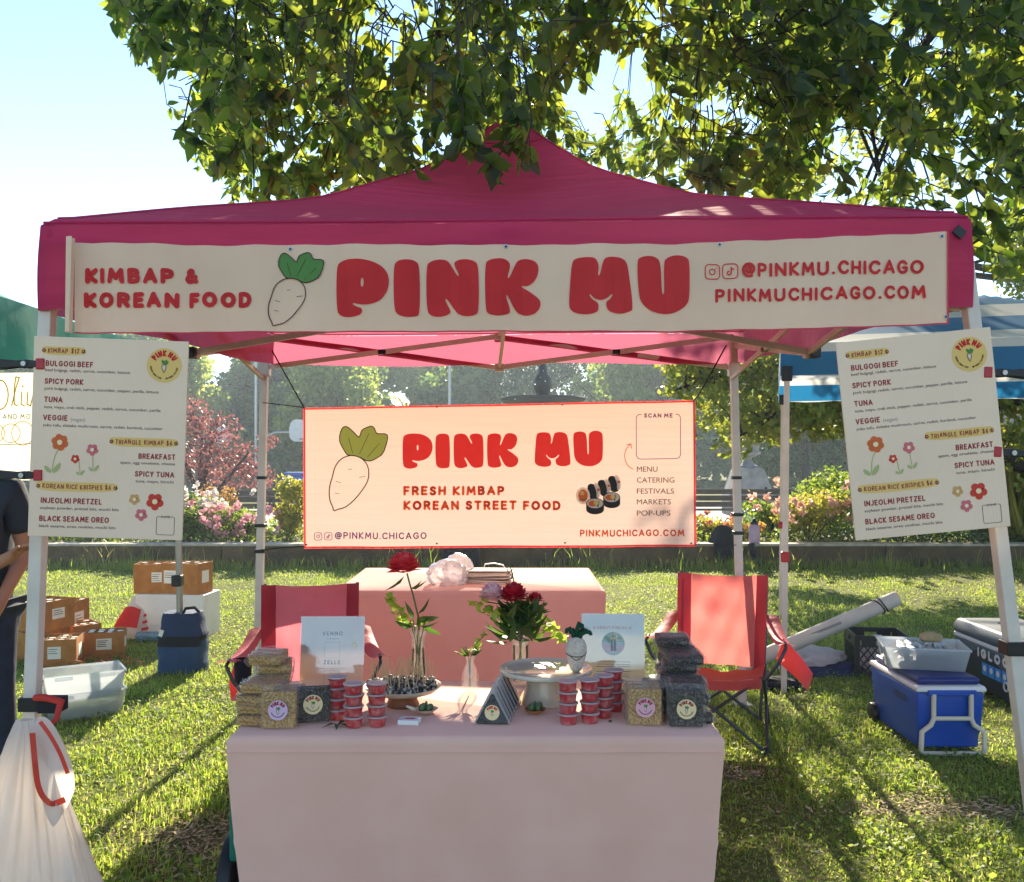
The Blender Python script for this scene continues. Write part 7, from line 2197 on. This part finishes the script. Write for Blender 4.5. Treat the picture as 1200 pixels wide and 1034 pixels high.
# ---- striped blue and white tent
m_strip = bpy.data.materials.new('striped awning'); m_strip.use_nodes = True
tt = m_strip.node_tree; N = tt.nodes; L_ = tt.links; bs = N['Principled BSDF']
tc = N.new('ShaderNodeTexCoord'); sx_ = N.new('ShaderNodeSeparateXYZ'); L_.new(tc.outputs['Object'], sx_.inputs[0])
ma = N.new('ShaderNodeMath'); ma.operation = 'MULTIPLY_ADD'; ma.inputs[1].default_value = 1 / .30; ma.inputs[2].default_value = -7.15; L_.new(sx_.outputs[2], ma.inputs[0])
fr_ = N.new('ShaderNodeMath'); fr_.operation = 'FRACT'; L_.new(ma.outputs[0], fr_.inputs[0])
gt_ = N.new('ShaderNodeMath'); gt_.operation = 'GREATER_THAN'; gt_.inputs[1].default_value = .52; L_.new(fr_.outputs[0], gt_.inputs[0])
mx = N.new('ShaderNodeMix'); mx.data_type = 'RGBA'; L_.new(gt_.outputs[0], mx.inputs[0]); mx.inputs[6].default_value = C(36, 118, 168); mx.inputs[7].default_value = C(222, 220, 216)
L_.new(mx.outputs[2], bs.inputs['Base Color']); bs.inputs['Roughness'].default_value = .6
tr = N.new('ShaderNodeBsdfTranslucent'); L_.new(mx.outputs[2], tr.inputs[0]); ms = N.new('ShaderNodeMixShader'); ms.inputs[0].default_value = .4
L_.new(bs.outputs[0], ms.inputs[1]); L_.new(tr.outputs[0], ms.inputs[2]); L_.new(ms.outputs[0], N['Material Output'].inputs[0])
st = thing('striped_tent', 'blue and white striped canopy tent at the edge beside the tree', 'tent', (3.735, 7.475, 0), R(-15.5))
hx = 1.56
def sroof(u, v):
    x, y = 2 * u - 1, 2 * v - 1; m_ = max(abs(x), abs(y)); t_ = 1 - m_
    return Vector((hx * x, hx * y, 2.36 + .52 * t_ ** 1.1))
b = MB()
for k in range(4):
    c = [(-1, -1), (1, -1), (1, 1), (-1, 1), (-1, -1)]
    def sv(u, v):
        x = c[k][0] + (c[k + 1][0] - c[k][0]) * u; y = c[k][1] + (c[k + 1][1] - c[k][1]) * u
        p = sroof((x + 1) / 2, (y + 1) / 2)
        return Vector((p.x, p.y, p.z - .002 - .22 * v)) * 1.0 + Vector((0, 0, .006 * math.sin(u * 40) * v))
    b.grid(sv, 24, 4)
b.build('valance', m_strip, st, smooth=60)
b = MB(); b.grid(sroof, 40, 40); b.build('roof', m_strip, st, smooth=60)
for sx in (-1, 1):
    for sy in (-1, 1):
        b = MB(); b.bar((sx * hx * .985 - .0, sy * hx * .985, 0), (sx * hx * .985 + (.02 if sx < 0 else 0), sy * hx * .985, 2.2), .038); lg = b.build('leg', m_white_metal, st, bevel=.004)
        b = MB(); b.box((sx * hx * .985 + (.02 if sx < 0 else 0), sy * hx * .985, 2.16), (.07, .07, .1)); b.build('bracket', m_black, lg, bevel=.006)
        b = MB(); b.box((sx * hx * .985 + .008, sy * hx * .985 - .005, .92), (.056, .06, .07)); b.build('height_lock', m_red_plastic, lg, bevel=.008)
for sx, sy in ((0, -1), (-1, 0)):
    b = MB(); b.bar((-hx * .95 if sx == 0 else -hx * .96, -hx * .96 if sx == 0 else -hx * .95, 2.24), (hx * .95 if sx == 0 else -hx * .96, -hx * .96 if sx == 0 else hx * .95, 2.24), .02, .03); b.build('truss_bar', m_white_metal, st)

# ---- trash bag tied to the front leg
m_trash = M('white bin liner', C(226, 220, 212), .35, C(208, 200, 192), 5, trans=.5, tcol=C(238, 228, 218), bump=.5, bs=9)
m_draw = M('red drawstring', C(206, 66, 50), .5, trans=.35, tcol=C(230, 90, 70))
tp = P(40, 842, 2.93)
tb = thing('trash_bag', 'white bin liner with red drawstring tied to the front tent leg', 'trash bag', (tp.x, 2.9, 0))
b = MB()
H0 = tp.z
def lin_bag(u, v):
    a = u * 6.2832; q = v ** .8
    r_ = .028 + .268 * q ** 1.1
    sh_ = lambda x_: 1 - 2 * abs(math.sin(x_)) ** .7
    fold = 1 + (.13 * sh_(a * 2.5 + 1 + .5 * q) + .10 * sh_(a * 4.5 + 2 - .8 * q) + .05 * sh_(a * 9.5 + 3 * q) + .025 * math.sin(a * 31 + 8 * q)) * (1 - .4 * q)
    if v > .9: r_ *= 1 - .5 * ((v - .9) / .1) ** 2
    return Vector((r_ * fold * math.cos(a) + .015 * q, r_ * .72 * fold * math.sin(a) - .02, H0 * (1 - v) + .01))
b.grid(lin_bag, 200, 50); b.build('liner', m_trash, tb, smooth=180)
fl = chaikin([(44, 838), (60, 843), (78, 878), (87, 905), (88, 925), (82, 940), (70, 960), (62, 972), (54, 955), (47, 925), (42, 890), (40, 855)], 2)
fc = (63, 905)
def FLP(x, y, q=0):
    k = max(0, 1 - ((x - fc[0]) / 30) ** 2) * max(0, 1 - ((y - fc[1]) / 80) ** 2)
    z_ = P(x, y, 2.8).z; v_ = min(1, max(0, 1 - z_ / H0)); r_ = .028 + .268 * (v_ ** .8) ** 1.1
    dx_ = min(1, abs(P(x, y, 2.8).x - tp.x) / max(.05, r_ * 1.25))
    Y = 2.88 - .72 * r_ * math.sqrt(max(0, 1 - dx_ * dx_)) * 1.12 - .02 - .02 * k
    return P(x, y, Y) + Vector((0, -q, 0)) - tb.location
b = MB(); b.add([FLP(*fc)] + [FLP(*p) for p in fl], [(0, i + 1, (i + 1) % len(fl) + 1) for i in range(len(fl))]); b.build('open_mouth', m_trash, tb, smooth=180, sub=2)
def strip(pts, w0):
    b = MB(); vs = []
    for i, (x, y) in enumerate(pts):
        p = pts[max(0, i - 1)]; q = pts[min(len(pts) - 1, i + 1)]; dx, dy = q[0] - p[0], q[1] - p[1]; L2 = math.hypot(dx, dy)
        nx, ny = -dy / L2 * w0 / 2, dx / L2 * w0 / 2
        vs += [FLP(x + nx, y + ny, .036), FLP(x - nx, y - ny, .036)]
    b.add(vs, [(2 * i, 2 * i + 1, 2 * i + 3, 2 * i + 2) for i in range(len(pts) - 1)])
    return b.build('drawstring', m_draw, tb, smooth=60)
strip(chaikin([(54, 842), (66, 858), (78, 880), (86, 902)], 2, False), 5)
strip(chaikin([(45, 855), (48, 890), (52, 922), (66, 939), (83, 932)], 2, False), 7)
b = MB(); q = Vector((tp.x + .0, 3.05, .80)) - tb.location; b.box(q, (.07, .068, .045)); b.build('tie_strap', m_black_cloth, tb, bevel=.004)
b = MB(); b.tube([q + Vector((-.04, -.036, .03)), q + Vector((0, -.05, .034)), q + Vector((.045, -.04, .018)), q + Vector((.04, -.06, -.03)), q + Vector((.02, -.09, -.06))], [.010, .012, .014, .009, .006], 8); b.build('drawstring', m_draw, tb, smooth=60)

# ---- folded hand truck beside the serving table
t = thing('hand_truck', 'folded green hand truck with black wheel against the table end', 'hand truck', (-.94, 3.22, 0))
m_hgreen = M('teal green plastic', C(18, 110, 92), .45)
b = MB(); b.tube([(-.025, 0, .165), (.025, 0, .165)], .165, 28); wh = b.build('wheel', m_black, t, bevel=.012, smooth=40)
b = MB(); b.tube([(-.03, 0, .165), (.03, 0, .165)], .06, 20); b.build('hub', m_dark_metal, wh, smooth=40)
b = MB(); b.box((.03, .02, .38), (.035, .30, .22)); b.build('frame_panel', m_hgreen, t, bevel=.012)
b = MB(); b.bar((.03, .1, .17), (.03, .1, .28), .025); b.bar((.03, -.08, .17), (.03, -.08, .28), .025); b.build('strut', m_dark_metal, t)

# ---- bag, jacket and bottle at the wall
t = thing('black_backpack', 'black backpack leaning on the wall behind the rear table', 'backpack', (bx(540, 13.3), 13.35, 0))
b = MB(); b.grid(lambda u, v: Vector((.27 * (1 - .25 * v * v) * math.copysign(abs(math.cos(u * 6.2832)) ** .6, math.cos(u * 6.2832)), .17 * (1 - .3 * v) * math.copysign(abs(math.sin(u * 6.2832)) ** .6, math.sin(u * 6.2832)) + .05 * v, .55 * v)), 32, 8); b.grid(lambda u, v: Vector((.2 * (1 - v) * math.cos(u * 6.2832), .11 * (1 - v) * math.sin(u * 6.2832) + .05, .55 + .03 * v)), 32, 3); b.build('bag_body', m_black_cloth, t, smooth=70)
b = MB(); b.box((0, -.155, .2), (.34, .06, .24)); b.build('front_pocket', m_black_cloth, t, bevel=.03, seg=3)
t = thing('black_jacket', 'black jacket draped over the retaining wall by the tent leg', 'jacket', (bx(851, 13.6), 13.65, 0))
b = MB()
def jk(u, v):
    x = -.22 + .44 * u; w_ = math.sin(math.pi * u)
    if v < .5:
        q = v / .5; return Vector((x * (1 - .15 * q), .12 - .17 * q, .345 + .28 * w_ * (1 - q * .55) + .03 * math.sin(9 * u)))
    q = (v - .5) / .5; return Vector((x * (.85 - .35 * q) - .06 * q, -.06 - .06 * math.sin(q * 2) * w_ - .02, .345 + .126 * w_ - (.126 * w_ + .22 + .12 * w_) * q))
b.grid(jk, 22, 20); b.build('jacket_cloth', m_black_cloth, t, smooth=180)
b = MB(); b.tube([(.33, -.17, .36), (.35, -.19, .2), (.42, -.2, .03)], [.05, .04, .035], 8); b.build('sleeve', m_black_cloth, t, smooth=180)
t = thing('drink_bottle', 'pale violet drink bottle with black lid standing on the wall', 'bottle', (bx(884, 13.75), 13.75, .337))
m_viol = M('frosted violet', C(196, 176, 196), .35, C(176, 156, 180), 8, trans=.3)
b = MB(); b.lathe([(0, 0), (.075, 0), (.08, .02), (.078, .24), (.06, .27), (0, .272)], 20); b.build('bottle_body', m_viol, t, smooth=40)
b = MB(); b.lathe([(0, .273), (.055, .273), (.052, .31), (.03, .33), (.02, .36), (0, .362)], 16); b.build('bottle_lid', m_black, t, smooth=40)

# ================================================================== PEOPLE
m_skin = M('skin', C(176, 122, 94), .55, C(160, 106, 80), 9, spec=.35)
m_skin2 = M('skin fair', C(206, 160, 136), .55, C(192, 144, 120), 9)
m_tee = M('charcoal tee', C(44, 48, 58), .9, C(36, 40, 50), 14, bump=.5, bs=10)
m_jean = M('dark jeans', C(34, 44, 66), .85, C(24, 32, 50), 18, bump=.4, bs=12)
m_hair = M('dark hair', C(36, 28, 24), .6, C(24, 18, 16), 40)
m_shoe = M('white trainer', C(206, 204, 200), .6)
m_blue_jk = M('blue jacket', C(44, 96, 168), .8, C(34, 80, 148), 9, bump=.4, bs=9)
def skin_mesh(name, J, E_, m, parent, root, sub=2):
    me = bpy.data.meshes.new(name)
    keys = list(J)
    me.from_pydata([J[k][0] for k in keys], [(keys.index(a), keys.index(b_)) for a, b_ in E_], [])
    o = new_obj(name, me, m, parent)
    md = o.modifiers.new('skin', 'SKIN')
    md.use_smooth_shade = True
    for i, k in enumerate(keys):
        r_ = J[k][1]
        me.skin_vertices[0].data[i].radius = r_ if isinstance(r_, tuple) else (r_, r_)
        me.skin_vertices[0].data[i].use_root = (k == root)
    sd = o.modifiers.new('sub', 'SUBSURF'); sd.levels = sub; sd.render_levels = sub
    return o
def chain(*ks): return list(zip(ks[:-1], ks[1:]))
def ensure_skin(me):
    pass
def hand(J, E_, wrist, wkey, d, up, side, curl=.5, s=1.0):
    """palm and five fingers; d points along the hand, side towards the thumb"""
    d = Vector(d).normalized(); up = Vector(up).normalized(); side = Vector(side).normalized()
    w_ = Vector(wrist)
    J[wkey + 'p'] = (tuple(w_ + d * .045 * s), (.030 * s, .018 * s)); E_.append((wkey, wkey + 'p'))
    for i, (off, L_) in enumerate(((.026, .07), (.009, .08), (-.009, .075), (-.026, .058))):
        k = f'{wkey}f{i}'
        a = w_ + d * .075 * s + side * off * s; b_ = a + d * L_ * .5 * s - up * curl * .018 * s; c = b_ + d * L_ * .36 * s * (1 - .5 * curl) - up * curl * .036 * s
        J[k + 'a'] = (tuple(a), .0095 * s); J[k + 'b'] = (tuple(b_), .0085 * s); J[k + 'c'] = (tuple(c), .007 * s)
        E_ += [(wkey + 'p', k + 'a'), (k + 'a', k + 'b'), (k + 'b', k + 'c')]
    a = w_ + d * .03 * s + side * .034 * s - up * .006 * s; b_ = a + (d * .6 + side * .75) * .034 * s; c = b_ + (d * .9 + side * .2) * .028 * s
    J[wkey + 'ta'] = (tuple(a), .012 * s); J[wkey + 'tb'] = (tuple(b_), .0105 * s); J[wkey + 'tc'] = (tuple(c), .008 * s)
    E_ += [(wkey + 'p', wkey + 'ta'), (wkey + 'ta', wkey + 'tb'), (wkey + 'tb', wkey + 'tc')]
def face(t, c, fwd, r_):
    """eyes, nose, mouth, ears on a head at c looking along fwd"""
    c = Vector(c); f = Vector(fwd).normalized(); sd = f.cross(Vector((0, 0, 1))).normalized()
    b = MB()
    for s in (-1, 1): b.ball(c + f * r_ * .9 + sd * s * r_ * .38 + Vector((0, 0, r_ * .06)), r_ * .11, 8, 6)
    b.build('eyes', m_ink_black, t, smooth=180)
    b = MB(); b.tube([c + f * r_ * .92 - sd * r_ * .26 - Vector((0, 0, r_ * .52)), c + f * r_ * 1.0 - Vector((0, 0, r_ * .55)), c + f * r_ * .92 + sd * r_ * .26 - Vector((0, 0, r_ * .52))], r_ * .06, 6); b.build('mouth', m_ink_pink, t, smooth=180)

# standing person beside the green tent
ps = thing('person', 'person in charcoal tee, dark jeans and white shoes standing by the tent leg', 'person', (-2.565, 4.5, 0))
J = {'pel': ((0, 0, .96), (.15, .11)), 'sp': ((0, -.01, 1.12), (.145, .105)), 'ch': ((.0, .0, 1.30), (.165, .115)), 'nk0': ((0, .01, 1.46), (.085, .07)), 'nk': ((0, .005, 1.54), .055), 'hd0': ((0, -.02, 1.615), (.07, .08)), 'hd': ((0, -.015, 1.69), (.078, .095)), 'hd1': ((0, .0, 1.755), (.06, .07)), 'nose': ((0, -.115, 1.655), (.014, .016)),
     'earl': ((.085, 0, 1.66), (.012, .02)), 'earr': ((-.085, 0, 1.66), (.012, .02)),
     'shl': ((.19, .0, 1.42), .062), 'ell': ((.225, .05, 1.14), .042), 'wrl': ((.20, -.13, .93), .028),
     'shr': ((-.19, .0, 1.42), .062), 'elr': ((-.20, -.17, 1.08), .044), 'elr2': ((.10, -.27, 1.04), .042), 'wrr': ((.33, -.3, 1.15), .029)}
J['elr'] = ((-.17, -.15, 1.10), .046)
E_ = chain('pel', 'sp', 'ch', 'nk0', 'nk', 'hd0', 'hd', 'hd1') + [('hd0', 'nose'), ('hd', 'earl'), ('hd', 'earr'), ('ch', 'shl'), ('shl', 'ell'), ('ell', 'wrl'), ('ch', 'shr'), ('shr', 'elr'), ('elr', 'elr2'), ('elr2', 'wrr')]
J['elr2'] = ((.06, -.24, 1.03), .040)
hand(J, E_, J['wrr'][0], 'wrr', (.75, -.1, .5), (-.4, -.2, .8), (.2, -.9, .3), .6); hand(J, E_, J['wrl'][0], 'wrl', (-.1, -.5, -.8), (.9, 0, -.1), (0, -.8, .3), .5)
for s, k in ((1, 'l'), (-1, 'r')):
    J['hp' + k] = ((s * .10, 0, .88), .10); J['kn' + k] = ((s * .12, -.02 + .03 * (s < 0), .49), .062); J['an' + k] = ((s * .13, .03, .10), .045); J['to' + k] = ((s * .145, -.12, .05), (.042, .03))
    E_ += chain('pel', 'hp' + k, 'kn' + k, 'an' + k, 'to' + k)
skin_mesh('body', J, E_, m_skin, ps, 'pel')
face(ps, (0, -.02, 1.67), (0, -1, 0), .1)
b = MB(); b.ball((0, .035, 1.73), (.092, .10, .085), 18, 12); b.build('hair', m_hair, ps, smooth=180)
g = lambda q, k: (J[q][0], tuple(x + k for x in J[q][1]) if isinstance(J[q][1], tuple) else J[q][1] + k)
TJ = {'hem': ((0, 0, .82), (.205, .165)), 'sp': g('sp', .035), 'ch': g('ch', .03), 'nk0': ((0, .01, 1.455), (.10, .085)), 'shl': g('shl', .03), 'sll': ((.215, .03, 1.22), .072), 'shr': g('shr', .03), 'slr': ((-.175, -.1, 1.22), .072)}
skin_mesh('tee_shirt', TJ, chain('hem', 'sp', 'ch', 'nk0') + [('ch', 'shl'), ('shl', 'sll'), ('ch', 'shr'), ('shr', 'slr')], m_tee, ps, 'ch')
QJ = {'pel': ((0, 0, .93), (.172, .13))}
QE = []
for s, k in ((1, 'l'), (-1, 'r')):
    QJ['hp' + k] = ((s * .10, 0, .84), .115); QJ['kn' + k] = (J['kn' + k][0], .085); QJ['an' + k] = ((s * .13, .03, .09), .075)
    QE += chain('pel', 'hp' + k, 'kn' + k, 'an' + k)
skin_mesh('jeans', QJ, QE, m_jean, ps, 'pel')
b = MB(); b.grid(lambda u, v: Vector((.176 * math.cos(u * 6.2832), .136 * math.sin(u * 6.2832), .915 + .035 * v)), 32, 1); b.build('belt', m_black, ps, smooth=180)
for s in (-1, 1):
    b = MB(); b.ball((s * .14, -.06, .055), (.055, .15, .05), 14, 8); b.box((s * .14, -.06, .018), (.10, .28, .03)); b.build('shoe', m_shoe, ps, smooth=60)

# person in a blue jacket sitting on the far bench
pp = thing('person', 'person in blue jacket sitting on the far bench at the picture edge', 'person', (bx(1190, 20.0), 20.55, 0))
J = {'pel': ((0, 0, .54), (.16, .13)), 'sp': ((.02, -.02, .74), (.15, .12)), 'ch': ((.0, -.06, .94), (.17, .12)), 'nk0': ((-.0, -.07, 1.08), (.08, .07)), 'nk': ((.0, -.09, 1.15), .05), 'hd0': ((.0, -.13, 1.22), (.07, .08)), 'hd': ((.0, -.12, 1.30), (.078, .092)), 'hd1': ((.0, -.1, 1.36), (.06, .07)), 'nose': ((0, -.22, 1.25), .014),
     'shl': ((.19, -.06, 1.03), .06), 'ell': ((.26, -.18, .80), .045), 'wrl': ((.08, -.36, .68), .03), 'shr': ((-.19, -.06, 1.03), .06), 'elr': ((-.26, -.18, .80), .045), 'wrr': ((-.06, -.36, .68), .03)}
E_ = chain('pel', 'sp', 'ch', 'nk0', 'nk', 'hd0', 'hd', 'hd1') + [('hd0', 'nose'), ('ch', 'shl'), ('shl', 'ell'), ('ell', 'wrl'), ('ch', 'shr'), ('shr', 'elr'), ('elr', 'wrr')]
hand(J, E_, J['wrl'][0], 'wrl', (-.4, -.8, -.2), (0, 0, 1), (-.8, .4, 0), .5); hand(J, E_, J['wrr'][0], 'wrr', (.4, -.8, -.2), (0, 0, 1), (.8, .4, 0), .5)
for s, k in ((1, 'l'), (-1, 'r')):
    J['hp' + k] = ((s * .10, -.05, .53), .10); J['kn' + k] = ((s * .14, -.46, .55), .065); J['an' + k] = ((s * .14, -.44, .10), .045); J['to' + k] = ((s * .15, -.58, .05), (.04, .03))
    E_ += chain('pel', 'hp' + k, 'kn' + k, 'an' + k, 'to' + k)
skin_mesh('body', J, E_, m_skin2, pp, 'pel'); face(pp, (0, -.12, 1.28), (0, -1, -.1), .09)
b = MB(); b.ball((0, -.09, 1.32), (.095, .105, .10), 16, 10); b.build('hair', m_hair, pp, smooth=180)
skin_mesh('jacket', {'hem': ((0, 0, .52), (.20, .17)), 'sp': g('sp', .04), 'ch': g('ch', .03), 'nk0': g('nk0', .015), 'shl': g('shl', .028), 'ell': g('ell', .025), 'wl': ((.11, -.33, .69), .05), 'shr': g('shr', .028), 'elr': g('elr', .025), 'wr': ((-.09, -.33, .69), .05)}, chain('hem', 'sp', 'ch', 'nk0') + chain('ch', 'shl', 'ell', 'wl') + chain('ch', 'shr', 'elr', 'wr'), m_blue_jk, pp, 'ch')
QJ = {'pel': ((0, 0, .52), (.175, .14))}; QE = []
for s, k in ((1, 'l'), (-1, 'r')):
    QJ['hp' + k] = g('hp' + k, .012); QJ['kn' + k] = g('kn' + k, .018); QJ['an' + k] = ((s * .14, -.44, .12), .065); QE += chain('pel', 'hp' + k, 'kn' + k, 'an' + k)
skin_mesh('trousers', QJ, QE, m_jean, pp, 'pel')
for s in (-1, 1):
    b = MB(); b.ball((s * .145, -.52, .055), (.05, .13, .05), 12, 8); b.build('shoe', m_shoe, pp, smooth=60)
